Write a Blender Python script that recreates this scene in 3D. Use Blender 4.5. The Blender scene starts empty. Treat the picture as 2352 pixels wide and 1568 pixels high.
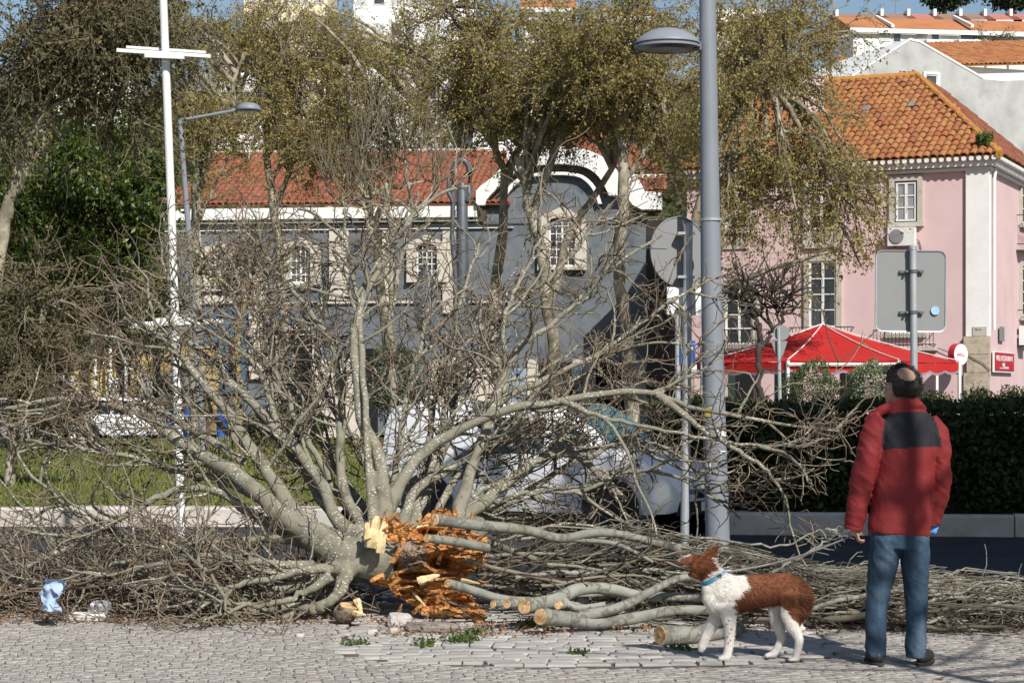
import bpy, math, random
import numpy as np
from mathutils import Vector, Matrix, noise

random.seed(7)
RNG = np.random.default_rng(11)
F = 4573.0            # focal length in working pixels (2352 wide frame)
CAMH = 1.6            # eye height
PI = math.pi
scene = bpy.context.scene
COL = scene.collection

# ------------------------------------------------------------------ camera
cam_d = bpy.data.cameras.new('camera')
cam_d.sensor_width = 36.0
cam_d.lens = 36.0 * F / 2352.0
cam_d.shift_y = 116.0 / 2352.0
cam_d.clip_start = 0.1
cam_d.clip_end = 3000
cam = bpy.data.objects.new('camera', cam_d)
cam.location = (0, 0, CAMH)
cam.rotation_euler = (PI / 2, 0, 0)
COL.objects.link(cam)
scene.camera = cam

# ------------------------------------------------------------------ sky, sun, exposure
SUN = Vector((0.36, -0.76, 0.70)).normalized()
world = bpy.data.worlds.new('World')
scene.world = world
world.use_nodes = True
wn = world.node_tree
for n in list(wn.nodes):
    wn.nodes.remove(n)
w_out = wn.nodes.new('ShaderNodeOutputWorld')
w_bg = wn.nodes.new('ShaderNodeBackground')
w_sky = wn.nodes.new('ShaderNodeTexSky')
w_sky.sky_type = 'NISHITA'
w_sky.sun_disc = False
w_sky.sun_elevation = math.asin(SUN.z)
w_sky.sun_rotation = math.atan2(SUN.x, SUN.y)
w_sky.air_density = 1.0
w_sky.dust_density = 0.6
w_bg.inputs['Strength'].default_value = 0.075
wn.links.new(w_sky.outputs[0], w_bg.inputs[0])
wn.links.new(w_bg.outputs[0], w_out.inputs[0])
sun_d = bpy.data.lights.new('sun', 'SUN')
sun_d.energy = 4.6
sun_d.angle = math.radians(0.53)
sun_d.color = (1.0, 0.955, 0.88)
sun = bpy.data.objects.new('sun', sun_d)
sun.rotation_euler = SUN.to_track_quat('Z', 'Y').to_euler()
sun.location = (20, -40, 60)
COL.objects.link(sun)
vs = scene.view_settings
vs.view_transform = 'Standard'
vs.look = 'None'
vs.exposure = 0.3
vs.gamma = 1.0
vs.use_curve_mapping = False

# ------------------------------------------------------------------ helpers
def P(u, v, Y):
    """the place at distance Y that the eye sees at working pixel (u, v)"""
    return Vector(((u - 1176.0) / F * Y, Y, CAMH + (900.0 - v) / F * Y))

def G(u, v, z=0.0):
    return P(u, v, (CAMH - z) * F / (v - 900.0))

def tag(o, label=None, cat=None, group=None, kind=None):
    if label: o['label'] = label
    if cat: o['category'] = cat
    if group: o['group'] = group
    if kind: o['kind'] = kind
    return o

def thing(name, label, cat, loc=(0, 0, 0), group=None):
    o = bpy.data.objects.new(name, None)
    o.empty_display_size = 0.2
    o.location = loc
    COL.objects.link(o)
    return tag(o, label, cat, group)

def wloc(o):
    v = Vector((0, 0, 0))
    while o is not None:
        v += o.location
        o = o.parent
    return v

def link_mesh(name, me, parent=None, loc=(0, 0, 0)):
    o = bpy.data.objects.new(name, me)
    if parent is not None:
        o.parent = parent
    o.location = loc
    COL.objects.link(o)
    return o

def mk(name, V, Fc, mat, parent=None, smooth=False, mi=None, base=None):
    """link a mesh given in world metres as one object; verts become relative to the parent / base"""
    V = np.asarray(V, dtype=np.float64).reshape(-1, 3)
    if parent is not None:
        b = np.array(wloc(parent)); loc = (0, 0, 0)
    else:
        if base is None:
            lo = V.min(0); hi = V.max(0)
            base = ((lo[0] + hi[0]) / 2, (lo[1] + hi[1]) / 2, lo[2])
        b = np.array(base); loc = tuple(base)
    V = V - b
    me = bpy.data.meshes.new(name)
    if isinstance(Fc, np.ndarray):
        n = Fc.shape[0]; k = Fc.shape[1]
        me.vertices.add(len(V)); me.vertices.foreach_set('co', V.astype(np.float32).ravel())
        me.loops.add(n * k); me.loops.foreach_set('vertex_index', Fc.astype(np.int32).ravel())
        me.polygons.add(n); me.polygons.foreach_set('loop_start', np.arange(0, n * k, k, dtype=np.int32))
        me.update(calc_edges=True)
    else:
        me.from_pydata([tuple(p) for p in V], [], Fc)
        me.update()
    for m in (mat if isinstance(mat, (list, tuple)) else [mat]):
        me.materials.append(m)
    if mi is not None:
        me.polygons.foreach_set('material_index', np.asarray(mi, dtype=np.int32))
    if smooth:
        me.polygons.foreach_set('use_smooth', np.ones(len(me.polygons), dtype=bool))
    me.update()
    return link_mesh(name, me, parent, loc)

class MB:
    """collects shapes in world metres"""
    def __init__(s):
        s.v = []; s.f = []; s.m = []
    def add(s, vs_, fs, m=0):
        b = len(s.v)
        s.v.extend([tuple(p) for p in vs_])
        s.f.extend([tuple(b + i for i in f) for f in fs])
        s.m.extend([m] * len(fs))
        return s
    def obox(s, o, ax, ay, az, m=0):
        """box from corner o along three edge vectors"""
        o = Vector(o); ax = Vector(ax); ay = Vector(ay); az = Vector(az)
        if ax.cross(ay).dot(az) < 0: ax, ay = ay, ax
        p = [o, o + ax, o + ax + ay, o + ay]
        p += [q + az for q in p]
        return s.add(p, [(3, 2, 1, 0), (4, 5, 6, 7), (0, 1, 5, 4), (1, 2, 6, 5), (2, 3, 7, 6), (3, 0, 4, 7)], m)
    def box(s, c, d, m=0, rz=0.0):
        R = Matrix.Rotation(rz, 3, 'Z')
        ax = R @ Vector((d[0], 0, 0)); ay = R @ Vector((0, d[1], 0)); az = Vector((0, 0, d[2]))
        return s.obox(Vector(c) - ax / 2 - ay / 2 - az / 2, ax, ay, az, m)
    def tube(s, path, r, n=8, cap=True, m=0):
        path = [Vector(p) for p in path]
        if not hasattr(r, '__len__'): r = [r] * len(path)
        rings = []
        d0 = (path[-1] - path[0])
        ref = Vector((0, 0, 1)) if abs(d0.normalized().z) < 0.9 else Vector((0, 1, 0))
        for i, p in enumerate(path):
            t = (path[min(i + 1, len(path) - 1)] - path[max(i - 1, 0)]).normalized()
            a = t.cross(ref)
            if a.length < 1e-4: a = t.cross(Vector((1, 0.1, 0)))
            a.normalize(); b = a.cross(t)
            rings.append([p + (a * math.cos(2 * PI * k / n) + b * math.sin(2 * PI * k / n)) * r[i] for k in range(n)])
        vs_ = [q for rg in rings for q in rg]
        fs = []
        for i in range(len(path) - 1):
            for k in range(n):
                k2 = (k + 1) % n
                fs.append((i * n + k, (i + 1) * n + k, (i + 1) * n + k2, i * n + k2))
        if cap:
            fs.append(tuple(range(n)))
            fs.append(tuple((len(path) - 1) * n + k for k in range(n - 1, -1, -1)))
        return s.add(vs_, fs, m)
    def lathe(s, prof, c, n=20, axis=None, m=0):
        """profile (r, h) turned about axis through c"""
        c = Vector(c)
        ax = Vector(axis or (0, 0, 1)).normalized()
        a = ax.orthogonal().normalized(); b = ax.cross(a)
        vs_ = []; fs = []
        for (r, h) in prof:
            for k in range(n):
                an = 2 * PI * k / n
                vs_.append(c + ax * h + (a * math.cos(an) + b * math.sin(an)) * r)
        for i in range(len(prof) - 1):
            for k in range(n):
                k2 = (k + 1) % n
                fs.append((i * n + k, i * n + k2, (i + 1) * n + k2, (i + 1) * n + k))
        if prof[0][0] > 1e-4: fs.append(tuple(range(n - 1, -1, -1)))
        if prof[-1][0] > 1e-4: fs.append(tuple((len(prof) - 1) * n + k for k in range(n)))
        return s.add(vs_, fs, m)
    def prism(s, poly, o, ux, uy, ext, m=0):
        """polygon in the (ux, uy) plane through o, extruded by ext"""
        o = Vector(o); ux = Vector(ux); uy = Vector(uy); ext = Vector(ext)
        n = len(poly)
        a = [o + ux * p[0] + uy * p[1] for p in poly]
        area = sum(poly[i][0] * poly[(i + 1) % n][1] - poly[(i + 1) % n][0] * poly[i][1] for i in range(n))
        if (ux.cross(uy).dot(ext) > 0) == (area > 0):
            pass
        else:
            a = a[::-1]
        b = [p + ext for p in a]
        fs = [tuple(range(n - 1, -1, -1)), tuple(range(n, 2 * n))]
        fs += [(i, (i + 1) % n, n + (i + 1) % n, n + i) for i in range(n)]
        return s.add(a + b, fs, m)
    def build(s, name, mat, parent=None, smooth=False, base=None):
        return mk(name, s.v, s.f, mat, parent, smooth, s.m, base)

def auto_smooth(o, ang=40):
    me = o.data
    me.polygons.foreach_set('use_smooth', np.ones(len(me.polygons), dtype=bool))
    try:
        me.set_sharp_from_angle(angle=math.radians(ang))
    except Exception:
        pass
    return o

def norm(a):
    return a / np.maximum(np.linalg.norm(a, axis=-1, keepdims=True), 1e-9)

def tubes(Pt, R, S=4):
    """many tubes at once: Pt (N,K,3), R (N,K) -> verts, quads"""
    N, K, _ = Pt.shape
    T = np.empty_like(Pt)
    T[:, 1:-1] = Pt[:, 2:] - Pt[:, :-2]
    T[:, 0] = Pt[:, 1] - Pt[:, 0]
    T[:, -1] = Pt[:, -1] - Pt[:, -2]
    T = norm(T)
    mean = norm(Pt[:, -1] - Pt[:, 0])
    ref = norm(np.cross(mean, RNG.normal(size=(N, 3))))[:, None, :]
    U = norm(np.cross(T, np.broadcast_to(ref, T.shape)))
    W = np.cross(T, U)
    an = np.arange(S) * 2 * PI / S
    ring = Pt[:, :, None, :] + R[:, :, None, None] * (np.cos(an)[None, None, :, None] * U[:, :, None, :] + np.sin(an)[None, None, :, None] * W[:, :, None, :])
    V = ring.reshape(-1, 3)
    base = (np.arange(N) * K * S)[:, None, None]
    i = np.arange(K - 1)[None, :, None] * S
    k = np.arange(S)[None, None, :]
    k2 = (k + 1) % S
    Q = np.stack([base + i + k, base + i + k2, base + i + S + k2, base + i + S + k], -1).reshape(-1, 4)
    return V, Q

def merge(parts):
    Vs, Qs, b = [], [], 0
    for V, Q in parts:
        Vs.append(V); Qs.append(Q + b); b += len(V)
    return np.concatenate(Vs), np.concatenate(Qs)

def spline(pts, n):
    """Catmull-Rom through points, n samples"""
    p = np.array(pts, dtype=float)
    q = np.vstack([2 * p[0] - p[1], p, 2 * p[-1] - p[-2]])
    t = np.linspace(0, len(p) - 1 - 1e-6, n)
    i = t.astype(int); f = (t - i)[:, None]
    a, b, c, d = q[i], q[i + 1], q[i + 2], q[i + 3]
    return 0.5 * (2 * b + (c - a) * f + (2 * a - 5 * b + 4 * c - d) * f ** 2 + (3 * b - a - 3 * c + d) * f ** 3)

def grow(o, d, L, K, wob, bias=(0, 0, 0), zmin=None):
    """crooked shoots from origins o along d: (N,K,3)"""
    N = len(o)
    out = np.empty((N, K, 3)); out[:, 0] = o
    d = norm(np.asarray(d, float)); st = (np.asarray(L) / (K - 1))[:, None]
    for k in range(1, K):
        d = norm(d + wob * RNG.normal(size=(N, 3)) + np.asarray(bias))
        nx = out[:, k - 1] + d * st
        if zmin is not None:
            low = nx[:, 2] < zmin
            nx[low, 2] = zmin + RNG.random(low.sum()) * 0.03
            d[low, 2] = np.abs(d[low, 2]) * 0.3
        out[:, k] = nx
    return out

def shoots(paths, count, tlo, thi, ang, dirbias=(0, 0, 0)):
    """pick `count` starts along paths (N,K,3): origins, directions, path index, t"""
    N, K, _ = paths.shape
    i = RNG.integers(0, N, count)
    t = tlo + (thi - tlo) * RNG.random(count)
    x = t * (K - 1); k = np.minimum(x.astype(int), K - 2); f = (x - k)[:, None]
    a = paths[i, k]; b = paths[i, k + 1]
    o = a * (1 - f) + b * f
    tg = norm(b - a)
    sd = norm(np.cross(tg, RNG.normal(size=(count, 3))))
    an = (ang[0] + (ang[1] - ang[0]) * RNG.random(count))[:, None]
    d = norm(tg * np.cos(an) + sd * np.sin(an) + np.asarray(dirbias))
    return o, d, i, t

def leaves(c, size, aspect=0.6, droop=0.0, up=0.0):
    """one bent quad per centre: verts, quads"""
    N = len(c)
    ax = RNG.normal(size=(N, 3)); ax[:, 2] -= droop; ax = norm(ax)
    nn = RNG.normal(size=(N, 3)); nn[:, 2] += up
    sd = norm(np.cross(ax, nn))
    s = (np.asarray(size) * (0.6 + 0.8 * RNG.random(N)))[:, None]
    a = ax * s; b = sd * s * aspect * 0.5
    nrm = np.cross(ax, sd) * s * 0.12
    V = np.stack([c, c + a * 0.45 + b + nrm, c + a, c + a * 0.45 - b + nrm], 1).reshape(-1, 3)
    Q = (np.arange(N) * 4)[:, None] + np.arange(4)[None, :]
    return V, Q

def chainv(secs, n=16, caps=True):
    """closed tube through sections (x, y, z, r_side, r_other) with rounded ends"""
    c = [Vector(s[:3]) for s in secs]
    ra = [s[3] for s in secs]; rb = [s[4] if len(s) > 4 else s[3] for s in secs]
    if caps:
        t0 = (c[0] - c[1]).normalized(); t1 = (c[-1] - c[-2]).normalized()
        m0 = min(ra[0], rb[0]); m1 = min(ra[-1], rb[-1])
        c = [c[0] + t0 * m0 * .75, c[0] + t0 * m0 * .5] + c + [c[-1] + t1 * m1 * .5, c[-1] + t1 * m1 * .75]
        ra = [ra[0] * .35, ra[0] * .78] + ra + [ra[-1] * .78, ra[-1] * .35]
        rb = [rb[0] * .35, rb[0] * .78] + rb + [rb[-1] * .78, rb[-1] * .35]
    V = []; Q = []
    for i, p in enumerate(c):
        t = (c[min(i + 1, len(c) - 1)] - c[max(i - 1, 0)]).normalized()
        ref = Vector((0, 1, 0)) if abs(t.y) < 0.9 else Vector((1, 0, 0))
        a = t.cross(ref).normalized(); b = t.cross(a).normalized()
        for k in range(n):
            an = 2 * PI * k / n
            V.append(p + a * math.cos(an) * ra[i] + b * math.sin(an) * rb[i])
    for i in range(len(c) - 1):
        for k in range(n):
            Q.append((i * n + k, (i + 1) * n + k, (i + 1) * n + (k + 1) % n, i * n + (k + 1) % n))
    Q.append(tuple(range(n))); Q.append(tuple((len(c) - 1) * n + k for k in range(n - 1, -1, -1)))
    return V, Q

def ball(c, r, nu=16, nv=10):
    V = []; Q = []
    for j in range(nv + 1):
        a = 0.03 + (PI - 0.06) * j / nv
        for k in range(nu):
            b = 2 * PI * k / nu
            V.append(Vector((c[0] + r[0] * math.sin(a) * math.cos(b), c[1] + r[1] * math.sin(a) * math.sin(b), c[2] + r[2] * math.cos(a))))
    for j in range(nv):
        for k in range(nu):
            Q.append((j * nu + k, (j + 1) * nu + k, (j + 1) * nu + (k + 1) % nu, j * nu + (k + 1) % nu))
    Q.append(tuple(range(nu - 1, -1, -1))); Q.append(tuple(nv * nu + k for k in range(nu)))
    return V, Q

def fuse(shapes, voxel, smooth=6):
    """one continuous skin around overlapping shapes: numpy verts, list faces"""
    V = []; Fc = []
    for v, f in shapes:
        b = len(V); V += [tuple(p) for p in v]; Fc += [tuple(b + i for i in q) for q in f]
    me = bpy.data.meshes.new('tmp'); me.from_pydata(V, [], Fc); me.update()
    o = bpy.data.objects.new('tmp', me); COL.objects.link(o)
    import bmesh
    bm = bmesh.new(); bm.from_mesh(me); bmesh.ops.recalc_face_normals(bm, faces=bm.faces); bm.to_mesh(me); bm.free()
    r = o.modifiers.new('r', 'REMESH'); r.mode = 'VOXEL'; r.voxel_size = voxel
    s = o.modifiers.new('s', 'SMOOTH'); s.factor = 0.5; s.iterations = smooth
    dg = bpy.context.evaluated_depsgraph_get()
    m2 = bpy.data.meshes.new_from_object(o.evaluated_get(dg))
    n = len(m2.vertices); A = np.empty(n * 3, np.float32); m2.vertices.foreach_get('co', A)
    N = np.empty(n * 3, np.float32); m2.vertices.foreach_get('normal', N)
    fs = [tuple(p.vertices) for p in m2.polygons]
    bpy.data.objects.remove(o); bpy.data.meshes.remove(me); bpy.data.meshes.remove(m2)
    return A.reshape(-1, 3).astype(float), N.reshape(-1, 3).astype(float), fs

# ------------------------------------------------------------------ materials
def ramp(nt, fac, cols, pos=None):
    r = nt.nodes.new('ShaderNodeValToRGB')
    el = r.color_ramp.elements
    while len(el) < len(cols): el.new(0.5)
    for i, c in enumerate(cols):
        el[i].position = pos[i] if pos else i / max(1, len(cols) - 1)
        el[i].color = (c[0], c[1], c[2], 1)
    nt.links.new(fac, r.inputs[0])
    return r.outputs[0]

def tex(nt, kind, scale, detail=5, rough=0.6, stretch=None, dist=0.0):
    tc = nt.nodes.new('ShaderNodeTexCoord')
    src = tc.outputs['Object']
    if stretch:
        mp = nt.nodes.new('ShaderNodeMapping')
        mp.inputs['Scale'].default_value = stretch
        nt.links.new(src, mp.inputs[0]); src = mp.outputs[0]
    if kind == 'noise':
        n = nt.nodes.new('ShaderNodeTexNoise')
        n.inputs['Detail'].default_value = detail
        n.inputs['Roughness'].default_value = rough
        n.inputs['Distortion'].default_value = dist
    else:
        n = nt.nodes.new('ShaderNodeTexVoronoi')
        n.inputs['Randomness'].default_value = 1.0
    n.inputs['Scale'].default_value = scale
    nt.links.new(src, n.inputs['Vector'])
    return n

def mix(nt, fac, a, b, mode='MIX'):
    m = nt.nodes.new('ShaderNodeMix')
    m.data_type = 'RGBA'; m.blend_type = mode
    for inp, val in ((m.inputs[0], fac), (m.inputs[6], a), (m.inputs[7], b)):
        if hasattr(val, 'links') or isinstance(val, bpy.types.NodeSocket): nt.links.new(val, inp)
        elif hasattr(val, '__len__'): inp.default_value = (val[0], val[1], val[2], 1)
        else: inp.default_value = val
    return m.outputs[2]

MATS = {}
def M(name, cols, scale=6.0, rough=0.75, bump=0.0, bscale=None, metal=0.0, detail=6, pos=None, spec=0.35,
      rand=0.0, island=None, stretch=None, spots=None, coat=0.0, trans=0.0, cracks=None, rrange=None, dirt=None):
    """procedural surface: noise between cols; island = colours picked per loose piece or per object;
    spots = (colour, scale, threshold)"""
    if name in MATS: return MATS[name]
    m = bpy.data.materials.new(name); m.use_nodes = True
    nt = m.node_tree
    b = nt.nodes['Principled BSDF']; out = nt.nodes['Material Output']
    if not hasattr(cols[0], '__len__'): cols = [cols]
    n = tex(nt, 'noise', scale, detail, stretch=stretch)
    if len(cols) == 1:
        c = cols[0]
        cols = [tuple(x * 0.86 for x in c), tuple(min(1, x * 1.1) for x in c)]
        pos = pos or [0.3, 0.7]
    col = ramp(nt, n.outputs['Fac'], cols, pos or [0.28 + 0.44 * i / (len(cols) - 1) for i in range(len(cols))])
    if island:
        if island[0] == 'object':
            oi = nt.nodes.new('ShaderNodeObjectInfo'); f = oi.outputs['Random']
        else:
            gi = nt.nodes.new('ShaderNodeNewGeometry'); f = gi.outputs['Random Per Island']
        ic = ramp(nt, f, island[1])
        col = mix(nt, island[2], col, ic)
    if rand:
        oi = nt.nodes.new('ShaderNodeObjectInfo')
        v = nt.nodes.new('ShaderNodeMapRange')
        v.inputs[3].default_value = 1 - rand; v.inputs[4].default_value = 1 + rand
        nt.links.new(oi.outputs['Random'], v.inputs[0])
        hs = nt.nodes.new('ShaderNodeHueSaturation')
        nt.links.new(v.outputs[0], hs.inputs['Value']); nt.links.new(col, hs.inputs['Color'])
        col = hs.outputs[0]
    if dirt:
        dn = tex(nt, 'noise', dirt[1], 8, 0.7, stretch=dirt[3] if len(dirt) > 3 else None)
        df = ramp(nt, dn.outputs['Fac'], [(0, 0, 0), (1, 1, 1)], [dirt[2], min(1, dirt[2] + 0.2)])
        col = mix(nt, df, col, dirt[0])
    if cracks:
        cn = tex(nt, 'noise', cracks[1], 8, 0.65, stretch=cracks[2] if len(cracks) > 2 else None)
        ab = nt.nodes.new('ShaderNodeMath'); ab.operation = 'SUBTRACT'; ab.inputs[1].default_value = 0.5
        nt.links.new(cn.outputs['Fac'], ab.inputs[0])
        aa = nt.nodes.new('ShaderNodeMath'); aa.operation = 'ABSOLUTE'; nt.links.new(ab.outputs[0], aa.inputs[0])
        cf = ramp(nt, aa.outputs[0], [(1, 1, 1), (0, 0, 0)], [0.0, 0.035])
        col = mix(nt, cf, col, cracks[0])
    if spots:
        sn = tex(nt, 'vor', spots[1], stretch=spots[3] if len(spots) > 3 else None)
        sf = ramp(nt, sn.outputs['Distance'], [(1, 1, 1), (0, 0, 0)], [spots[2], spots[2] + 0.06])
        if len(spots) > 4:
            sm = tex(nt, 'noise', spots[4], 3)
            sg = ramp(nt, sm.outputs['Fac'], [(0, 0, 0), (1, 1, 1)], [0.44, 0.56])
            sf = mix(nt, 1.0, sf, sg, 'MULTIPLY')
        col = mix(nt, sf, col, spots[0])
    nt.links.new(col, b.inputs['Base Color'])
    b.inputs['Roughness'].default_value = rough
    b.inputs['Metallic'].default_value = metal
    b.inputs['Specular IOR Level'].default_value = spec
    b.inputs['Coat Weight'].default_value = coat
    if rrange:
        rn = tex(nt, 'noise', rrange[2], 4)
        mr = nt.nodes.new('ShaderNodeMapRange'); mr.inputs[3].default_value = rrange[0]; mr.inputs[4].default_value = rrange[1]
        nt.links.new(rn.outputs['Fac'], mr.inputs[0]); nt.links.new(mr.outputs[0], b.inputs['Roughness'])
    if bump:
        bn = tex(nt, 'noise', bscale or scale * 4, 8, 0.65, stretch=stretch)
        bp = nt.nodes.new('ShaderNodeBump'); bp.inputs['Strength'].default_value = min(1.0, bump)
        bp.inputs['Distance'].default_value = 0.02 if bump <= 1 else 0.02 * bump
        nt.links.new(bn.outputs['Fac'], bp.inputs['Height']); nt.links.new(bp.outputs[0], b.inputs['Normal'])
    if trans:
        tr = nt.nodes.new('ShaderNodeBsdfTranslucent'); nt.links.new(col, tr.inputs[0])
        ms = nt.nodes.new('ShaderNodeMixShader'); ms.inputs[0].default_value = trans
        nt.links.new(b.outputs[0], ms.inputs[1]); nt.links.new(tr.outputs[0], ms.inputs[2])
        nt.links.new(ms.outputs[0], out.inputs[0])
    MATS[name] = m
    return m

bark = M('grey_bark', [(0.115, 0.106, 0.074), (0.24, 0.225, 0.175), (0.17, 0.16, 0.105)], 7, 0.85, 0.5, 60,
         spots=((0.60, 0.57, 0.50), 36, 0.25, (1, 1, 1.8), 3.0))
bark_clean = M('smooth_cut_bark', [(0.15, 0.15, 0.125), (0.27, 0.27, 0.235), (0.19, 0.185, 0.13)], 6, 0.8, 0.35, 50, rand=0.15,
               cracks=((0.12, 0.1, 0.08), 4.0))
twig_m = M('brown_twig', [(0.10, 0.075, 0.055), (0.24, 0.195, 0.14)], 5, 0.85,
           island=('piece', [(0.055, 0.042, 0.033), (0.145, 0.11, 0.08), (0.30, 0.255, 0.185), (0.18, 0.11, 0.07)], 0.75))
pile_m = M('dry_branch_bark', [(0.07, 0.055, 0.04), (0.17, 0.145, 0.105)], 5, 0.85, rand=0.35,
           island=('piece', [(0.05, 0.038, 0.03), (0.12, 0.1, 0.07), (0.235, 0.21, 0.16), (0.14, 0.085, 0.055)], 0.65))
wood_cut = M('fresh_cut_wood', [(0.45, 0.25, 0.11), (0.68, 0.46, 0.24), (0.74, 0.55, 0.33)], 14, 0.8, 0.3, 60, rand=0.12,
             cracks=((0.30, 0.14, 0.05), 9.0))
wood_pale = M('pale_splinter_wood', [(0.62, 0.45, 0.22), (0.80, 0.66, 0.40)], 8, 0.75, 0.5, 50, stretch=(4, 4, 0.7))
wood_rot = M('rotten_orange_wood', [(0.16, 0.055, 0.018), (0.46, 0.18, 0.05), (0.64, 0.33, 0.115), (0.36, 0.125, 0.038)], 9, 0.95, 1.0, 30,
             detail=9, cracks=((0.03, 0.012, 0.006), 6.0, (1, 1, 2.2)), pos=[0.25, 0.42, 0.58, 0.75], dirt=((0.14, 0.07, 0.035), 7.0, 0.6))
bark_old = M('brown_dead_bark', [(0.10, 0.065, 0.045), (0.34, 0.25, 0.18), (0.2, 0.14, 0.1)], 14, 0.95, 1.0, 40, detail=9,
             cracks=((0.05, 0.03, 0.02), 8))
# ================================================================== ground, roads, kerbs
asphalt = M('asphalt', [(0.035, 0.036, 0.04), (0.065, 0.065, 0.068)], 3, 0.9, 0.6, 180, spec=0.25,
            dirt=((0.09, 0.082, 0.075), 0.9, 0.56))
soil = M('soil', [(0.09, 0.075, 0.055), (0.17, 0.145, 0.11)], 2, 0.95, 0.8, 40)
grout = M('sandy_joint', [(0.085, 0.075, 0.06), (0.17, 0.15, 0.122)], 9, 0.95, 0.8, 90, dirt=((0.06, 0.085, 0.03), 1.3, 0.6))
stone_m = M('limestone_cobble', [(0.28, 0.26, 0.235), (0.41, 0.38, 0.345)], 9, 0.8, 0.45, 120, spec=0.3,
            island=('piece', [(0.27, 0.25, 0.23), (0.36, 0.335, 0.305), (0.43, 0.395, 0.36), (0.35, 0.305, 0.28)], 0.6),
            dirt=((0.30, 0.27, 0.23), 0.8, 0.58))
stone_obj = M('limestone_cobble_single', [(0.28, 0.26, 0.235), (0.41, 0.38, 0.345)], 9, 0.8, 0.45, 120, spec=0.3,
              island=('object', [(0.27, 0.25, 0.23), (0.36, 0.335, 0.305), (0.43, 0.395, 0.36), (0.35, 0.305, 0.28)], 0.6))
kerb_m = M('kerb_limestone', [(0.40, 0.37, 0.33), (0.58, 0.53, 0.49)], 4, 0.85, 0.5, 60, rand=0.1, dirt=((0.25, 0.2, 0.16), 1.6, 0.55))
sett_m = M('pale_sett', [(0.37, 0.35, 0.325), (0.48, 0.45, 0.42)], 6, 0.8, 0.45, 90, spec=0.3, island=('piece', [(0.34, 0.32, 0.30), (0.43, 0.405, 0.38), (0.51, 0.48, 0.445)], 0.6))
sett_obj = M('pale_sett_single', [(0.37, 0.35, 0.325), (0.48, 0.45, 0.42)], 6, 0.8, 0.45, 90, spec=0.3, island=('object', [(0.34, 0.32, 0.30), (0.43, 0.405, 0.38), (0.51, 0.48, 0.445)], 0.6))
grass_g = M('lawn_turf', [(0.055, 0.085, 0.018), (0.11, 0.13, 0.035), (0.17, 0.165, 0.06)], 0.5, 0.95, 0.6, 20)
grass_b = M('grass_blade', [(0.06, 0.11, 0.02), (0.13, 0.17, 0.04)], 0.4, 0.8, trans=0.3,
            island=('piece', [(0.075, 0.10, 0.02), (0.19, 0.185, 0.05), (0.34, 0.29, 0.10)], 0.6))

def sheet(name, x0, x1, y0, y1, z, mat, nx=1, ny=1, fz=None):
    xs = np.linspace(x0, x1, nx + 1); ys = np.linspace(y0, y1, ny + 1)
    X, Yg = np.meshgrid(xs, ys)
    Z = np.full_like(X, z) if fz is None else fz(X, Yg)
    V = np.stack([X, Yg, Z], -1).reshape(-1, 3)
    i = np.arange(ny)[:, None] * (nx + 1) + np.arange(nx)[None, :]
    Q = np.stack([i, i + 1, i + nx + 2, i + nx + 1], -1).reshape(-1, 4)
    return tag(mk(name, V, Q, mat, base=(0, (y0 + y1) / 2, 0)), kind='structure')

ROADZ = -0.10
sheet('ground', -900, 900, -60, 1500, -0.16, soil)
sheet('road', -60, 60, 14.9, 29.0, ROADZ, asphalt)
sheet('far_street', -60, 60, 56.0, 66.5, -0.02, asphalt)
pav = sheet('pavement', -8, 8, 6.0, 14.86, -0.014, grout)
# near kerb (mostly under the branches)
nb = MB()
def kerb_run(p0, p1, n, wid, h, z0, parent, seed):
    rr = random.Random(seed)
    p0 = Vector(p0); p1 = Vector(p1); d = (p1 - p0); L = d.length / n; d.normalize()
    nr = Vector((-d.y, d.x, 0))
    for i in range(n):
        a = p0 + d * (i * L + 0.008); ln = L - 0.016
        jz = rr.uniform(-0.006, 0.006); jd = rr.uniform(-0.008, 0.008)
        mb = MB()
        o = a + nr * jd
        c = 0.03   # worn front top edge
        poly = [(0, 0), (0, h - c), (c, h), (wid, h), (wid, 0)]
        mb.prism(poly, o + Vector((0, 0, z0 + jz)), nr, Vector((0, 0, 1)), d * ln)
        mb.build('kerb_stone', kerb_m, parent)
near_kerb = tag(thing('kerb', None, None, (0, 14.88, 0)), kind='structure')
kerb_run((-8, 14.88, 0), (8, 14.88, 0), 13, 0.16, 0.155, ROADZ - 0.05, near_kerb, 1)
far_kerb = tag(thing('kerb', None, None, (3, 23.5, 0)), kind='structure')
kerb_run((2.55, 23.75, 0), (12.6, 22.6, 0), 6, 0.22, 0.29, ROADZ - 0.03, far_kerb, 2)
island_kerb = tag(thing('kerb', None, None, (-5, 25, 0)), kind='structure')
kerb_run((-13.0, 25.35, 0), (1.05, 25.05, 0), 10, 0.40, 0.27, ROADZ - 0.03, island_kerb, 3)
kerb_run((1.05, 25.46, 0), (1.05, 56, 0), 18, 0.30, 0.27, ROADZ - 0.03, island_kerb, 4)
kerb_run((2.55, 56, 0), (2.55, 23.98, 0), 18, 0.30, 0.29, ROADZ - 0.03, far_kerb, 5)
sheet('side_street', 1.0, 2.6, 28.9, 56.2, ROADZ - 0.004, asphalt)
# lawn behind the left kerb, and the bed under the hedge
sheet('lawn', -40, 0.76, 25.3, 57.0, 0.12, grass_g, 60, 40, fz=lambda X, Y: 0.13 + 0.05 * np.sin(X * 0.7) * np.sin(Y * 0.5) + 0.004 * (Y - 25) )
tag(mk('planting_bed', [(2.83, 23.95, .10), (12.6, 22.8, .10), (40, 22.8, .10), (40, 56, .10), (2.83, 56, .10), (2.83, 23.95, -.15), (12.6, 22.8, -.15), (40, 22.8, -.15)], [(0, 1, 2, 3, 4), (5, 6, 1, 0), (6, 7, 2, 1)], soil), kind='structure')
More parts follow.
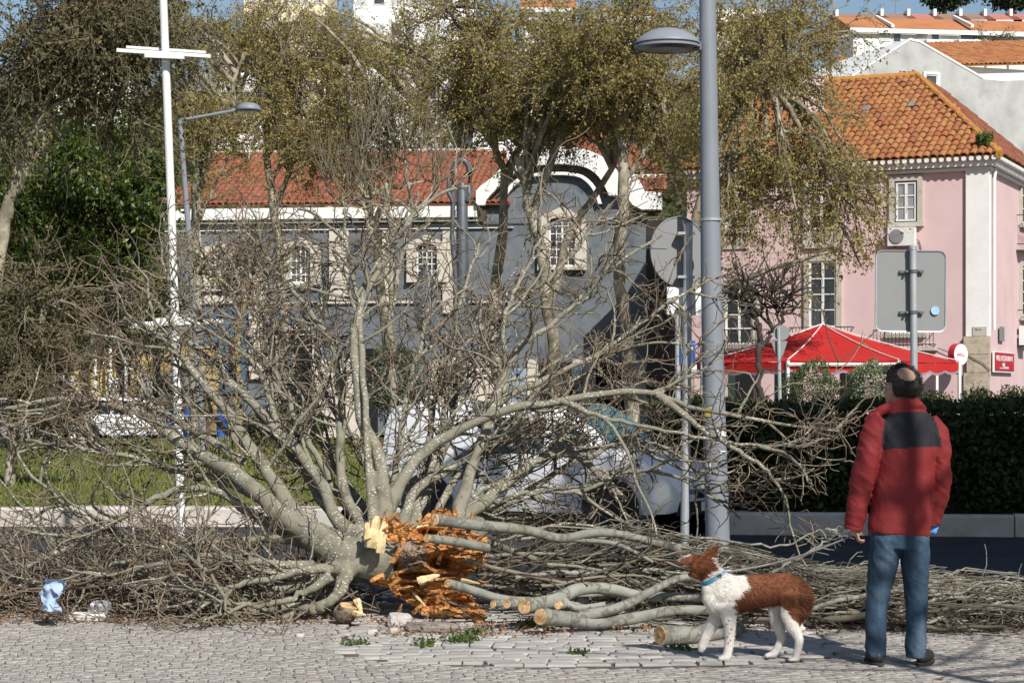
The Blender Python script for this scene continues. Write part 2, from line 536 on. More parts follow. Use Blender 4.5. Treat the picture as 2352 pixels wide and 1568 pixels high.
# grass blades on the nearer lawn
nbld = 26000
gx = -12 + 12.6 * RNG.random(nbld); gy = 25.5 + 31 * RNG.random(nbld) ** 1.6
gz = 0.13 + 0.05 * np.sin(gx * 0.7) * np.sin(gy * 0.5) + 0.004 * (gy - 25) - 0.01
c = np.stack([gx, gy, gz], 1)
hh = (0.05 + 0.09 * RNG.random(nbld))[:, None]
lean = RNG.normal(size=(nbld, 3)) * 0.05; lean[:, 2] = 0
wd = norm(np.stack([RNG.normal(size=nbld), RNG.normal(size=nbld) * 0.3, np.zeros(nbld)], 1)) * 0.022
V = np.stack([c - wd, c + wd, c + lean + np.array([0, 0, 1]) * hh], 1).reshape(-1, 3)
tag(mk('grass', V, np.arange(nbld * 3).reshape(-1, 3), grass_b), kind='stuff')

# ------------------------------------------------------------------ cobbles
# (boundary of the patch of bigger setts, seen as a curved dark line)
bx = [-1.14, -0.95, -0.70, -0.3, 0.1, 0.6, 1.1, 1.55, 1.9, 2.05]
by = [12.45, 12.05, 11.86, 11.70, 11.62, 11.60, 11.66, 11.80, 12.05, 12.4]
def bound(x):
    if x < bx[0] or x > bx[-1]: return 99.0
    return float(np.interp(x, bx, by))
def stone_mesh(seed):
    rr = random.Random(seed)
    j = lambda a: rr.uniform(-a, a)
    b4 = [(-.5 + j(.07), -.5 + j(.07)), (.5 + j(.07), -.5 + j(.07)), (.5 + j(.07), .5 + j(.07)), (-.5 + j(.07), .5 + j(.07))]
    V = [(x, y, -0.03) for x, y in b4] + [(x * 0.99, y * 0.99, -0.004) for x, y in b4] + [(x * 0.90, y * 0.90, j(0.0015)) for x, y in b4]
    Q = [(0, 1, 5, 4), (1, 2, 6, 5), (2, 3, 7, 6), (3, 0, 4, 7), (4, 5, 9, 8), (5, 6, 10, 9), (6, 7, 11, 10), (7, 4, 8, 11), (8, 9, 10, 11)]
    return np.array(V), np.array(Q)
variants = [stone_mesh(i) for i in range(10)]
stones = []
rr = random.Random(3)
SL = math.radians(24); cS, sS = math.cos(SL), math.sin(SL)
q_ = 6.0; row = 0
while q_ < 17.0:
    s = 0.071
    p_ = -2.0 + rr.uniform(0, s)
    while p_ < 13.0:
        w = s * rr.uniform(0.8, 1.3)
        pm = p_ + w / 2
        qq = q_ + 0.035 * math.sin(pm * 2.1 + row * 0.02) + rr.uniform(-0.008, 0.008)
        x = pm * cS - qq * sS; y = pm * sS + qq * cS
        if -5.2 < x < 5.2 and 10.0 < y < 14.8 and y < bound(x) - 0.05:
            stones.append((x, y, w * 0.92, s * rr.uniform(0.82, 0.93), SL + rr.uniform(-0.16, 0.16), 0))
        p_ += w
    q_ += s; row += 1
y = 11.5; row = 0
while y < 14.8:
    s = 0.135
    x = -1.6 + rr.uniform(0, s)
    while x < 2.2:
        w = s * rr.uniform(0.95, 1.7)
        yy = y + 0.13 * (x - 0.3) * 0.6 + rr.uniform(-0.008, 0.008)
        if bx[0] < x + w / 2 < bx[-1] and yy > bound(x + w / 2) + 0.05 and yy < 14.8:
            stones.append((x + w / 2, yy, w * 0.95, s * 0.93, rr.uniform(-0.05, 0.05) + 0.08, 1))
        x += w
    y += s; row += 1
def seen(s):
    u = 1176 + F * s[0] / s[1]
    return -20 < u < 2372 and s[1] > 10.85
order = sorted(range(len(stones)), key=lambda i: (not seen(stones[i]), stones[i][1] - 0.9 * (stones[i][2] > 0.125)))
single = set(order[:300])
def shared(name, m):
    out = []
    for V, Q in variants:
        me = bpy.data.meshes.new(name)
        me.from_pydata([tuple(p) for p in V], [], [tuple(q) for q in Q]); me.materials.append(m); me.update()
        out.append(me)
    return out
meshes = [shared('cobble', stone_obj), shared('sett', sett_obj)]
acc = [[[], [], 0], [[], [], 0]]
for i, (x, y, w, d, a, big) in enumerate(stones):
    dz = rr.uniform(-0.0025, 0.0025)
    if i in single:
        o = link_mesh('sett' if big else 'cobble', meshes[big][rr.randrange(10)], pav)
        o.location = (x - pav.location.x, y - pav.location.y, dz - pav.location.z)
        o.scale = (w, d, 1); o.rotation_euler = (rr.uniform(-.015, .015), rr.uniform(-.015, .015), a)
    else:
        V, Q = variants[rr.randrange(10)]
        ca, sa = math.cos(a), math.sin(a)
        X = V[:, 0] * w; Yv = V[:, 1] * d
        W = np.stack([x + X * ca - Yv * sa, y + X * sa + Yv * ca, V[:, 2] + dz + X * rr.uniform(-.03, .03) + Yv * rr.uniform(-.03, .03)], 1)
        k = acc[big]; k[0].append(W); k[1].append(Q + k[2]); k[2] += len(W)
for k, m, nm in ((acc[0], stone_m, 'cobbles'), (acc[1], sett_m, 'setts')):
    tag(mk(nm, np.concatenate(k[0]), np.concatenate(k[1]), m, pav), kind='stuff')
# ================================================================== buildings
class Facade:
    """a vertical wall plane between two ground points; finds wall places from what is seen"""
    def __init__(s, A, B):
        s.A = Vector((A[0], A[1], 0)); s.B = Vector((B[0], B[1], 0))
        s.f = (s.B - s.A).normalized(); s.L = (s.B - s.A).length
        s.n = Vector((s.f.y, -s.f.x, 0))
        if s.n.dot(-s.A) < 0: s.n = -s.n
    def s_of(s, u):
        k = (u - 1176.0) / F
        return (k * s.A.y - s.A.x) / (s.f.x - k * s.f.y)
    def pt(s, st, z, d=0.0):
        p = s.A + s.f * st + s.n * d
        return Vector((p.x, p.y, z))
    def at(s, u, v, d=0.0):
        st = s.s_of(u)
        Y = (s.A + s.f * st).y
        return s.pt(st, CAMH + (900 - v) / F * Y, d)
    def z(s, u, v):
        return s.at(u, v).z
    def rect(s, mb, u0, v0, u1, v1, d0, d1, m=0):
        a = s.at(u0, v1); c = s.at(u1, v0)
        s0, s1 = s.s_of(u0), s.s_of(u1)
        o = s.pt(s0, a.z, d0)
        mb.obox(o, s.f * (s1 - s0), s.n * (d1 - d0), Vector((0, 0, c.z - a.z)), m)
        return mb

glass = M('window_glass', [(0.02, 0.025, 0.03), (0.06, 0.07, 0.08)], 0.6, 0.06, spec=0.8)
glass_curtain = M('curtained_glass', [(0.18, 0.19, 0.20), (0.34, 0.35, 0.36)], 1.2, 0.12, spec=0.8)
white_paint = M('white_paint', [(0.66, 0.66, 0.64), (0.80, 0.80, 0.78)], 3, 0.6, 0.15, 30, dirt=((0.5, 0.48, 0.44), 0.9, 0.62))
white_wall = M('whitewash', [(0.70, 0.70, 0.68), (0.82, 0.82, 0.80)], 1.5, 0.85, 0.3, 12, dirt=((0.52, 0.50, 0.46), 0.7, 0.60, (1, 1, 0.35)))
green_frame = M('dark_green_paint', (0.03, 0.06, 0.05), 5, 0.5)
stone_trim = M('stone_surround', [(0.40, 0.37, 0.32), (0.55, 0.51, 0.45)], 3, 0.85, 0.4, 25, dirt=((0.28, 0.25, 0.2), 1.1, 0.58))
pink_wall = M('pink_render', [(0.60, 0.43, 0.43), (0.67, 0.50, 0.50)], 0.7, 0.9, 0.3, 14,
              dirt=((0.52, 0.38, 0.37), 0.45, 0.56, (1, 1, 0.4)))
tan_stone = M('weathered_tan_stone', [(0.30, 0.23, 0.14), (0.48, 0.42, 0.33), (0.24, 0.19, 0.13)], 2.2, 0.95, 0.8, 12, detail=8)
TILES = [(0.27, 0.095, 0.04), (0.32, 0.125, 0.05), (0.35, 0.165, 0.07), (0.30, 0.15, 0.05), (0.24, 0.08, 0.042), (0.20, 0.09, 0.05)]
tile_obj = M('clay_tile_single', [(0.32, 0.12, 0.045), (0.42, 0.19, 0.07)], 3, 0.85, 0.3, 20, island=('object', TILES, 0.75),
             dirt=((0.30, 0.17, 0.03), 2.0, 0.60))
tile_m = M('clay_tile', [(0.32, 0.12, 0.045), (0.42, 0.19, 0.07)], 0.6, 0.85, 0.3, 20, island=('piece', TILES, 0.7),
           dirt=((0.30, 0.17, 0.03), 0.5, 0.60))
tile_red = M('red_clay_tile', [(0.19, 0.067, 0.04), (0.26, 0.098, 0.055)], 0.5, 0.85, 0.3, 20,
             island=('piece', [(0.18, 0.06, 0.038), (0.245, 0.087, 0.048), (0.28, 0.118, 0.066)], 0.6), dirt=((0.24, 0.09, 0.055), 0.6, 0.6))
tile_ridge = M('lichen_ridge_tile', [(0.45, 0.26, 0.03), (0.50, 0.20, 0.06)], 1.2, 0.9, 0.4, 12)
iron = M('black_iron', (0.02, 0.02, 0.022), 5, 0.5, spec=0.5)
ac_white = M('appliance_white', [(0.62, 0.62, 0.6), (0.74, 0.74, 0.72)], 4, 0.5)
grey_plastic = M('grey_grille', (0.22, 0.22, 0.23), 8, 0.6)
dark_open = M('dark_interior', (0.012, 0.012, 0.014), 2, 0.9)

def tile_cols(name, corner_l, corner_r, top_l, top_r, pitch, row, parent, mat_s, mat_o, nobj=0, lap=0.05, prefer=None, rad=None):
    """barrel tiles laid over a (trapezoid) roof slope; returns number laid.  corner_*: eave ends, top_*: ridge ends"""
    cl, cr, tl, tr = Vector(corner_l), Vector(corner_r), Vector(top_l), Vector(top_r)
    e = (cr - cl); Le = e.length; e.normalize()
    # slope direction perpendicular to the eave inside the slope plane
    nrm = e.cross(tl - cl).normalized()
    if nrm.z < 0: nrm = -nrm
    up = nrm.cross(e).normalized()
    if up.z < 0: up = -up
    H = (tl - cl).dot(up)
    xl = (tl - cl).dot(e); xr = (tr - cl).dot(e)
    r = rad or pitch * 0.5
    SEG = 5
    def tile_geo():
        V = []
        for j, (yy, rad_, lift) in enumerate(((0, r * 1.04, 0.018), (row + lap, r * 0.88, 0.0))):
            for k in range(SEG + 1):
                an = PI * k / SEG
                V.append((math.cos(an) * rad_, yy, math.sin(an) * rad_ * 0.8 + lift))
        for k in range(SEG + 1):   # lip thickness
            an = PI * k / SEG
            V.append((math.cos(an) * r * 0.86, 0, math.sin(an) * r * 0.64 + 0.004))
        n = SEG + 1
        Q = [(k, k + 1, n + k + 1, n + k) for k in range(SEG)] + [(2 * n + k, 2 * n + k + 1, k + 1, k) for k in range(SEG)]
        return np.array(V), np.array(Q)
    TV, TQ = tile_geo()
    Mx = np.array([[e.x, up.x, nrm.x], [e.y, up.y, nrm.y], [e.z, up.z, nrm.z]])
    spots_ = []
    nx = int(Le / pitch)
    for i in range(nx + 1):
        x = (i + 0.5) * pitch
        h0 = 0.0
        # vertical extent at this column
        hmax = H
        if x < xl and xl > 0: hmax = H * x / xl
        if x > xr and xr < Le: hmax = H * (Le - x) / (Le - xr)
        j = 0
        while j * row < hmax - row * 0.25:
            spots_.append((x, j * row)); j += 1
    org = np.array(cl)
    rl = random.Random(5)
    cands = []
    for k, (x, h) in enumerate(spots_):
        w = org + Mx @ np.array((x, h, 0))
        u = 1176 + F * w[0] / w[1]; v = 900 - F * (w[2] - CAMH) / w[1]
        cands.append((k, u, v, w))
    obj_set = set()
    if nobj:
        vis = [q for q in cands if 0 < q[1] < 2352 and 0 < q[2] < 1568]
        vis.sort(key=lambda q: prefer(q) if prefer else q[3][1])
        obj_set = set(q[0] for q in vis[:nobj])
        me = bpy.data.meshes.new('roof_tile')
        me.from_pydata([tuple(p) for p in TV], [], [tuple(q) for q in TQ]); me.materials.append(mat_o)
        me.polygons.foreach_set('use_smooth', [True] * SEG + [False] * SEG); me.update()
        rot = Matrix(((e.x, up.x, nrm.x), (e.y, up.y, nrm.y), (e.z, up.z, nrm.z))).to_4x4()
    Vs, Qs, b = [], [], 0
    pw = wloc(parent)
    for k, u, v, w in cands:
        jx = rl.uniform(-0.012, 0.012); jz = rl.uniform(0, 0.03)
        if k in obj_set:
            o = link_mesh('roof_tile', me, parent)
            T = Matrix.Translation(Vector(w) - pw + e * jx + nrm * jz) @ rot @ Matrix.Rotation(rl.uniform(-0.06, 0.06), 4, 'Z')
            o.matrix_local = T
        else:
            W = TV.copy(); W[:, 0] += jx; W[:, 2] += jz
            Vs.append(W @ Mx.T + w); Qs.append(TQ + b); b += len(W)
    # deck below the tiles
    mb = MB()
    lo = nrm * -0.05
    mb.add([cl + nrm * 0.01, cr + nrm * 0.01, tr + nrm * 0.01, tl + nrm * 0.01, cl + lo, cr + lo, tr + lo, tl + lo],
           [(0, 1, 2, 3), (7, 6, 5, 4), (0, 4, 5, 1), (1, 5, 6, 2), (2, 6, 7, 3), (3, 7, 4, 0)])
    mb.build('roof_deck', mat_s, parent)
    if Vs:
        tag(mk('roof_tiles', np.concatenate(Vs), np.concatenate(Qs), mat_s, parent), kind='stuff')

def window(fac, u0, v0, u1, v1, parent, cols=2, rows=3, sur=0.0, name='window', gl=None, frame=white_paint, outer=None, sur_m=stone_trim, sill=True):
    s0, s1 = fac.s_of(u0), fac.s_of(u1)
    if s1 < s0: s0, s1 = s1, s0
    zt = fac.z((u0 + u1) / 2, v0); zb = fac.z((u0 + u1) / 2, v1)
    W = s1 - s0; H = zt - zb
    if sur:
        mb = MB(); t = sur
        Z = Vector((0, 0, 1))
        for (a, b, c, d) in ((s0 - t, s0, zb, zt), (s1, s1 + t, zb, zt), (s0 - t, s1 + t, zt, zt + t)):
            mb.obox(fac.pt(a, c, 0.004), fac.f * (b - a), fac.n * 0.09, Z * (d - c))
        mb.obox(fac.pt(s0 - t - 0.03, zb - t * 0.8, 0.004), fac.f * (W + 2 * t + 0.06), fac.n * 0.13, Z * t * 0.8)
        mb.build('window_surround', sur_m, parent)
    mb = MB(); Z = Vector((0, 0, 1)); fr = 0.055
    def bar(a, b, c, d, d0=0.012, d1=0.055):
        mb.obox(fac.pt(a, c, d0), fac.f * (b - a), fac.n * (d1 - d0), Z * (d - c))
    if outer is not None:
        ob = MB()
        for (a, b, c, d) in ((s0, s0 + .035, zb, zt), (s1 - .035, s1, zb, zt), (s0 + .035, s1 - .035, zt - .035, zt), (s0 + .035, s1 - .035, zb, zb + .035)):
            ob.obox(fac.pt(a, c, 0.01), fac.f * (b - a), fac.n * 0.06, Z * (d - c))
        ob.build('window_casing', outer, parent)
        s0 += .037; s1 -= .037; zb += .037; zt -= .037; W = s1 - s0; H = zt - zb
    bar(s0, s0 + fr, zb, zt); bar(s1 - fr, s1, zb, zt); bar(s0 + fr, s1 - fr, zt - fr, zt); bar(s0 + fr, s1 - fr, zb, zb + fr)
    iw = (W - 2 * fr) / cols; ih = (H - 2 * fr) / rows
    for c in range(1, cols):
        x = s0 + fr + c * iw; w = 0.075 if (cols == 2 or c * 2 == cols) else 0.03
        bar(x - w / 2, x + w / 2, zb + fr, zt - fr, 0.014, 0.062)
    for r_ in range(1, rows):
        z = zb + fr + r_ * ih
        bar(s0 + fr, s1 - fr, z - 0.018, z + 0.018, 0.016, 0.05)
    wo = mb.build(name, frame, parent)
    for c in range(cols):
        for r_ in range(rows):
            pb = MB()
            pb.obox(fac.pt(s0 + fr + c * iw, zb + fr + r_ * ih, 0.006), fac.f * iw, fac.n * 0.016, Z * ih)
            pb.build('pane', gl or glass, wo)
    return wo

def text_mesh(name, body, size, o, ux, uy, mat, parent, ext=0.004, align='LEFT', squash=1.0):
    cu = bpy.data.curves.new(name, 'FONT'); cu.body = body; cu.size = size; cu.extrude = ext; cu.align_x = align
    to = bpy.data.objects.new(name, cu); COL.objects.link(to)
    dg = bpy.context.evaluated_depsgraph_get()
    me = bpy.data.meshes.new_from_object(to.evaluated_get(dg))
    bpy.data.objects.remove(to)
    ux = Vector(ux).normalized(); uy = Vector(uy).normalized(); nz = ux.cross(uy)
    V = [tuple(Vector(o) + ux * (v.co.x * squash) + uy * v.co.y + nz * v.co.z) for v in me.vertices]
    Fc = [tuple(p.vertices) for p in me.polygons]
    return mk(name, V, Fc, mat, parent)

def railing(fac, u0, u1, v0, v1, parent, depth=0.35, mat=iron, slab=True):
    s0, s1 = sorted((fac.s_of(u0), fac.s_of(u1)))
    um = (u0 + u1) / 2
    zt = fac.z(um, v0); zb = fac.z(um, v1); Z = Vector((0, 0, 1))
    bal = MB()
    for z in (zt, zb + 0.06):
        bal.tube([fac.pt(s0, z, 0.02), fac.pt(s0, z, depth), fac.pt(s1, z, depth), fac.pt(s1, z, 0.02)], 0.016, 5)
    bo = bal.build('balcony_rail', mat, parent)
    n = max(4, int((s1 - s0) / 0.11))
    bm = MB()
    for i in range(n + 1):
        s = s0 + (s1 - s0) * i / n
        bm.tube([fac.pt(s, zb, depth), fac.pt(s, zt, depth)], 0.009, 4, False)
        if i < n:
            m_ = s + (s1 - s0) / n / 2; zm = (zb + zt) / 2; h = (zt - zb) * 0.22; w = (s1 - s0) / n * 0.4
            bm.tube([fac.pt(m_, zm + h, depth), fac.pt(m_ + w, zm, depth), fac.pt(m_, zm - h, depth), fac.pt(m_ - w, zm, depth), fac.pt(m_, zm + h, depth)], 0.006, 3, False)
    tag(bm.build('balusters', mat, bo), kind='stuff')
    if slab:
        MB().obox(fac.pt(s0 - 0.06, zb - 0.13, 0.003), fac.f * (s1 - s0 + 0.12), fac.n * (depth + 0.06), Z * 0.11).build('balcony_slab', stone_trim, parent)

def ac_unit(fac, u, v, w, h, parent_thing_label, d=0.32, name='air_conditioner'):
    st = fac.s_of(u); p = fac.at(u, v)
    t = thing(name, parent_thing_label, 'air conditioner', fac.pt(st, p.z - h / 2, 0.1))
    Z = Vector((0, 0, 1))
    MB().obox(fac.pt(st - w / 2, p.z - h / 2, 0.08), fac.f * w, fac.n * d, Z * h).build('casing', ac_white, t)
    g = MB()
    sg = 1 if fac.f.x > 0 else -1
    c = fac.pt(st - sg * w * 0.16, p.z, 0.08 + d + 0.003)
    g.lathe([(0.02, 0), (h * 0.40, 0), (h * 0.40, 0.02), (h * 0.36, 0.025), (0.02, 0.025)], c, 18, fac.n)
    go = g.build('fan_grille', grey_plastic, t)
    for q in (-0.3, 0.3):
        MB().obox(fac.pt(st + q * w - 0.015, p.z - h / 2 - 0.03, 0.003), fac.f * 0.03, fac.n * (d + 0.06), Z * 0.028).build('bracket', iron, t)
    return t

# ------------------------------------------------------------------ pink house
CX = Vector((14.35, 60.0, 0))
pf = Facade((CX.x, CX.y), (CX.x - 0.909 * 9.6, CX.y + 0.417 * 9.6))       # front, runs to the left
pr = Facade((CX.x, CX.y), (CX.x + 0.417 * 12, CX.y + 0.909 * 12))        # side, runs away to the right
pink = thing('pink_house', 'two storey pink rendered house with orange hipped tile roof behind the red awning', 'house', CX)
EZ = 8.62                                       # eaves
Zv = Vector((0, 0, 1))
wall = MB()
back = (pr.f * 12)
wall.obox(CX, pf.f * 9.6, back, Zv * EZ)
wall.build('wall', pink_wall, pink)
pil = MB()                                      # corner pilaster, white above, stone below
zs = pf.z(2255, 772)
pil.obox(pf.pt(-0.05, zs, 0.004), pf.f * 0.70, pf.n * 0.10, Zv * (EZ - 0.05 - zs))
pil.obox(pr.pt(-0.10, zs, 0.004), pr.f * 0.34, pr.n * 0.05, Zv * (EZ - 0.06 - zs))
pil.build('corner_pilaster', white_wall, pink)
nblk = 6
for i in range(nblk):
    h = zs / nblk
    mb = MB()
    w = 0.72 + (0.05 if i % 2 else -0.04)
    mb.obox(pf.pt(-0.06, i * h + 0.006, 0.004), pf.f * w, pf.n * (0.12 + 0.01 * (i % 2)), Zv * (h - 0.012))
    mb.build('quoin_stone', tan_stone, pink)
# cornice bands under the eaves
cor = MB()
cor.obox(pf.pt(-0.12, EZ - 0.34, 0.006), pf.f * 9.7, pf.n * 0.10, Zv * 0.10)
cor.obox(pr.pt(-0.12, EZ - 0.34, 0.007), pr.f * 12.0, pr.n * 0.09, Zv * 0.10)
cor.build('cornice', white_wall, pink)
cor2 = MB()
cor2.obox(pf.pt(-0.20, EZ - 0.22, 0.01), pf.f * 9.8, pf.n * 0.26, Zv * 0.26)
cor2.obox(pr.pt(-0.20, EZ - 0.221, 0.012), pr.f * 12.1, pr.n * 0.25, Zv * 0.26)
cor2.build('eaves_moulding', white_wall, pink)
sc = MB()                                       # scalloped under-row of eaves tiles
ns = 44
for fac, LL in ((pf, 9.9), (pr, 12.0)):
    for i in range(int(LL / 0.225)):
        sc.lathe([(0.0, 0), (0.075, 0), (0.075, 0.26)], fac.pt(-0.25 + i * 0.225, EZ - 0.005, 0.16), 8, fac.n)
tag(sc.build('eaves_tiles', white_wall, pink), kind='stuff')
# roof
ov = 0.42
c0 = pf.pt(0, EZ + 0.05, 0) + pf.n * ov + pr.n * ov
cL = pf.pt(9.6, EZ + 0.05, ov)
cR = pr.pt(12.0, EZ + 0.05, ov)
r_end = P(2106, 176, 67.15)
ridge_l = r_end + pf.f * 6.2 + Vector((0, 0, 0))
ridge_l.z = r_end.z
# front slope, side slope
tile_cols('t', c0, cL, r_end, ridge_l, 0.235, 0.40, pink, tile_m, tile_obj, 300, prefer=lambda q: -q[1])
tile_cols('t', c0, cR, r_end, r_end + (cR - c0) * 0.35 + Vector((0, 0, 0)), 0.235, 0.40, pink, tile_red, None, 0)
rd = MB()
def ridge_run(a, b, n, r):
    a = Vector(a); b = Vector(b); d = (b - a) / n
    for i in range(n):
        mb_p = a + d * i
        rd.tube([mb_p, mb_p + d * 1.06], [r, r * 0.86], 8, True)
ridge_run(c0 + Zv * 0.03, r_end + Zv * 0.05, 17, 0.13)
ridge_run(r_end + Zv * 0.05, ridge_l + Zv * 0.05, 14, 0.13)
tag(auto_smooth(rd.build('ridge_tiles', tile_ridge, pink)), kind='stuff')
rn_ = (pf.f.cross(ridge_l - c0)).normalized()
if rn_.z < 0: rn_ = -rn_
for (u, v) in ((2095, 247), (1990, 257)):      # two glass tiles let into the slope
    ray = P(u, v, 60) - Vector((0, 0, CAMH)); t_ = (c0 - Vector((0, 0, CAMH))).dot(rn_) / ray.dot(rn_)
    q = Vector((0, 0, CAMH)) + ray * t_ + rn_ * 0.11
    upv = rn_.cross(pf.f).normalized(); upv = upv if upv.z > 0 else -upv
    MB().obox(q - pf.f * 0.09 - upv * 0.2, pf.f * 0.18, upv * 0.4, rn_ * 0.03).build('glass_tile', glass_curtain, pink)
# chimney with sloping foot
ch = MB()
cp = P(1862, 262, 66.0)
ch.obox(cp + Vector((-0.42, -0.35, -1.2)), (0.82, 0.1, 0), (-0.1, 0.7, 0), (0, 0, 2.35))
cho = ch.build('chimney', pink_wall, pink)
MB().obox(cp + Vector((-0.47, -0.40, 1.15)), (0.93, 0.11, 0), (-0.11, 0.8, 0), (0, 0, 0.07)).build('chimney_cap', tan_stone, cho)
# windows
window(pf, 2056, 416, 2108, 511, pink, 2, 3, 0.17, gl=glass_curtain, outer=green_frame)
window(pf, 1858, 428, 1918, 560, pink, 2, 4, 0.17)
window(pf, 1668, 432, 1720, 526, pink, 2, 3, 0.17)
window(pf, 1860, 600, 1922, 752, pink, 2, 4, 0.17)
window(pf, 1668, 655, 1730, 790, pink, 2, 4, 0.17)
window(pf, 2050, 610, 2112, 765, pink, 2, 4, 0.17)
window(pr, 2343, 418, 2372, 520, pink, 2, 3, 0.15, outer=green_frame)
window(pr, 2343, 615, 2372, 730, pink, 2, 4, 0.15, outer=green_frame)
railing(pf, 2012, 2150, 758, 796, pink)
railing(pf, 1820, 1962, 752, 806, pink)
railing(pf, 1632, 1768, 758, 812, pink)
railing(pr, 2334, 2375, 503, 572, pink, 0.3)
railing(pr, 2336, 2375, 716, 770, pink, 0.3)
# stone panel under the upper left windows
for u in (1692, 1888):
    mb = MB(); pf.rect(mb, u - 30, 532, u + 30, 573, 0.004, 0.06); mb.build('apron_panel', stone_trim, pink)
# ground floor doors under the awning, plinth
for (u0, u1) in ((1690, 1740), (1780, 1845), (1930, 1985)):
    mb = MB(); pf.rect(mb, u0, 850, u1, 1015, 0.004, 0.02); mb.build('doorway', dark_open, pink)
mb = MB(); pf.rect(mb, 1676, 850, 1689, 1015, 0.004, 0.05); mb.build('door_leaf', green_frame, pink)
mb = MB(); pf.rect(mb, 1560, 828, 2222, 834, 0.004, 0.035); mb.build('string_course', pink_wall, pink)
# down pipe, wall plaque
dp = MB(); dp.tube([pr.pt(0.42, EZ - 0.25, 0.14), pr.pt(0.42, EZ - 0.6, 0.10), pr.pt(0.42, zs + 0.2, 0.10)], 0.055, 8)
dp.build('down_pipe', white_paint, pink)
pq = MB(); pf.rect(pq, 2236, 750, 2268, 772, 0.11, 0.13); pqo = pq.build('name_plaque', stone_trim, pink)
text_mesh('lettering', 'RUA', 0.10, pf.at(2242, 759, 0.135), -pf.f, Zv, grey_plastic, pqo)
pq2 = MB(); pr.rect(pq2, 2291, 751, 2301, 783, 0.06, 0.085); pq2.build('wall_plate', grey_plastic, pink)
# cables on the wall
cb = MB()
cb.tube([pf.at(2130, 790, 0.05), pf.at(2190, 812, 0.1), pf.at(2222, 826, 0.06)], 0.012, 4)
cb.tube([pf.at(2222, 815, 0.15), pf.at(2262, 835, 0.16), pf.at(2288, 860, 0.16)], 0.012, 4)
cb.tube([pf.at(2100, 545, 0.12), pf.at(2112, 555, 0.03), pf.at(2118, 580, 0.03)], 0.012, 4)
cb.build('cable', iron, pink)
ac_unit(pf, 2076, 545, 0.82, 0.56, 'white air conditioner under the upper right window of the pink house')
ac_unit(pr, 2340, 771, 0.8, 0.62, 'white air conditioner above the restaurant sign on the side wall')
# tuft growing in the eaves gutter
def leaf_ball(name, c, r, n, size, mat, parent=None, label=None, cat=None, group=None, kind=None, shell=0.55, flat=1.0, base=None):
    d = norm(RNG.normal(size=(n, 3)))
    lump = 1 + 0.22 * np.sin(d[:, 0] * 5 + c[0]) * np.sin(d[:, 1] * 4 + 1) + 0.15 * np.sin(d[:, 2] * 7 + c[0] * 3)
    rr_ = (shell + (1 - shell) * RNG.random(n) ** 0.6) * lump
    pts = np.array(c) + d * rr_[:, None] * np.asarray(r) * np.array([1, 1, flat])
    V, Q = leaves(pts, size, up=0.6)
    o = mk(name, V, Q, mat, parent, base=base)
    return tag(o, label, cat, group, kind)
weed_m = M('weed_leaf', [(0.05, 0.10, 0.02), (0.12, 0.16, 0.04)], 2, 0.7, trans=0.3, island=('piece', [(0.04, 0.09, 0.02), (0.14, 0.18, 0.05)], 0.6))
leaf_ball('weed', P(2262, 322, 60.2), (0.22, 0.2, 0.28), 500, 0.10, weed_m, None, 'green tuft of weeds growing from the eaves at the corner of the pink house', 'plant')
# round sign and red restaurant sign
red_paint = M('red_sign_paint', [(0.42, 0.02, 0.035), (0.50, 0.03, 0.05)], 2, 0.45)
sign_white = M('sign_white', [(0.72, 0.72, 0.72), (0.8, 0.8, 0.8)], 3, 0.4)
rs = thing('wall_sign', 'round white and red projecting sign on the pink wall near the corner', 'sign', pf.at(2207, 815, 0.5))
c = pf.at(2212, 815, 0.75)
MB().lathe([(0.0, -0.11), (0.33, -0.11), (0.33, 0.11), (0.0, 0.11)], c, 28, Vector((0.62, -0.78, 0))).build('drum', red_paint, rs)
face = MB().lathe([(0.0, 0.112), (0.315, 0.112), (0.315, 0.125), (0.0, 0.125)], c, 28, Vector((0.62, -0.78, 0))).build('face', sign_white, rs)
text_mesh('lettering', 'WELL', 0.15, c + Vector((0.62, -0.78, 0)) * 0.13 + Vector((-0.78, -0.62, 0)) * 0.2 - Zv * 0.06, (0.78, 0.62, 0), Zv, red_paint, face)
MB().tube([pf.at(2212, 815, 0.02), c], 0.025, 6).build('bracket', iron, rs)
ws = thing('restaurant_sign', 'red wall sign lettered WELL RESTAURANT with white border', 'sign', pr.at(2320, 830, 0.1))
a_ = 0.16; b_ = 3.2
z0_, z1_ = pr.z(2310, 856), pr.z(2310, 808)
MB().obox(pr.pt(a_ + 0.2, z0_, 0.06), pr.f * b_, pr.n * 0.05, Zv * (z1_ - z0_)).build('border', sign_white, ws)
pan = MB().obox(pr.pt(a_ + 0.27, z0_ + 0.05, 0.112), pr.f * (b_ - 0.14), pr.n * 0.012, Zv * (z1_ - z0_ - 0.1)).build('panel', red_paint, ws)
text_mesh('lettering', 'WELL RESTAURANT', 0.235, pr.pt(a_ + 0.40, z1_ - 0.30, 0.128), pr.f, Zv, sign_white, pan, squash=1.28)
mk_ = MB()
for k in range(3): mk_.obox(pr.pt(a_ + 1.42 + k * 0.14, z1_ - 0.47, 0.126), pr.f * 0.09, pr.n * 0.006, Zv * 0.11)
for k in range(9): mk_.obox(pr.pt(a_ + 1.0 + k * 0.16, z0_ + 0.12, 0.126), pr.f * 0.11, pr.n * 0.006, Zv * (0.03 if k < 4 else 0.06))
tag(mk_.build('small_print', sign_white, pan), kind='stuff')

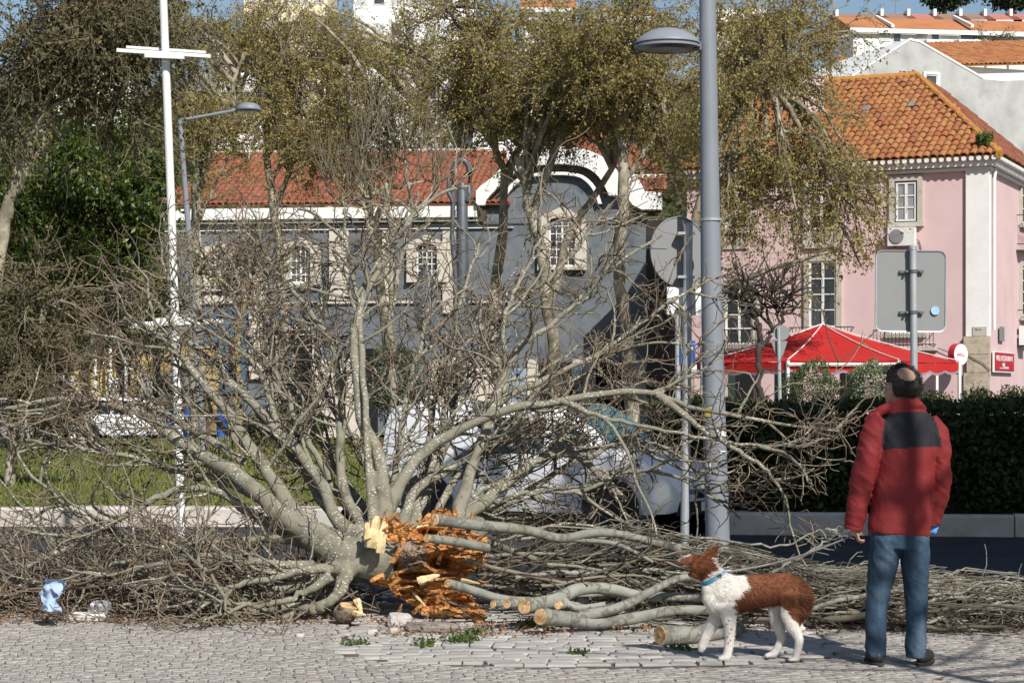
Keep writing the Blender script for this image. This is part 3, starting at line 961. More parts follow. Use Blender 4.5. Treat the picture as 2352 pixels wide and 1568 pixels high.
# ------------------------------------------------------------------ grey gabled house behind
grey_wall = M('lichen_grey_render', [(0.33, 0.335, 0.325), (0.44, 0.445, 0.43), (0.22, 0.225, 0.215)], 0.45, 0.95, 0.35, 9, detail=9, pos=[0.35, 0.52, 0.72])
gh = thing('gabled_house', 'grey lichen stained gable wall rising behind the pink house roof', 'house', P(2120, 1000, 84))
gf = Facade((P(1900, 900, 83).x, 83), (P(2480, 900, 87).x, 87))
poly = [(1905, 214), (1950, 182), (2090, 93), (2112, 98), (2258, 182), (2300, 186), (2480, 180)]
pp = []
for (u, v) in poly:
    q = gf.at(u, v); pp.append((gf.s_of(u), q.z))
pp = [(pp[0][0], 0.0)] + pp + [(pp[-1][0], 0.0)]
MB().prism(pp, gf.pt(0, 0, 0), gf.f, Zv, gf.n * -9).build('wall', grey_wall, gh)
cop = MB()
for i in range(1, 5):
    a = gf.pt(pp[i][0], pp[i][1], 0.03); b = gf.pt(pp[i + 1][0], pp[i + 1][1], 0.03)
    cop.add([a, b, b - gf.n * 9.0, a - gf.n * 9.0, a + Zv * .09, b + Zv * .09, b + Zv * .09 - gf.n * 9.0, a + Zv * .09 - gf.n * 9.0],
            [(0, 1, 5, 4), (4, 5, 6, 7), (3, 2, 1, 0), (0, 4, 7, 3), (1, 2, 6, 5)])
cop.build('coping', white_wall, gh)
window(gf, 2124, 172, 2152, 216, gh, 1, 2, 0.1, sur_m=white_wall, gl=glass)
vb = MB(); gf.rect(vb, 2066, 166, 2108, 184, 0.004, 0.02); vo = vb.build('vent', dark_open, gh)
for k in range(4):
    gf.rect(MB(), 2067 + k * 11, 166, 2071 + k * 11, 184, 0.02, 0.09).build('vent_bar', white_wall, vo)
# orange tiled house beyond it on the right, and at the left
h2 = thing('tiled_house', 'low white house with lichen yellow tile roof at the upper right', 'house', P(2300, 900, 96))
f2 = Facade((P(2150, 0, 94).x, 94), (P(2520, 0, 97).x, 97))
MB().obox(f2.pt(0, 0, 0), f2.f * f2.L, -f2.n * 8, Zv * f2.z(2300, 158)).build('wall', white_wall, h2)
e0 = f2.at(2150, 155, 0.4); e1 = f2.at(2520, 146, 0.4)
tile_cols('t', e0, e1, e0 + Vector((0.3, 5, 1.9)), e1 + Vector((0, 5, 1.9)), 0.26, 0.45, h2, tile_m, None)
h3 = thing('tiled_house', 'small tiled roof showing left of the grey gable behind leaves', 'house', P(1985, 900, 92))
f3 = Facade((P(1950, 0, 92).x, 92), (P(2030, 0, 93).x, 93))
MB().obox(f3.pt(0, 0, 0), f3.f * f3.L, -f3.n * 7, Zv * f3.z(1985, 185)).build('wall', white_wall, h3)
e0 = f3.at(1950, 188, 0.3); e1 = f3.at(2030, 186, 0.3)
tile_cols('t', e0, e1, e0 + Vector((0, 3.5, 1.6)), e1 + Vector((0, 3.5, 1.6)), 0.26, 0.45, h3, tile_m, None)

# ------------------------------------------------------------------ blue tiled building with the curved gable
blue_tile = M('blue_grey_wall_tile', [(0.07, 0.085, 0.10), (0.155, 0.175, 0.195), (0.055, 0.064, 0.078)], 0.9, 0.45, 0.2, 20, detail=8, spec=0.5)
blue_panel = M('mottled_blue_panel', [(0.02, 0.035, 0.06), (0.09, 0.15, 0.22), (0.025, 0.04, 0.065)], 1.0, 0.35, detail=8, spec=0.5)
cream = M('cream_stone', [(0.50, 0.45, 0.38), (0.62, 0.57, 0.50)], 1.6, 0.85, 0.3, 14, dirt=((0.36, 0.31, 0.25), 0.8, 0.6))
cf_ = Facade((P(380, 0, 78.2).x, 78.2), (P(1532, 0, 75.6).x, 75.6))
cb_ = thing('arcade_building', 'long building of blue grey tiles with red roof and white curved gable', 'building', cf_.pt(cf_.L / 2, 0))
mb = MB(); mb.obox(cf_.pt(0, -0.05, 0), cf_.f * cf_.L, -cf_.n * 11, Zv * (cf_.z(800, 512) + 0.05)); mb.build('wall', blue_tile, cb_)
band = MB(); cf_.rect(band, 380, 474, 1098, 508, 0.005, 0.35); cf_.rect(band, 380, 508, 1098, 514, 0.005, 0.22); cf_.rect(band, 380, 524, 1180, 531, 0.005, 0.12)
band.build('cornice', white_wall, cb_)
drt = M('brown_soffit_and_shadow', (0.10, 0.07, 0.05), 2, 0.9)
sb = MB(); cf_.rect(sb, 380, 514, 1150, 524, 0.004, 0.10); sb.build('frieze', drt, cb_)
e0 = cf_.at(376, 474, 0.4); e1 = cf_.at(1175, 470, 0.4)
up = -cf_.n * 6.5 + Zv * 2.75
tile_cols('t', e0, e1, e0 + up, e1 + up, 0.25, 0.42, cb_, tile_red, None)
rg = MB(); rg.tube([e0 + up + Zv * .08, e1 + up + Zv * .08], 0.10, 8); rg.build('ridge_cap', stone_trim, cb_)
# taller roof behind
e0 = cf_.at(890, 352, -6.6); e1 = cf_.at(1240, 350, -6.6)
up2 = -cf_.n * 2.6 + Zv * 1.2
tile_cols('t', e0, e1, e0 + up2, e1 + up2, 0.25, 0.42, cb_, tile_red, None)
e0 = cf_.at(1190, 372, -1.2); e1 = cf_.at(1520, 385, -1.2)
up3 = -cf_.n * 4.0 + Zv * 1.75
tile_cols('t', e0, e1, e0 + up3 + cf_.f * 1.2, e1 + up3 - cf_.f * 2.2, 0.25, 0.42, cb_, tile_red, None)
e0 = cf_.at(1440, 441, 0.2); e1 = cf_.at(1530, 441, 0.2)
tile_cols('t', e0, e1, e0 - cf_.n * 1.6 + Zv * .75, e1 - cf_.n * 1.6 + Zv * .75, 0.25, 0.42, cb_, tile_red, None)
for (u0, u1, v0, v1) in ((1056, 1074, 300, 342), (1096, 1114, 286, 338)):
    mb = MB()
    a = cf_.at(u0, v1, -6.0); b = cf_.at(u1, v0, -6.0)
    mb.obox(a - Zv * 0.6, cf_.f * (b - a).dot(cf_.f), -cf_.n * 0.4, Zv * (b.z - a.z + 0.6))
    mb.obox(a + Zv * (b.z - a.z) - cf_.f * 0.04 + cf_.n * 0.04, cf_.f * ((b - a).dot(cf_.f) + 0.08), -cf_.n * 0.48, Zv * 0.08)
    mb.build('chimney', white_wall, cb_)
# white parapet with a stepped ornament behind the ridge
orn = MB()
cf_.rect(orn, 1100, 330, 1200, 350, -5.2, -4.8); cf_.rect(orn, 1125, 285, 1138, 330, -5.2, -4.8); cf_.rect(orn, 1160, 270, 1172, 330, -5.2, -4.8)
cf_.rect(orn, 1138, 300, 1160, 330, -5.15, -4.85)
orn.build('roof_ornament', white_wall, cb_)
# the curved gable
outer = [(1098, 474), (1098, 438), (1120, 422), (1142, 404), (1158, 386), (1176, 370), (1196, 358), (1218, 350), (1246, 342), (1275, 339), (1298, 338), (1320, 342),
         (1344, 346), (1365, 353), (1380, 360), (1393, 367), (1406, 376), (1416, 387), (1421, 409), (1428, 430), (1440, 452)]
inner = [(1118, 474), (1122, 462), (1130, 452), (1148, 434), (1168, 416), (1182, 403), (1196, 393), (1220, 386), (1250, 382), (1280, 380), (1300, 380), (1320, 382), (1340, 385),
         (1356, 391), (1370, 401), (1382, 414), (1390, 428), (1396, 440), (1402, 452)]
def gpoly(pts):
    return [(cf_.s_of(u), cf_.at(u, v).z) for (u, v) in pts]
def resample(pts, n):
    p = np.array(pts, float); d = np.r_[0, np.cumsum(np.linalg.norm(np.diff(p, axis=0), axis=1))]
    t = np.linspace(0, d[-1], n)
    return np.stack([np.interp(t, d, p[:, 0]), np.interp(t, d, p[:, 1])], 1)
def ribbon(o_pts, i_pts, d0, d1, mb, n=30):
    A = resample(gpoly(o_pts), n); B = resample(gpoly(i_pts), n)
    vsx = []
    for k in range(n):
        for (p, d) in ((A[k], d0), (A[k], d1), (B[k], d1), (B[k], d0)):
            vsx.append(cf_.pt(p[0], p[1], d))
    fs = []
    for k in range(n - 1):
        for j in range(4):
            fs.append((k * 4 + j, k * 4 + (j + 1) % 4, (k + 1) * 4 + (j + 1) % 4, (k + 1) * 4 + j))
    fs.append((3, 2, 1, 0)); fs.append(((n - 1) * 4, (n - 1) * 4 + 1, (n - 1) * 4 + 2, (n - 1) * 4 + 3))
    mb.add(vsx, fs)
gw = gpoly(inner)
gw = [(gw[0][0], cf_.z(1118, 514))] + gw[1:-1] + [(cf_.s_of(1440), gw[-1][1]), (cf_.s_of(1440), cf_.z(1440, 514))]
MB().prism(gw, cf_.pt(0, 0, 0.06), cf_.f, Zv, -cf_.n * 1.2).build('gable_wall', blue_tile, cb_)
mb = MB(); ribbon(outer, inner, -1.3, 0.55, mb); mb.build('gable_arch', white_wall, cb_)
mo = [(1150, 474), (1160, 446), (1172, 428), (1196, 408), (1230, 400), (1266, 397), (1300, 397), (1337, 402), (1358, 416), (1374, 438), (1384, 470)]
mi_ = [(1158, 474), (1167, 450), (1180, 433), (1200, 415), (1232, 407), (1266, 404), (1300, 404), (1332, 408), (1351, 421), (1366, 441), (1376, 470)]
mb = MB(); ribbon(mo, mi_, 0.055, 0.34, mb, 24); mb.build('arch_moulding', white_wall, cb_)
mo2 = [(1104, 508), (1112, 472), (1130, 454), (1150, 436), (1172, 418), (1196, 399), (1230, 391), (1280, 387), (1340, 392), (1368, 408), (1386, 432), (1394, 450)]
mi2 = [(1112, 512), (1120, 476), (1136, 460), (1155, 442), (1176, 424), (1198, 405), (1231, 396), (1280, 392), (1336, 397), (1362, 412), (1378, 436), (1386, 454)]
mb = MB(); ribbon(mo2, mi2, 0.055, 0.20, mb, 24); mb.build('painted_arch_shadow', drt, cb_)  # brown ribbon paints the shadow line under the gable arch
# right shoulder
sh = gpoly([(1421, 409), (1436, 396), (1450, 394), (1462, 404), (1474, 424), (1482, 442), (1521, 446), (1521, 484), (1476, 484), (1456, 474), (1440, 454), (1430, 432)])
MB().prism(sh, cf_.pt(0, 0, 0.02), cf_.f, Zv, cf_.n * 0.5).build('gable_shoulder', white_wall, cb_)
mb = MB(); cf_.rect(mb, 1440, 392, 1521, 405, -1.6, -1.2); mb.build('parapet', white_wall, cb_)
mb = MB(); cf_.rect(mb, 1450, 486, 1521, 497, 0.004, 0.3); mb.build('shoulder_cornice', drt, cb_)
# openings
def arch_surround(u0, u1, v0, v1, t):
    """stone surround with a curved head"""
    o_ = [(u0 - t, v1), (u0 - t, v0 + 10), (u0 - t * 0.6, v0 - 4), ((u0 + u1) / 2, v0 - t * 0.95), (u1 + t * 0.6, v0 - 4), (u1 + t, v0 + 10), (u1 + t, v1)]
    i_ = [(u0, v1), (u0, v0 + 10), (u0 + 3, v0 + 4), ((u0 + u1) / 2, v0 - 2), (u1 - 3, v0 + 4), (u1, v0 + 10), (u1, v1)]
    mb = MB(); ribbon(o_, i_, 0.06, 0.22, mb, 28)
    cf_.rect(mb, u0 - t, v1, u1 + t, v1 + 9, 0.06, 0.26)
    mb.build('window_surround', cream, cb_)
arch_surround(1262, 1322, 500, 612, 26)
window(cf_, 1262, 498, 1322, 612, cb_, 4, 6, 0)
for (u0, u1, v0, v1) in ((480, 532, 575, 660), (668, 716, 566, 650), (958, 1006, 560, 640)):
    arch_surround(u0, u1, v0, v1, 22)
    window(cf_, u0, v0 - 2, u1, v1, cb_, 4, 5, 0)
for (u0, u1, v0, v1) in ((758, 802, 531, 690), (440, 462, 531, 700), (1018, 1046, 531, 720), (1490, 1512, 505, 890), (880, 905, 531, 700)):
    cf_.rect(MB(), u0, v0, u1, v1, 0.006, 0.16).build('pilaster', cream, cb_)
for i in range(13):                              # toothed quoin column
    mb = MB(); w = 6 if i % 2 else 0
    cf_.rect(mb, 576, 618 + i * 19.5, 606 + w, 618 + i * 19.5 + 18.6, 0.006, 0.20 + 0.10 * (i % 2))
    mb.build('quoin_stone', cream, cb_)
fl = MB(); cf_.rect(fl, 380, 690, 1180, 700, 0.006, 0.12); fl.build('string_course', cream, cb_)
for (u0, u1) in ((470, 572), (612, 668)):
    cf_.rect(MB(), u0, 702, u1, 905, 0.006, 0.05).build('blue_panel', blue_panel, cb_)
for k in range(6):
    MB().lathe([(0, 0), (0.17, 0), (0.17, 0.06)], cf_.at(480 + k * 17, 688, 0.13), 10, cf_.n).build('scallop', cream, cb_)
dr = MB(); cf_.rect(dr, 632, 748, 718, 758, 0.006, 0.35); cf_.rect(dr, 640, 758, 710, 770, 0.006, 0.22); cf_.rect(dr, 636, 770, 652, 1010, 0.006, 0.2); cf_.rect(dr, 720, 770, 738, 1010, 0.006, 0.2)
dr.build('door_case', cream, cb_)
for (u0, u1, v0) in ((654, 718, 775), (1238, 1312, 832), (1370, 1440, 830), (420, 470, 790), (830, 868, 800)):
    cf_.rect(MB(), u0, v0, u1, 1012, 0.006, 0.03).build('doorway', dark_open, cb_)
for (u0, u1) in ((985, 1042), (1062, 1150), (1212, 1236), (1316, 1368), (1442, 1490), (740, 828)):
    cf_.rect(MB(), u0, 825, u1, 1012, 0.006, 0.12).build('cream_pier', cream, cb_)
gp = M('pale_blue_glass', [(0.18, 0.27, 0.36), (0.34, 0.44, 0.52)], 1, 0.15)
mb = MB(); cf_.rect(mb, 1152, 845, 1210, 920, 0.006, 0.05); mb.build('shop_window', gp, cb_)
mb = MB(); cf_.rect(mb, 1315, 838, 1340, 918, 0.125, 0.16); mb.build('shop_window', blue_panel, cb_)
text_mesh('lettering', 'DAL', 0.55, cf_.at(622, 756, 0.055), cf_.f, Zv, dark_open, cb_)
lan = thing('wall_lantern', 'small red lantern on the dark blue wall', 'lantern', cf_.at(545, 808, 0.2))
MB().lathe([(0.0, -0.20), (0.10, -0.18), (0.16, 0.0), (0.12, 0.16), (0.0, 0.2)], cf_.at(545, 800, 0.35), 10).build('shade', M('red_lantern', (0.55, 0.06, 0.03), 3, 0.5), lan)
MB().tube([cf_.at(530, 795, 0.02), cf_.at(536, 794, 0.3), cf_.at(545, 796, 0.35)], 0.03, 5).build('bracket', iron, lan)
# side wall closing the gap to the right, its shade painted as dark brown
slim = thing('shaded_gap_wall', 'narrow side wall painted dark brown for the shaded gap between the arcade and the pink house', 'building', P(1510, 1000, 72))
sf = Facade((P(1484, 0, 71.6).x, 71.6), (P(1536, 0, 71.2).x, 71.2))
gap_shade_brown = M('painted_gap_shade', [(0.035, 0.028, 0.026), (0.075, 0.062, 0.056)], 1.5, 0.7, 0.2, 10)
MB().obox(sf.pt(0, -0.05, 0), sf.f * sf.L, -sf.n * 3, Zv * (sf.z(1510, 505) + 0.05)).build('wall', gap_shade_brown, slim)
for k in range(9):
    mb = MB(); sf.rect(mb, 1485, 520 + k * 52, 1535, 568 + k * 52, 0.003, 0.03); mb.build('panel', gap_shade_brown, slim)
# low ochre house at far left behind the trees
ochre = M('ochre_render', [(0.50, 0.36, 0.15), (0.62, 0.47, 0.22)], 1.2, 0.9, 0.3, 12, dirt=((0.36, 0.25, 0.12), 0.8, 0.6))
oh = thing('ochre_house', 'low ochre yellow house with white posts at the left behind the parked cars', 'house', P(220, 1000, 76))
of_ = Facade((P(20, 0, 77).x, 77), (P(452, 0, 75.5).x, 75.5))
MB().obox(of_.pt(0, -0.05, 0), of_.f * of_.L, -of_.n * 6, Zv * (of_.z(200, 795) + 0.05)).build('wall', ochre, oh)
mb = MB(); of_.rect(mb, 10, 778, 330, 792, 0.005, 0.9); mb.build('canopy', grey_plastic, oh)
for (u0, u1) in ((100, 160), (268, 300), (352, 368)):
    of_.rect(MB(), u0, 860 if u0 == 100 else 800, u1, 1010, 0.006, 0.04).build('doorway', dark_open, oh)
for u in (238, 272, 308, 165):
    b = of_.at(u, 1000, 0.8); b.z = -0.05; t = Vector((b.x, b.y, of_.z(u, 792)))
    MB().tube([b, t], 0.06, 8).build('post', white_paint, oh)
for (u0, u1) in ((164, 176), (258, 276), (318, 350)):
    mb = MB(); of_.rect(mb, u0, 868, u1, 1010, 0.006, 0.08); mb.build('white_pier', white_wall, oh)
mb = MB(); of_.rect(mb, 378, 850, 455, 1010, 0.006, 0.10); mb.build('stone_pier', tan_stone, oh)
# ================================================================== hill and far houses
scrub = M('hill_scrub', [(0.045, 0.055, 0.02), (0.085, 0.08, 0.035), (0.03, 0.045, 0.018)], 0.12, 0.95, 0.8, 3)
def hill_z(X, Y):
    t = np.clip((Y - 92) / 130.0, 0, 1.2)
    return -0.3 + 33.5 * (t ** 0.85) + 1.2 * np.sin(X * 0.09) * t
sheet('hill', -140, 160, 91, 420, 0, scrub, 60, 60, fz=hill_z)
scrub_leaf = M('scrub_leaf', [(0.04, 0.07, 0.02), (0.09, 0.09, 0.03)], 0.2, 0.9, trans=0.2,
               island=('piece', [(0.022, 0.045, 0.015), (0.055, 0.075, 0.025), (0.10, 0.09, 0.035), (0.08, 0.06, 0.03)], 0.75))
n = 42000
hx = -55 + 120 * RNG.random(n); hy = 93 + 100 * RNG.random(n)
cl = np.sin(hx * 0.55) * np.sin(hy * 0.37 + hx * 0.2) + 0.6 * np.sin(hx * 1.3 + 2) * np.sin(hy * 0.9)
keep = cl > -0.35
hx, hy, cl = hx[keep], hy[keep], cl[keep]
hz = hill_z(hx, hy) + RNG.random(len(hx)) * (1.0 + 2.4 * np.clip(cl, 0, 1.4))
V, Q = leaves(np.stack([hx, hy, hz], 1), 0.55, 0.8, up=0.5)
tag(mk('hillside_scrub', V, Q, scrub_leaf), kind='stuff')

far_white = M('far_white_render', [(0.70, 0.70, 0.69), (0.80, 0.80, 0.78)], 0.3, 0.9)
far_cream = M('far_cream_render', [(0.70, 0.62, 0.44), (0.78, 0.70, 0.52)], 0.3, 0.9)
far_roof = M('far_clay_roof', [(0.36, 0.13, 0.06), (0.46, 0.19, 0.08), (0.30, 0.13, 0.08)], 0.25, 0.9, 0.3, 4)
far_roof_dark = M('far_weathered_roof', [(0.22, 0.15, 0.11), (0.34, 0.19, 0.12)], 0.25, 0.9)
far_roof_pink = M('far_rose_roof', [(0.42, 0.15, 0.12), (0.5, 0.2, 0.16)], 0.25, 0.9)
shut = M('shutter_grey', (0.5, 0.52, 0.54), 1, 0.7)
def far_block(u0, u1, vt, vb, Y, label, mat, roof=None, nx=5, ny=3, depth=10, dY=0.0, blank=False, wm=glass):
    t = thing('apartment_block' if (vb - vt) > 60 else 'hill_house', label, 'building', P((u0 + u1) / 2, vb, Y))
    f = Facade((P(u0, 0, Y).x, Y), (P(u1, 0, Y + dY).x, Y + dY))
    z0 = f.z((u0 + u1) / 2, vb) - 9; z1 = f.z(u0, vt)
    MB().obox(f.pt(0, z0, 0), f.f * f.L, -f.n * depth, Zv * (z1 - z0)).build('wall', mat, t)
    if roof:
        o = 0.5; hgt = roof[1]
        A = f.pt(-o, z1 + 0.02, o); B = f.pt(f.L + o, z1 + 0.02, o); C = f.pt(f.L + o, z1 + hgt, -depth / 2); D = f.pt(-o, z1 + hgt, -depth / 2)
        E = f.pt(f.L + o, z1 + 0.02, -depth - o); G_ = f.pt(-o, z1 + 0.02, -depth - o)
        MB().add([A, B, C, D, E, G_], [(0, 1, 2, 3), (3, 2, 4, 5), (1, 4, 2), (0, 3, 5), (0, 5, 4, 1)]).build('roof', roof[0], t)
        fb = MB(); fb.obox(f.pt(-o, z1 - 0.45, o + 0.01), f.f * (f.L + 2 * o), f.n * 0.06, Zv * 0.44); fb.build('fascia', far_white, t)
    if not blank:
        for i in range(nx):
            for j in range(ny):
                s = f.L * (i + 0.5) / nx; z = z1 - 1.6 - j * 2.9
                w = 1.1
                fr = MB().obox(f.pt(s - w / 2, z - 0.75, 0.003), f.f * w, f.n * 0.05, Zv * 1.4).build('window', white_paint, t)
                MB().obox(f.pt(s - w / 2 + 0.1, z - 0.65, 0.055), f.f * (w - 0.2), f.n * 0.02, Zv * 1.1).build('pane', wm if (i * 5 + j * 3) % 4 == 0 else shut, fr)
    return t, f
far_block(560, 752, -120, 150, 186, 'tall cream apartment tower on the hill behind the left trees', far_cream, None, 5, 5)
far_block(812, 1088, -120, 122, 182, 'wide white apartment tower on the hill above the curved gable', far_white, None, 7, 5)
far_block(500, 622, 92, 150, 176, 'white hillside house in front of the cream tower', far_white, (far_roof, 1.6), 3, 1)
far_block(120, 300, 36, 84, 188, 'long white house at the upper left behind the trees', far_white, (far_roof, 1.8), 5, 1)
far_block(1086, 1146, 84, 118, 178, 'small white house with orange roof right of the white tower', far_white, (far_roof, 1.5), 2, 1)
far_block(1205, 1315, 20, 62, 200, 'white hillside house high above the curved gable', far_white, (far_roof, 1.8), 4, 1)
far_block(1400, 1500, 40, 80, 196, 'white hillside house left of the large lamp head', far_white, (far_roof, 1.8), 4, 1)
far_block(1640, 1765, 20, 92, 192, 'white block on the hill right of the tall lamp pole', far_white, None, 4, 2)
# terraces at upper right
t, f = far_block(1960, 2460, 66, 120, 196, 'long white terrace with orange roof at the upper right', far_white, (far_roof, 2.0), 0, 0, 9, 3, True)
for k, (u, v, w, h, m) in enumerate(((2032, 84, 1.2, 1.0, shut), (2060, 88, 0.9, 0.9, glass), (2118, 86, 1.2, 1.0, shut), (2148, 88, 0.9, 0.9, glass), (2222, 92, 1.6, 1.9, glass),
                         (2262, 94, 2.6, 1.7, green_frame), (2312, 96, 1.2, 1.1, shut), (2340, 97, 1.2, 1.1, shut))):
    p = f.at(u, v); s = f.s_of(u)
    fr = MB().obox(f.pt(s - w / 2, p.z - h / 2, 0.004), f.f * w, f.n * 0.06, Zv * h).build('window', white_paint, t)
    MB().obox(f.pt(s - w / 2 + 0.1, p.z - h / 2 + 0.1, 0.066), f.f * (w - 0.2), f.n * 0.02, Zv * (h - 0.2)).build('pane', m, fr)
for (u, v) in ((2152, 108), (2226, 108), (2262, 108)):
    p = f.at(u, v); s = f.s_of(u)
    MB().obox(f.pt(s - 1.4, p.z - 0.55, 0.004), f.f * 2.8, f.n * 1.0, Zv * 1.1).build('balcony', far_white, t)
for k in range(9):
    p = f.at(2182, 88 + k * 5); s = f.s_of(2182)
    MB().obox(f.pt(s - 0.9, p.z, 0.004), f.f * 1.8, f.n * 0.12, Zv * 0.09).build('stair_slat', shut, t)
for u in (2043, 2225):
    pw_ = MB()
    s = f.s_of(u); z1 = f.z(u, 66)
    pw_.add([f.pt(s, z1, .6), f.pt(s, z1 + .30, .6), f.pt(s, z1 + 2.15, -4.5), f.pt(s, z1 + 1.8, -4.5), f.pt(s + .3, z1, .6), f.pt(s + .3, z1 + .30, .6), f.pt(s + .3, z1 + 2.15, -4.5), f.pt(s + .3, z1 + 1.8, -4.5)],
            [(0, 1, 2, 3), (7, 6, 5, 4), (1, 5, 6, 2), (0, 4, 5, 1)])
    pw_.build('party_wall', far_white, t)
hh_ = [(1930, 2035, far_roof_dark), (2035, 2097, far_roof_dark), (2097, 2158, far_roof_pink), (2158, 2218, far_roof_dark), (2218, 2275, far_roof_dark), (2275, 2335, far_roof_pink), (2335, 2440, far_roof_pink)]
descr = ['leftmost house of the far row with brown roof', 'brown roofed terrace house second in the far row', 'rose roofed house between brown roofs in the far row', 'brown roofed house right of the rose roof in the far row',
         'brown roofed house left of the end houses of the far row', 'rose roofed house next to the end of the far row', 'rose roofed end house at the right edge of the far row']
for (u0, u1, m), d in zip(hh_, descr):
    t, f = far_block(u0, u1, 48, 70, 226, d + ' on the skyline', far_white, (m, 1.5), 3, 1, 8)
    mb = MB(); z1 = f.z(u0, 48)
    mb.obox(f.pt(-0.12, z1 + 0.9, -2.6), f.f * 0.35, -f.n * 2.2, Zv * 0.95); mb.build('party_wall', far_white, t)
    an = MB(); s = f.L * 0.6
    an.tube([f.pt(s, z1 + 1.2, -4), f.pt(s, z1 + 4.0, -4)], 0.035, 4)
    for q in (3.1, 3.5, 3.9): an.tube([f.pt(s - 0.6, z1 + q, -4), f.pt(s + 0.6, z1 + q, -4)], 0.025, 4)
    if u0 == 2035: an.build('aerial', grey_plastic, t)

# ================================================================== trees
syc_leaf = M('plane_tree_leaf', [(0.17, 0.135, 0.045), (0.26, 0.225, 0.07)], 0.3, 0.8, trans=0.35, spec=0.2,
             island=('piece', [(0.20, 0.145, 0.07), (0.34, 0.26, 0.10), (0.48, 0.42, 0.13), (0.33, 0.32, 0.09), (0.38, 0.23, 0.10)], 0.8))
syc_bark = M('plane_tree_bark', [(0.20, 0.175, 0.13), (0.40, 0.36, 0.28), (0.15, 0.13, 0.09), (0.31, 0.29, 0.2)], 1.6, 0.9, 0.4, 14, detail=6,
             dirt=((0.20, 0.20, 0.06), 0.9, 0.62))
syc_twig = M('plane_tree_twig', [(0.14, 0.118, 0.08), (0.25, 0.215, 0.145)], 1, 0.9, island=('piece', [(0.10, 0.08, 0.055), (0.27, 0.23, 0.155)], 0.6))

def to_world(pts, Y0, Y1=None):
    """polyline of (u, v) or (u, v, Y)"""
    out = []
    for i, p in enumerate(pts):
        Yv = p[2] if len(p) > 2 else Y0
        out.append(tuple(P(p[0], p[1], Yv)))
    return out

def tree(label, stems, Y, blobs, n1=16, n2=9, n3=7, nl=14, leaf=0.08, leaf_m=syc_leaf, twig=syc_twig, bk=syc_bark, droop=0.12, name='plane_tree', depth=1.0, group=None, wob=0.16, bare=False, up=0.0, zig=0.24, l3=(0.5, 1.1)):
    """stems: [(points, r_base, r_top)] in working pixels at distance Y; blobs: crown ellipsoids (u, v, ru, rv)"""
    base = P(stems[0][0][0][0], stems[0][0][0][1], stems[0][0][0][2] if len(stems[0][0][0]) > 2 else Y)
    base.z = min(base.z, 0.1)
    t = thing(name, label, 'tree', base, group)
    px = Y / F
    stem_paths = []
    mb = []
    for (pts, r0, r1) in stems:
        w = spline(to_world(pts, Y), 22)
        w[1:-1] += RNG.normal(size=(20, 3)) * 0.03
        if stems[0][0] is pts: w[0, 2] = base.z - 0.1
        stem_paths.append(w)
        rad = np.linspace(r0, r1, 22) * px * (1 + 0.06 * RNG.normal(size=22))
        mb.append(tubes(w[None], rad[None], 9))
    V, Q = merge(mb)
    mk('trunk', V, Q, bk, t, smooth=True)
    SP = np.array(stem_paths)
    # limbs reach from the stems towards places in the crown blobs
    W = np.array([b[2] * b[3] for b in blobs], float); W /= W.sum()
    pick = RNG.choice(len(blobs), n1, p=W)
    B = np.array(blobs, float)[pick]
    q = norm(RNG.normal(size=(n1, 3))) * RNG.random((n1, 1)) ** 0.45
    tu = B[:, 0] + q[:, 0] * B[:, 2]; tv = B[:, 1] + q[:, 1] * B[:, 3]
    ty = Y + q[:, 2] * (B[:, 2] + B[:, 3]) / 2 * px * depth
    tgt = np.stack([(tu - 1176) / F * ty, ty, CAMH + (900 - tv) / F * ty], 1)
    st = []
    for k in range(n1):
        si = RNG.integers(0, len(SP))
        pth = SP[si]
        d = np.linalg.norm(pth - tgt[k], axis=1)
        j = int(np.clip(np.argmin(d) - RNG.integers(2, 7), 5, 20))
        st.append(pth[j])
    st = np.array(st)
    L1 = np.empty((n1, 12, 3))
    for i in range(12):
        f = i / 11
        L1[:, i] = st * (1 - f) + tgt * f
        L1[:, i, 2] += 0.12 * np.linalg.norm(tgt - st, axis=1) * math.sin(f * PI)
    L1[:, 1:-1] += np.cumsum(RNG.normal(size=(n1, 10, 3)) * 0.05, axis=1) * np.sin(np.linspace(0.3, PI - .3, 10))[None, :, None]
    ln = np.linalg.norm(tgt - st, axis=1)
    parts = [tubes(L1, (np.linspace(1, 0.3, 12)[None] * (0.020 * ln[:, None] + 0.018)), 5)]
    V, Q = merge(parts); mk('limbs', V, Q, bk, t, smooth=True)
    o, d, i, tt = shoots(L1, n1 * n2, 0.25, 1.0, (0.4, 1.2), (0, 0, 0.1 + up))
    L2 = grow(o, d, (0.9 + 0.9 * RNG.random(len(o))) * (0.55 + 0.12 * ln[i]), 8, wob, (0, 0, -droop * 0.5 + up * .2))
    o, d, i, tt = shoots(L2, n1 * n2 * n3, 0.15, 1.0, (0.4, 1.1), (0, 0, up))
    L3 = grow(o, d, l3[0] + (l3[1] - l3[0]) * RNG.random(len(o)), 6, zig, (0, 0, -droop + up * .3))
    ts = [tubes(L2, np.linspace(0.020, 0.009, 8)[None] * np.ones((len(L2), 1)), 4), tubes(L3, np.linspace(0.008, 0.004, 6)[None] * np.ones((len(L3), 1)), 3)]
    V, Q = merge(ts); tag(mk('twigs', V, Q, twig, t), kind='stuff')
    if not bare:
        n_ = len(L3) * nl
        ii = RNG.integers(0, len(L3), n_); x = RNG.random(n_) ** 0.8 * 4.999; k = x.astype(int); f = (x - k)[:, None]
        c = L3[ii, k] * (1 - f) + L3[ii, k + 1] * f + RNG.normal(size=(n_, 3)) * 0.05
        V, Q = leaves(c, leaf, 0.4 if leaf > 0.12 else 0.65, droop=0.8)
        tag(mk('crown', V, Q, leaf_m, t), kind='stuff')
    return t

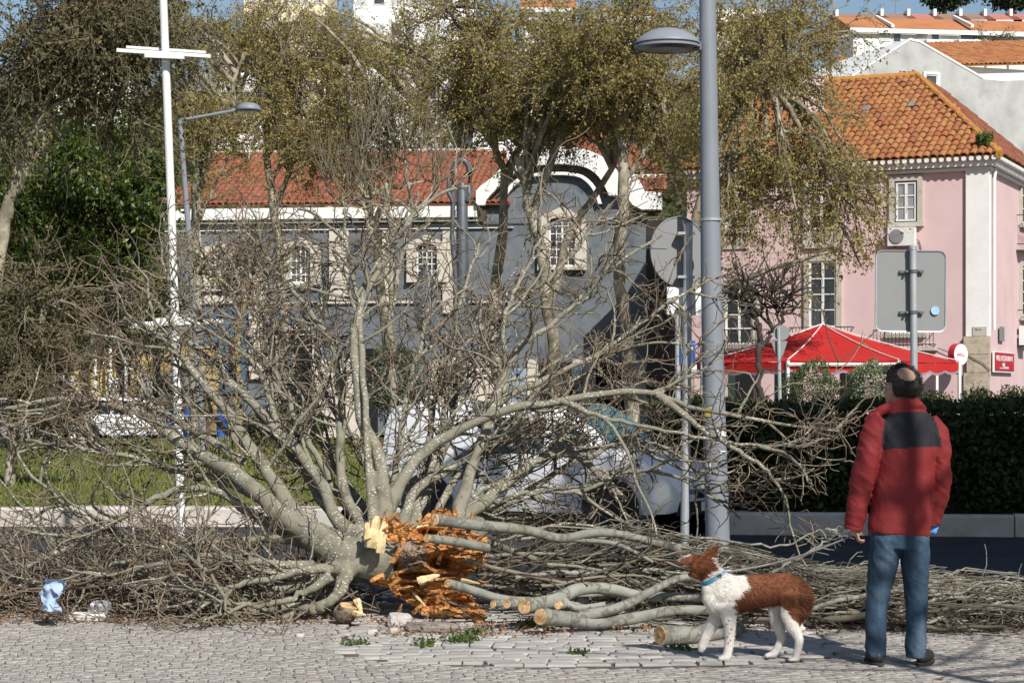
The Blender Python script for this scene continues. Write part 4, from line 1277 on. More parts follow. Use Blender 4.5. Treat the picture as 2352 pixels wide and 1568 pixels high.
PG = 'plane trees in front of the blue tiled building'
tree('plane tree with pale blotched trunk just right of the white pole', [([(452, 1005), (446, 700), (452, 420), (442, 220), (440, 60)], 15, 7), ([(452, 470), (480, 350), (520, 240), (560, 120)], 8, 4)], 60,
     [(430, 190, 150, 190), (360, 120, 130, 130), (430, 20, 180, 80), (520, 300, 80, 50), (470, 400, 100, 70)], 24, 8, 7, group=PG)
tree('plane tree rising behind the white tower gap left of centre', [([(655, 1005), (650, 700), (628, 480), (612, 300), (640, 100)], 13, 6), ([(630, 480), (690, 330), (720, 180)], 7, 3)], 63,
     [(620, 200, 140, 150), (700, 260, 110, 100), (600, 70, 150, 90), (680, 300, 90, 50)], 24, 8, 7, group=PG)
tree('plane tree with leaning double stem left of the dark sculpture', [([(905, 1005), (880, 700), (850, 480), (815, 330), (800, 150)], 13, 6), ([(860, 520), (900, 380), (905, 260)], 8, 3)], 62,
     [(800, 200, 140, 140), (900, 250, 120, 110), (840, 70, 170, 90), (880, 300, 80, 50), (800, 390, 120, 80)], 22, 8, 7, group=PG)
tree('plane tree with forked trunk left of the curved gable', [([(1175, 1005), (1130, 760), (1150, 560), (1160, 400), (1110, 300), (1060, 180)], 15, 6), ([(1160, 420), (1200, 300), (1195, 150), (1180, 20)], 9, 4)], 58,
     [(1080, 150, 150, 130), (1180, 190, 140, 130), (1000, 60, 170, 90), (1180, 40, 120, 70), (1050, 270, 100, 60)], 29, 8, 7, group=PG)
tree('plane tree with V shaped trunk before the gable window', [([(1290, 1005), (1265, 750), (1245, 600), (1218, 480), (1190, 360)], 17, 9), ([(1262, 720), (1300, 560), (1345, 480), (1410, 380), (1440, 280)], 11, 5), ([(1218, 480), (1200, 380), (1230, 260), (1280, 140)], 8, 4)], 56,
     [(1270, 190, 140, 90), (1370, 180, 120, 90), (1300, 90, 160, 100), (1190, 300, 50, 50)], 27, 8, 7, group=PG)
tree('plane tree with tall straight trunk left of the grey lamp pole', [([(1452, 1005), (1440, 800), (1425, 600), (1432, 420), (1424, 270), (1415, 150), (1385, 20)], 17, 7), ([(1428, 280), (1480, 160), (1540, 60)], 8, 4), ([(1430, 420), (1500, 320), (1540, 250)], 7, 3)], 54,
     [(1420, 120, 160, 140), (1530, 180, 110, 140), (1480, 40, 180, 80), (1550, 380, 70, 110), (1400, 200, 130, 70)], 31, 8, 7, group=PG)
tree('plane tree hanging drooping branches before the pink house', [([(1580, 1005), (1575, 760), (1590, 560), (1640, 380), (1690, 240), (1730, 130)], 14, 7), ([(1640, 390), (1730, 330), (1820, 300), (1890, 330)], 8, 3), ([(1690, 240), (1790, 160), (1880, 100), (1950, 80)], 8, 3)], 50,
     [(1720, 150, 130, 130), (1840, 100, 120, 90), (1940, 130, 75, 100), (1730, 320, 80, 70), (1860, 390, 90, 60), (1890, 540, 80, 130), (1960, 420, 55, 90), (1985, 540, 45, 110), (1690, 440, 60, 90)],
     34, 8, 7, droop=0.22, group=PG)
tree('plane tree at the back between two towers', [([(990, 1005), (985, 600), (980, 300), (985, 120)], 9, 5)], 90, [(960, 130, 150, 120), (720, 60, 100, 70), (1000, 260, 110, 80)], 20, 8, 7, group=PG)
tree('plane tree at the back right of the tall lamp pole', [([(1640, 1005), (1650, 600), (1690, 300), (1720, 120)], 10, 5)], 56, [(1660, 110, 110, 110), (1780, 80, 130, 90), (1880, 40, 110, 60), (1620, 280, 60, 120)], 22, 8, 7, group=PG)
tree('slim plane tree at the back behind the left street lamp arm', [([(560, 1005), (562, 600), (555, 300), (540, 80)], 10, 5)], 92, [(540, 200, 120, 120), (560, 70, 150, 70), (480, 280, 90, 60)], 24, 8, 7, group=PG)
tree('slim plane tree at the back before the wide white tower', [([(760, 1005), (755, 600), (760, 300), (770, 80)], 10, 5)], 93, [(760, 150, 120, 110), (740, 60, 150, 60), (720, 270, 110, 50)], 24, 8, 7, group=PG)
tree('slim plane tree at the back above the curved gable', [([(1345, 1005), (1340, 600), (1335, 300), (1330, 80)], 10, 5)], 94, [(1330, 150, 120, 90), (1250, 80, 120, 70), (1440, 200, 100, 60)], 22, 8, 7, group=PG)
# bare upright trees
tree('bare grey tree with fine upright twigs behind the fallen crown', [([(905, 1010), (898, 760), (895, 560), (885, 420)], 10, 4), ([(898, 700), (930, 560), (960, 440)], 6, 3), ([(897, 650), (850, 520), (830, 420)], 6, 3)], 44,
     [(890, 310, 90, 100), (960, 420, 80, 90), (820, 420, 80, 90)], 10, 5, 6, name='bare_tree', bare=True, up=0.55, droop=-0.1, zig=0.1)
lich = M('yellow_lichen_bark', [(0.13, 0.11, 0.075), (0.27, 0.225, 0.07), (0.16, 0.135, 0.08)], 3.2, 0.9, 0.4, 16)
tree('small bare tree with yellow lichen on its forked stem', [([(548, 1020), (542, 880), (545, 760), (570, 690), (590, 650), (660, 618)], 8, 4), ([(548, 760), (535, 690), (500, 645), (440, 625)], 5, 2.5), ([(575, 690), (580, 600), (560, 560)], 6, 3)], 36,
     [(500, 610, 80, 60), (620, 600, 80, 60)], 12, 6, 5, name='bare_tree', bare=True, bk=lich, up=0.2, zig=0.22, l3=(.25, .6))
dkb = M('dark_bare_bark', [(0.03, 0.024, 0.02), (0.07, 0.058, 0.05)], 2, 0.9)
tree('small dark bare tree standing before the red awning', [([(1748, 1005), (1746, 900), (1742, 800), (1744, 745)], 9, 6), ([(1743, 800), (1790, 740), (1840, 690)], 6, 2), ([(1742, 760), (1730, 690), (1750, 620)], 5, 2), ([(1742, 770), (1700, 700), (1690, 640)], 4, 2)], 45,
     [(1760, 680, 90, 50), (1720, 640, 60, 40), (1820, 700, 50, 40)], 14, 5, 5, name='bare_tree', bare=True, bk=dkb, twig=dkb, up=0.15, zig=0.22, l3=(0.25, 0.6))
# left: feathery tree and the glossy evergreen
feather = M('feathery_leaf', [(0.085, 0.08, 0.035), (0.16, 0.135, 0.06)], 0.4, 0.85, trans=0.3,
            island=('piece', [(0.06, 0.06, 0.03), (0.14, 0.11, 0.055), (0.22, 0.18, 0.09), (0.085, 0.11, 0.05)], 0.75))
tree('tall feathery brown leaved tree at the left edge', [([(-30, 1010), (-20, 760), (10, 520), (60, 380), (100, 240), (140, 150)], 20, 8), ([(20, 500), (40, 330), (20, 180)], 10, 4), ([(70, 370), (150, 300), (250, 240)], 7, 3)], 40,
     [(100, 80, 160, 110), (290, 80, 120, 110), (310, 200, 90, 70), (180, 10, 200, 70), (30, 220, 60, 90)],
     26, 9, 9, 12, leaf=0.08, leaf_m=feather, droop=0.1, name='feathery_tree')
magn = M('glossy_evergreen_leaf', [(0.03, 0.075, 0.012), (0.10, 0.16, 0.02)], 0.5, 0.42, trans=0.25, spec=0.5,
         island=('piece', [(0.018, 0.04, 0.009), (0.035, 0.075, 0.012), (0.08, 0.13, 0.018), (0.26, 0.27, 0.03)], 0.8))
tree('dense glossy green evergreen tree left of the white pole', [([(190, 1010), (195, 760), (200, 500), (205, 330)], 12, 6)], 47,
     [(180, 380, 140, 170), (300, 560, 85, 150), (100, 580, 120, 170), (230, 680, 120, 110), (320, 420, 60, 80), (40, 420, 90, 170)],
     36, 10, 10, 12, leaf=0.15, leaf_m=magn, droop=0.02, name='evergreen_tree')
tree('leaning grey stemmed shrub tree at the left edge', [([(20, 1015), (50, 850), (85, 760), (115, 700)], 14, 7)], 30,
     [(60, 720, 100, 120), (40, 860, 90, 90), (150, 880, 90, 60)], 18, 8, 9, 10, leaf=0.06, leaf_m=feather, name='feathery_tree', l3=(0.3, .6))
# far pines on the skyline
pine_leaf = M('pine_needles', [(0.03, 0.05, 0.025), (0.07, 0.085, 0.04)], 0.4, 0.9, island=('piece', [(0.02, 0.038, 0.02), (0.075, 0.09, 0.045)], 0.7))
for (lab, u, v, ru, rv) in (('dark umbrella pine on the skyline above the terrace', 2170, -8, 58, 32), ('dark pine at the top right corner of the skyline', 2330, -6, 62, 32)):
    Yp = 245
    b = P(u, 60, Yp)
    t = thing('pine_tree', lab, 'tree', b, 'pines on the skyline')
    mb = MB(); mb.tube([b, P(u, 0, Yp)], [0.35, 0.2], 6); mb.build('trunk', syc_bark, t)
    px = Yp / F
    leaf_ball('crown', tuple(P(u, v, Yp)), (ru * px, 2.5, rv * px), 2600, 0.5, pine_leaf, t, kind='stuff', shell=0.2)
bg = [(2265, 112, 120), (2315, 112, 120), (2352, 118, 122)]
for k, (u, v, Yb) in enumerate(bg[:2]):
    lab = ['thin green bush before the white terrace', 'thin twiggy bush before the white terrace near the right edge'][k]
    tree(lab, [([(u, v + 12), (u, v), (u - 6, v - 18), (u + 4, v - 26)], 3, 1)], Yb, [(u, v - 20, 22, 16), (u + 18, v - 8, 16, 14)], 8, 5, 5, 4 if k == 0 else 1, leaf=0.14, leaf_m=weed_m, name='bush', l3=(0.3, 0.7))

# ------------------------------------------------------------------ hedge and shrubs
hedge_leaf = M('hedge_leaf', [(0.02, 0.035, 0.01), (0.055, 0.075, 0.02)], 1.0, 0.7, trans=0.12,
               island=('piece', [(0.016, 0.028, 0.01), (0.035, 0.05, 0.015), (0.07, 0.08, 0.025)], 0.8))
hg = thing('hedge', 'long dark clipped hedge along the far kerb', 'hedge', (5.4, 25.2, 0.1))
def hedge_y(x): return 24.25 - 0.09 * (x - 2.5)
n = 34000
x = 1.75 + 9.0 * RNG.random(n); dd = RNG.random(n)
top = RNG.random(n) < 0.3
lump = 0.10 * np.sin(x * 2.7) + 0.07 * np.sin(x * 6.1 + 1)
ht = 1.42 + 0.03 * np.sin(x * 3.1) + 0.02 * np.sin(x * 8)
z = np.where(top, ht + 0.03 * RNG.normal(size=n), 0.12 + (ht - 0.12) * RNG.random(n))
yb = hedge_y(x)
yy = np.where(top, yb + 2.6 * RNG.random(n), yb + 0.10 * RNG.normal(size=n) + lump * np.sin(z * 4) + 0.12 * (z < 0.3))
V, Q = leaves(np.stack([x, yy, z], 1), 0.075, 0.65, up=0.3)
tag(mk('foliage', V, Q, hedge_leaf, hg), kind='stuff')
n2 = 60
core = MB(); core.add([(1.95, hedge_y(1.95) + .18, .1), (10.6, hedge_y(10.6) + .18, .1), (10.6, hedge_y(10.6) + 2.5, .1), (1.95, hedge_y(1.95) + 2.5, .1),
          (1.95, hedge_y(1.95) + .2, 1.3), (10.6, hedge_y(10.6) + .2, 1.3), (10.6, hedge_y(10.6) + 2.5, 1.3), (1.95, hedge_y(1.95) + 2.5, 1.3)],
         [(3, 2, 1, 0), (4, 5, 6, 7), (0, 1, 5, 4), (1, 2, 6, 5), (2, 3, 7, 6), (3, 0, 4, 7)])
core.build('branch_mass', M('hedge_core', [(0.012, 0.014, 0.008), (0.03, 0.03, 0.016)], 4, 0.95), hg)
vari = M('variegated_leaf', [(0.10, 0.14, 0.06), (0.3, 0.34, 0.2)], 1, 0.7, trans=0.25, island=('piece', [(0.05, 0.09, 0.03), (0.11, 0.16, 0.06), (0.45, 0.47, 0.33)], 0.8))
for (lab, u, v, ru, rv, Yb) in (('round clipped green shrub under the awning', 1866, 892, 62, 56, 44), ('pale variegated shrub left of the man under the awning', 2008, 884, 58, 58, 43)):
    px = Yb / F
    leaf_ball('shrub', tuple(P(u, v, Yb)), (ru * px, 0.6, rv * px), 5200, 0.055, vari if u > 1950 else M('shrub_leaf', [(0.06, 0.10, 0.03), (0.12, 0.17, 0.06)], 1, 0.7, trans=0.25, island=('piece', [(0.035, 0.065, 0.02), (0.10, 0.14, 0.05), (0.24, 0.27, 0.14)], 0.8)),
              None, lab, 'shrub', 'clipped shrubs by the awning', shell=0.75)
for (lab, u, v, ru, rv) in (('low leafy shrub left of the tan quoin stones', 2135, 918, 55, 22), ('low leafy shrub before the tan quoin stones', 2248, 914, 40, 26), ('low leafy shrub at the right edge above the hedge', 2330, 914, 48, 28)):
    Yb = 36; px = Yb / F
    leaf_ball('shrub', tuple(P(u, v, Yb)), (ru * px, 0.4, rv * px), 1100, 0.055, hedge_leaf, None, lab, 'shrub', 'low shrubs above the hedge', shell=0.1)
con = M('conifer_leaf', [(0.03, 0.05, 0.015), (0.07, 0.09, 0.03)], 1, 0.85, island=('piece', [(0.02, 0.035, 0.012), (0.085, 0.10, 0.035)], 0.7))
for (lab, u, v, ru, rv, Yb) in (('dark green rounded conifer behind the fallen tree', 905, 880, 66, 95, 50), ('dark green bush by the quoin column', 690, 975, 60, 60, 52), ('small dark bush right of the blue bins', 610, 985, 50, 45, 54)):
    px = Yb / F
    leaf_ball('conifer_bush', tuple(P(u, v, Yb)), (ru * px, 0.9, rv * px), 5500, 0.07, con, None, lab, 'bush', 'dark bushes on the lawn', shell=0.5)
# ================================================================== the fallen tree
ft = thing('fallen_tree', 'uprooted leafless tree lying on its side with torn orange wood at its base', 'tree', P(880, 1411, 14.3))
LIMBS = [  # points (u, v, Y), start and end half-width in working pixels
    ([(800, 1275, 14.25), (720, 1232, 14.35), (650, 1185, 14.5), (560, 1105, 14.7), (480, 1055, 14.9), (400, 1000, 15.0), (330, 950, 15.1), (250, 925, 15.2), (120, 915, 15.3), (0, 938, 15.3)], 36, 5),
    ([(690, 1210, 14.5), (640, 1125, 14.7), (560, 1000, 14.9), (480, 890, 15.1), (400, 800, 15.2), (330, 745, 15.3), (285, 730, 15.4)], 24, 4),
    ([(780, 1200, 14.6), (730, 1090, 14.9), (640, 985, 15.1), (560, 895, 15.3), (500, 830, 15.4), (430, 770, 15.5), (330, 660, 15.7), (270, 690, 15.8)], 22, 3),
    ([(840, 1210, 14.6), (795, 1130, 14.8), (782, 1020, 15.0), (785, 900, 15.2), (765, 800, 15.4), (700, 705, 15.5), (640, 630, 15.7), (600, 560, 15.9)], 21, 3),
    ([(882, 1215, 14.5), (878, 1110, 14.6), (864, 1030, 14.8), (834, 960, 14.9), (825, 850, 15.0), (827, 755, 15.1), (850, 680, 15.2), (890, 600, 15.3), (950, 500, 15.5), (1010, 445, 15.6), (1075, 428, 15.7)], 26, 3),
    ([(827, 760, 15.1), (812, 670, 15.2), (795, 560, 15.4), (790, 480, 15.6)], 10, 3),
    ([(886, 1180, 14.6), (925, 1100, 14.7), (985, 1028, 14.8), (1060, 982, 14.8), (1150, 945, 14.8), (1260, 925, 14.8), (1400, 902, 14.8), (1510, 905, 14.8), (1570, 930, 14.7), (1680, 950, 14.6), (1800, 972, 14.6), (1925, 990, 14.6)], 21, 3),
    ([(1510, 905, 14.8), (1620, 985, 14.6), (1720, 1040, 14.5), (1790, 1110, 14.4), (1800, 1180, 14.4)], 10, 2.5),
    ([(930, 1185, 14.9), (960, 1120, 15.0), (1030, 1075, 15.1), (1090, 1030, 15.2), (1170, 1005, 15.3), (1260, 998, 15.3), (1335, 1008, 15.3)], 18, 4),
    ([(1055, 1180, 14.7), (1082, 1085, 14.9), (1108, 1015, 15.0), (1135, 930, 15.1), (1165, 860, 15.2), (1200, 795, 15.3), (1290, 730, 15.5), (1350, 665, 15.6), (1430, 600, 15.7), (1520, 540, 15.8)], 20, 3),
    ([(1060, 1195, 14.9), (1150, 1120, 15.1), (1230, 1062, 15.2), (1300, 1050, 15.3), (1380, 1100, 15.3), (1440, 1150, 15.2)], 21, 6),
    ([(1090, 1190, 15.2), (1180, 1150, 15.4), (1290, 1080, 15.6), (1390, 1020, 15.7), (1500, 985, 15.8)], 16, 3),
    ([(740, 1255, 14.4), (640, 1235, 14.5), (540, 1245, 14.5), (430, 1245, 14.5), (360, 1268, 14.5), (250, 1300, 14.5)], 14, 4),
    ([(720, 1235, 14.5), (640, 1215, 14.7), (560, 1170, 14.8), (490, 1128, 14.9), (400, 1130, 14.9), (320, 1165, 14.8), (220, 1225, 14.7), (100, 1285, 14.6), (0, 1330, 14.5)], 17, 5),
    ([(800, 1290, 14.2), (720, 1330, 14.2), (640, 1352, 14.2), (560, 1370, 14.2), (480, 1372, 14.2), (420, 1355, 14.2), (340, 1360, 14.3)], 24, 6),
    ([(800, 1300, 14.1), (785, 1345, 14.0), (755, 1390, 13.95), (700, 1402, 14.0), (600, 1412, 14.05), (480, 1402, 14.1), (380, 1385, 14.2), (280, 1388, 14.2)], 20, 4),
    ([(745, 1392, 13.95), (690, 1405, 13.95), (650, 1425, 13.9)], 14, 8),
    ([(960, 1180, 15.0), (1010, 1080, 15.5), (1045, 960, 16.0), (1062, 840, 16.5), (1065, 700, 17.0), (1100, 560, 17.3)], 17, 3),
    ([(850, 1190, 15.0), (760, 1060, 15.6), (690, 940, 16.0), (660, 800, 16.4), (600, 700, 16.7), (560, 600, 17)], 17, 3),
    ([(985, 1010, 15.6), (1005, 905, 15.9), (1080, 825, 16.1), (1180, 705, 16.5), (1290, 610, 16.8), (1400, 470, 17.1)], 11, 3),
    ([(560, 1060, 14.8), (440, 985, 15.0), (300, 930, 15.2), (150, 940, 15.4), (0, 985, 15.4)], 12, 3),
    ([(600, 1290, 14.4), (480, 1270, 14.6), (330, 1240, 14.8), (180, 1170, 15.0), (40, 1040, 15.2), (100, 1010, 15.4)], 11, 2.5),
    ([(700, 1330, 14.3), (560, 1300, 14.4), (440, 1290, 14.5), (300, 1330, 14.5), (150, 1360, 14.5), (0, 1395, 14.5)], 12, 4),
    ([(1350, 1050, 15.2), (1450, 1010, 15.2), (1560, 1040, 15.1), (1640, 1130, 15.0), (1700, 1190, 14.9)], 8, 2.5),
    ([(1130, 930, 15.1), (1250, 870, 15.4), (1390, 810, 15.6), (1530, 700, 15.8), (1640, 640, 16.0)], 10, 2.5),
    ([(1165, 860, 15.2), (1160, 740, 15.5), (1210, 620, 15.8), (1250, 520, 16.0)], 8, 2.5),
    ([(640, 985, 15.1), (600, 860, 15.3), (520, 760, 15.5), (430, 690, 15.7), (380, 620, 15.8)], 9, 2.5),
    ([(1290, 920, 14.8), (1400, 960, 14.7), (1560, 1000, 14.6), (1740, 1030, 14.5), (1870, 1010, 14.5)], 8, 2.5),
    ([(740, 1245, 14.6), (640, 1170, 14.8), (540, 1120, 14.9), (420, 1085, 15.0), (300, 1050, 15.1), (180, 1030, 15.1), (60, 1010, 15.2)], 13, 3),
    ([(700, 1215, 14.7), (600, 1060, 15.0), (500, 960, 15.2), (420, 900, 15.3), (360, 860, 15.4), (280, 830, 15.5)], 13, 3),
    ([(775, 1205, 14.8), (690, 1080, 15.1), (600, 960, 15.3), (540, 860, 15.5), (470, 760, 15.6), (440, 650, 15.8)], 14, 3),
    ([(820, 1200, 14.8), (760, 1100, 15.0), (700, 1000, 15.2), (660, 920, 15.3), (600, 820, 15.5), (560, 740, 15.6), (530, 650, 15.8)], 14, 3),
    ([(870, 1190, 14.9), (845, 1100, 15.2), (800, 1000, 15.5), (740, 900, 15.7), (720, 800, 15.9), (735, 700, 16.1), (720, 600, 16.3)], 14, 3),
    ([(900, 1190, 14.9), (905, 1100, 15.1), (925, 1000, 15.4), (935, 900, 15.6), (960, 800, 15.8), (985, 700, 16.0), (1010, 620, 16.2)], 14, 3),
    ([(940, 1185, 15.0), (985, 1090, 15.2), (1010, 1000, 15.4), (1025, 900, 15.6), (1050, 820, 15.8), (1120, 740, 16.0), (1190, 640, 16.2)], 13, 3),
    ([(1000, 1185, 15.0), (1050, 1090, 15.2), (1130, 1020, 15.3), (1220, 960, 15.5), (1300, 880, 15.7), (1380, 830, 15.8), (1460, 770, 16.0)], 14, 3),
    ([(1040, 1190, 15.0), (1110, 1130, 15.1), (1200, 1090, 15.2), (1290, 1010, 15.4), (1400, 930, 15.5), (1480, 850, 15.7)], 12, 3),
    ([(1080, 1190, 15.0), (1200, 1130, 15.1), (1330, 1130, 15.1), (1450, 1090, 15.1), (1560, 1100, 15.0), (1660, 1160, 14.9)], 11, 3),
    ([(780, 1300, 14.0), (700, 1310, 13.95), (600, 1330, 13.9), (480, 1345, 13.85), (360, 1330, 14.0), (250, 1350, 14.2)], 14, 3),
    ([(760, 1320, 13.9), (680, 1370, 13.85), (580, 1395, 13.8), (460, 1385, 13.8), (360, 1398, 13.85)], 12, 3),
    ([(720, 1300, 14.1), (600, 1290, 14.0), (470, 1272, 14.0), (330, 1300, 14.1), (180, 1330, 14.3), (40, 1345, 14.3)], 12, 3),
]
def clampz(w):
    w[:, 2] = np.maximum(w[:, 2], np.where(w[:, 1] < 14.9, 0.01, -0.08)); return w
limb_paths = []
for pts, r0, r1 in LIMBS:
    u0, v0, Y0 = pts[0]
    if v0 <= 1215 and 770 < u0 < 1100:
        pts = [((858, 1258, 14.4) if u0 < 900 else (u0 - 8, 1238, Y0 - 0.05))] + pts
    w = spline([tuple(P(*p)) for p in pts], 34)
    w[1:-1] += np.cumsum(RNG.normal(size=(32, 3)), axis=0) * 0.004 * np.sin(np.linspace(0.1, PI - .1, 32))[:, None] + RNG.normal(size=(32, 3)) * 0.006
    r = (r0 + (r1 - r0) * np.linspace(0, 1, 34) ** 0.55)
    rm = r / F * w[:, 1] * (1 + 0.05 * RNG.normal(size=34))
    lo = np.where(w[:, 1] < 14.9, 0.0, -0.1) + rm
    w[:, 2] = np.maximum(w[:, 2], lo)
    limb_paths.append((w, rm))
SPARSE = {6: 0.6, 7: 0.5, 23: 0.5, 27: 0.5, 24: 0.7}
for li, (w, rm) in enumerate(limb_paths):
    V, Q = tubes(w[None], rm[None], 10)
    L = np.linalg.norm(np.diff(w, axis=0), axis=1).sum()
    lo = mk('limb', V, Q, bark, ft, smooth=True)
    n1 = int(4.8 * L * SPARSE.get(li, 1.0)) + 3
    o, d, i, t = shoots(w[None], n1, 0.22, 1.0, (0.35, 1.15), (0, 0, 0.12))
    s = (0.55 + 0.6 * (1 - t))
    A = grow(o, d, (0.35 + 0.85 * RNG.random(n1)) * s, 11, 0.17, (0, 0, 0.02), zmin=0.0)
    o, d, i, t = shoots(A, n1 * 5, 0.12, 1.0, (0.4, 1.2))
    Bp = grow(o, d, 0.16 + 0.42 * RNG.random(len(o)), 8, 0.30, (0, 0, 0), zmin=0.0)
    o, d, i, t = shoots(Bp, int(len(Bp) * 1.5), 0.2, 1.0, (0.5, 1.25))
    Cc = grow(o, d, 0.07 + 0.20 * RNG.random(len(o)), 6, 0.40, (0, 0, 0), zmin=0.0)
    ra = (0.005 + 0.011 * RNG.random(n1))[:, None] * np.linspace(1, 0.35, 11)[None] + 0.0015
    rb = (0.0046 + 0.0028 * RNG.random(len(Bp)))[:, None] * np.linspace(1, 0.6, 8)[None]
    rc = (0.0033 + 0.0014 * RNG.random(len(Cc)))[:, None] * np.linspace(1, 0.7, 6)[None]
    V, Q = tubes(A, ra, 5); tag(mk('branches', V, Q, bark, lo, smooth=True), kind='stuff')
    V, Q = merge([tubes(Bp, rb, 3), tubes(Cc, rc, 3)])
    tag(mk('twigs', V, Q, twig_m, lo), kind='stuff')
# low thicket crushed under the crown on the left
nlow = 230
o = np.stack([-4.4 + 3.6 * RNG.random(nlow), 14.15 + 1.3 * RNG.random(nlow), 0.02 + 0.30 * RNG.random(nlow) ** 1.3], 1)
d = np.stack([-0.6 - 0.6 * RNG.random(nlow), RNG.normal(size=nlow) * 0.3, RNG.normal(size=nlow) * 0.2], 1)
A = grow(o, d, 0.5 + 0.9 * RNG.random(nlow), 10, 0.16, (0, 0, -0.02), zmin=0.0)
o, d, i, t = shoots(A, nlow * 6, 0.0, 1.0, (0.3, 1.1))
Bp = grow(o, d, 0.12 + 0.35 * RNG.random(len(o)), 7, 0.30, zmin=0.0)
V, Q = merge([tubes(A, (0.004 + 0.005 * RNG.random(nlow))[:, None] * np.linspace(1, .5, 10)[None], 4), tubes(Bp, 0.0040 * np.ones((len(Bp), 7)), 3)])
tag(mk('crushed_twigs', V, Q, twig_m, ft), kind='stuff')
# trunk stub and the limb bases grown into one skin
mbs = []
def solid(w, r, n=16):
    m_ = MB(); m_.tube([Vector(p) for p in w], list(r), n); mbs.append((m_.v, m_.f))
tw = spline([tuple(P(*p)) for p in ((905, 1290, 14.2), (850, 1285, 14.2), (790, 1268, 14.25), (735, 1238, 14.35), (690, 1208, 14.45))], 18)
solid(tw, np.interp(np.linspace(0, 1, 18), [0, .3, .6, 1], [48, 45, 42, 31]) * 14.25 / F)
tw = spline([tuple(P(*p)) for p in ((850, 1268, 14.42), (930, 1245, 14.6), (1010, 1228, 14.75), (1110, 1215, 14.9))], 14)
solid(tw, np.linspace(42, 32, 14) * 14.5 / F)
for w, rm in limb_paths:
    if np.linalg.norm(w[0] - np.array(P(880, 1250, 14.4))) < 0.75:
        solid(w[:8], rm[:8] * np.linspace(1.35, 1.0, 8), 12)
A, N, fs = fuse(mbs, 0.013, 8)
mk('trunk', A, fs, bark, ft, smooth=True)

def lump(c, r, seed, rough=0.35, rot=0.0, tilt=0.0, nu=44, nv=26, grain=(9, 9, 3), sharp=1.0):
    """torn piece of wood: ridged, grained blob"""
    u = np.linspace(0, 2 * PI, nu, endpoint=False); v = np.linspace(0.02, PI - 0.02, nv)
    Vv = []
    R = Matrix.Rotation(rot, 3, 'Y') @ Matrix.Rotation(tilt, 3, 'X')
    for a in v:
        for b in u:
            d = Vector((math.sin(a) * math.cos(b), math.sin(a) * math.sin(b), math.cos(a)))
            # boxier than a ball
            q = max(abs(d.x), abs(d.y), abs(d.z)); d2 = d / (q ** 0.55)
            p = Vector((d2.x * r[0], d2.y * r[1], d2.z * r[2]))
            s = Vector((p.x * grain[0] + seed * 3.1, p.y * grain[1] + seed, p.z * grain[2] - seed * 2))
            n1_ = noise.noise(s); n2_ = noise.noise(s * 2.3); n3_ = noise.noise(s * 5.1); n4_ = noise.noise(s * 11)
            k = 1 + rough * (0.8 * n1_ + 0.55 * (0.5 - abs(n2_) * 1.6) + 0.32 * (0.4 - abs(n3_) * 1.5) + 0.12 * n4_)
            Vv.append(Vector(c) + R @ (p * k))
    Qv = [(j * nu + i, (j + 1) * nu + i, (j + 1) * nu + (i + 1) % nu, j * nu + (i + 1) % nu) for j in range(nv - 1) for i in range(nu)]
    Qv.append(tuple(range(nu))); Qv.append(tuple((nv - 1) * nu + i for i in range(nu - 1, -1, -1)))
    return Vv, Qv
pxm = 14.2 / F
OUT = [(837, 1205), (850, 1192), (865, 1184), (886, 1186), (907, 1198), (930, 1204), (954, 1207), (972, 1191), (996, 1170), (1023, 1166), (1047, 1186), (1070, 1217), (1112, 1228), (1121, 1245), (1117, 1268), (1093, 1298),
       (1070, 1331), (1091, 1382), (1117, 1400), (1121, 1424), (1085, 1428), (1042, 1417), (1000, 1421), (965, 1422), (958, 1394), (935, 1384), (902, 1366), (896, 1350), (875, 1346), (849, 1341), (865, 1322), (880, 1310), (877, 1286), (862, 1260), (837, 1242)]
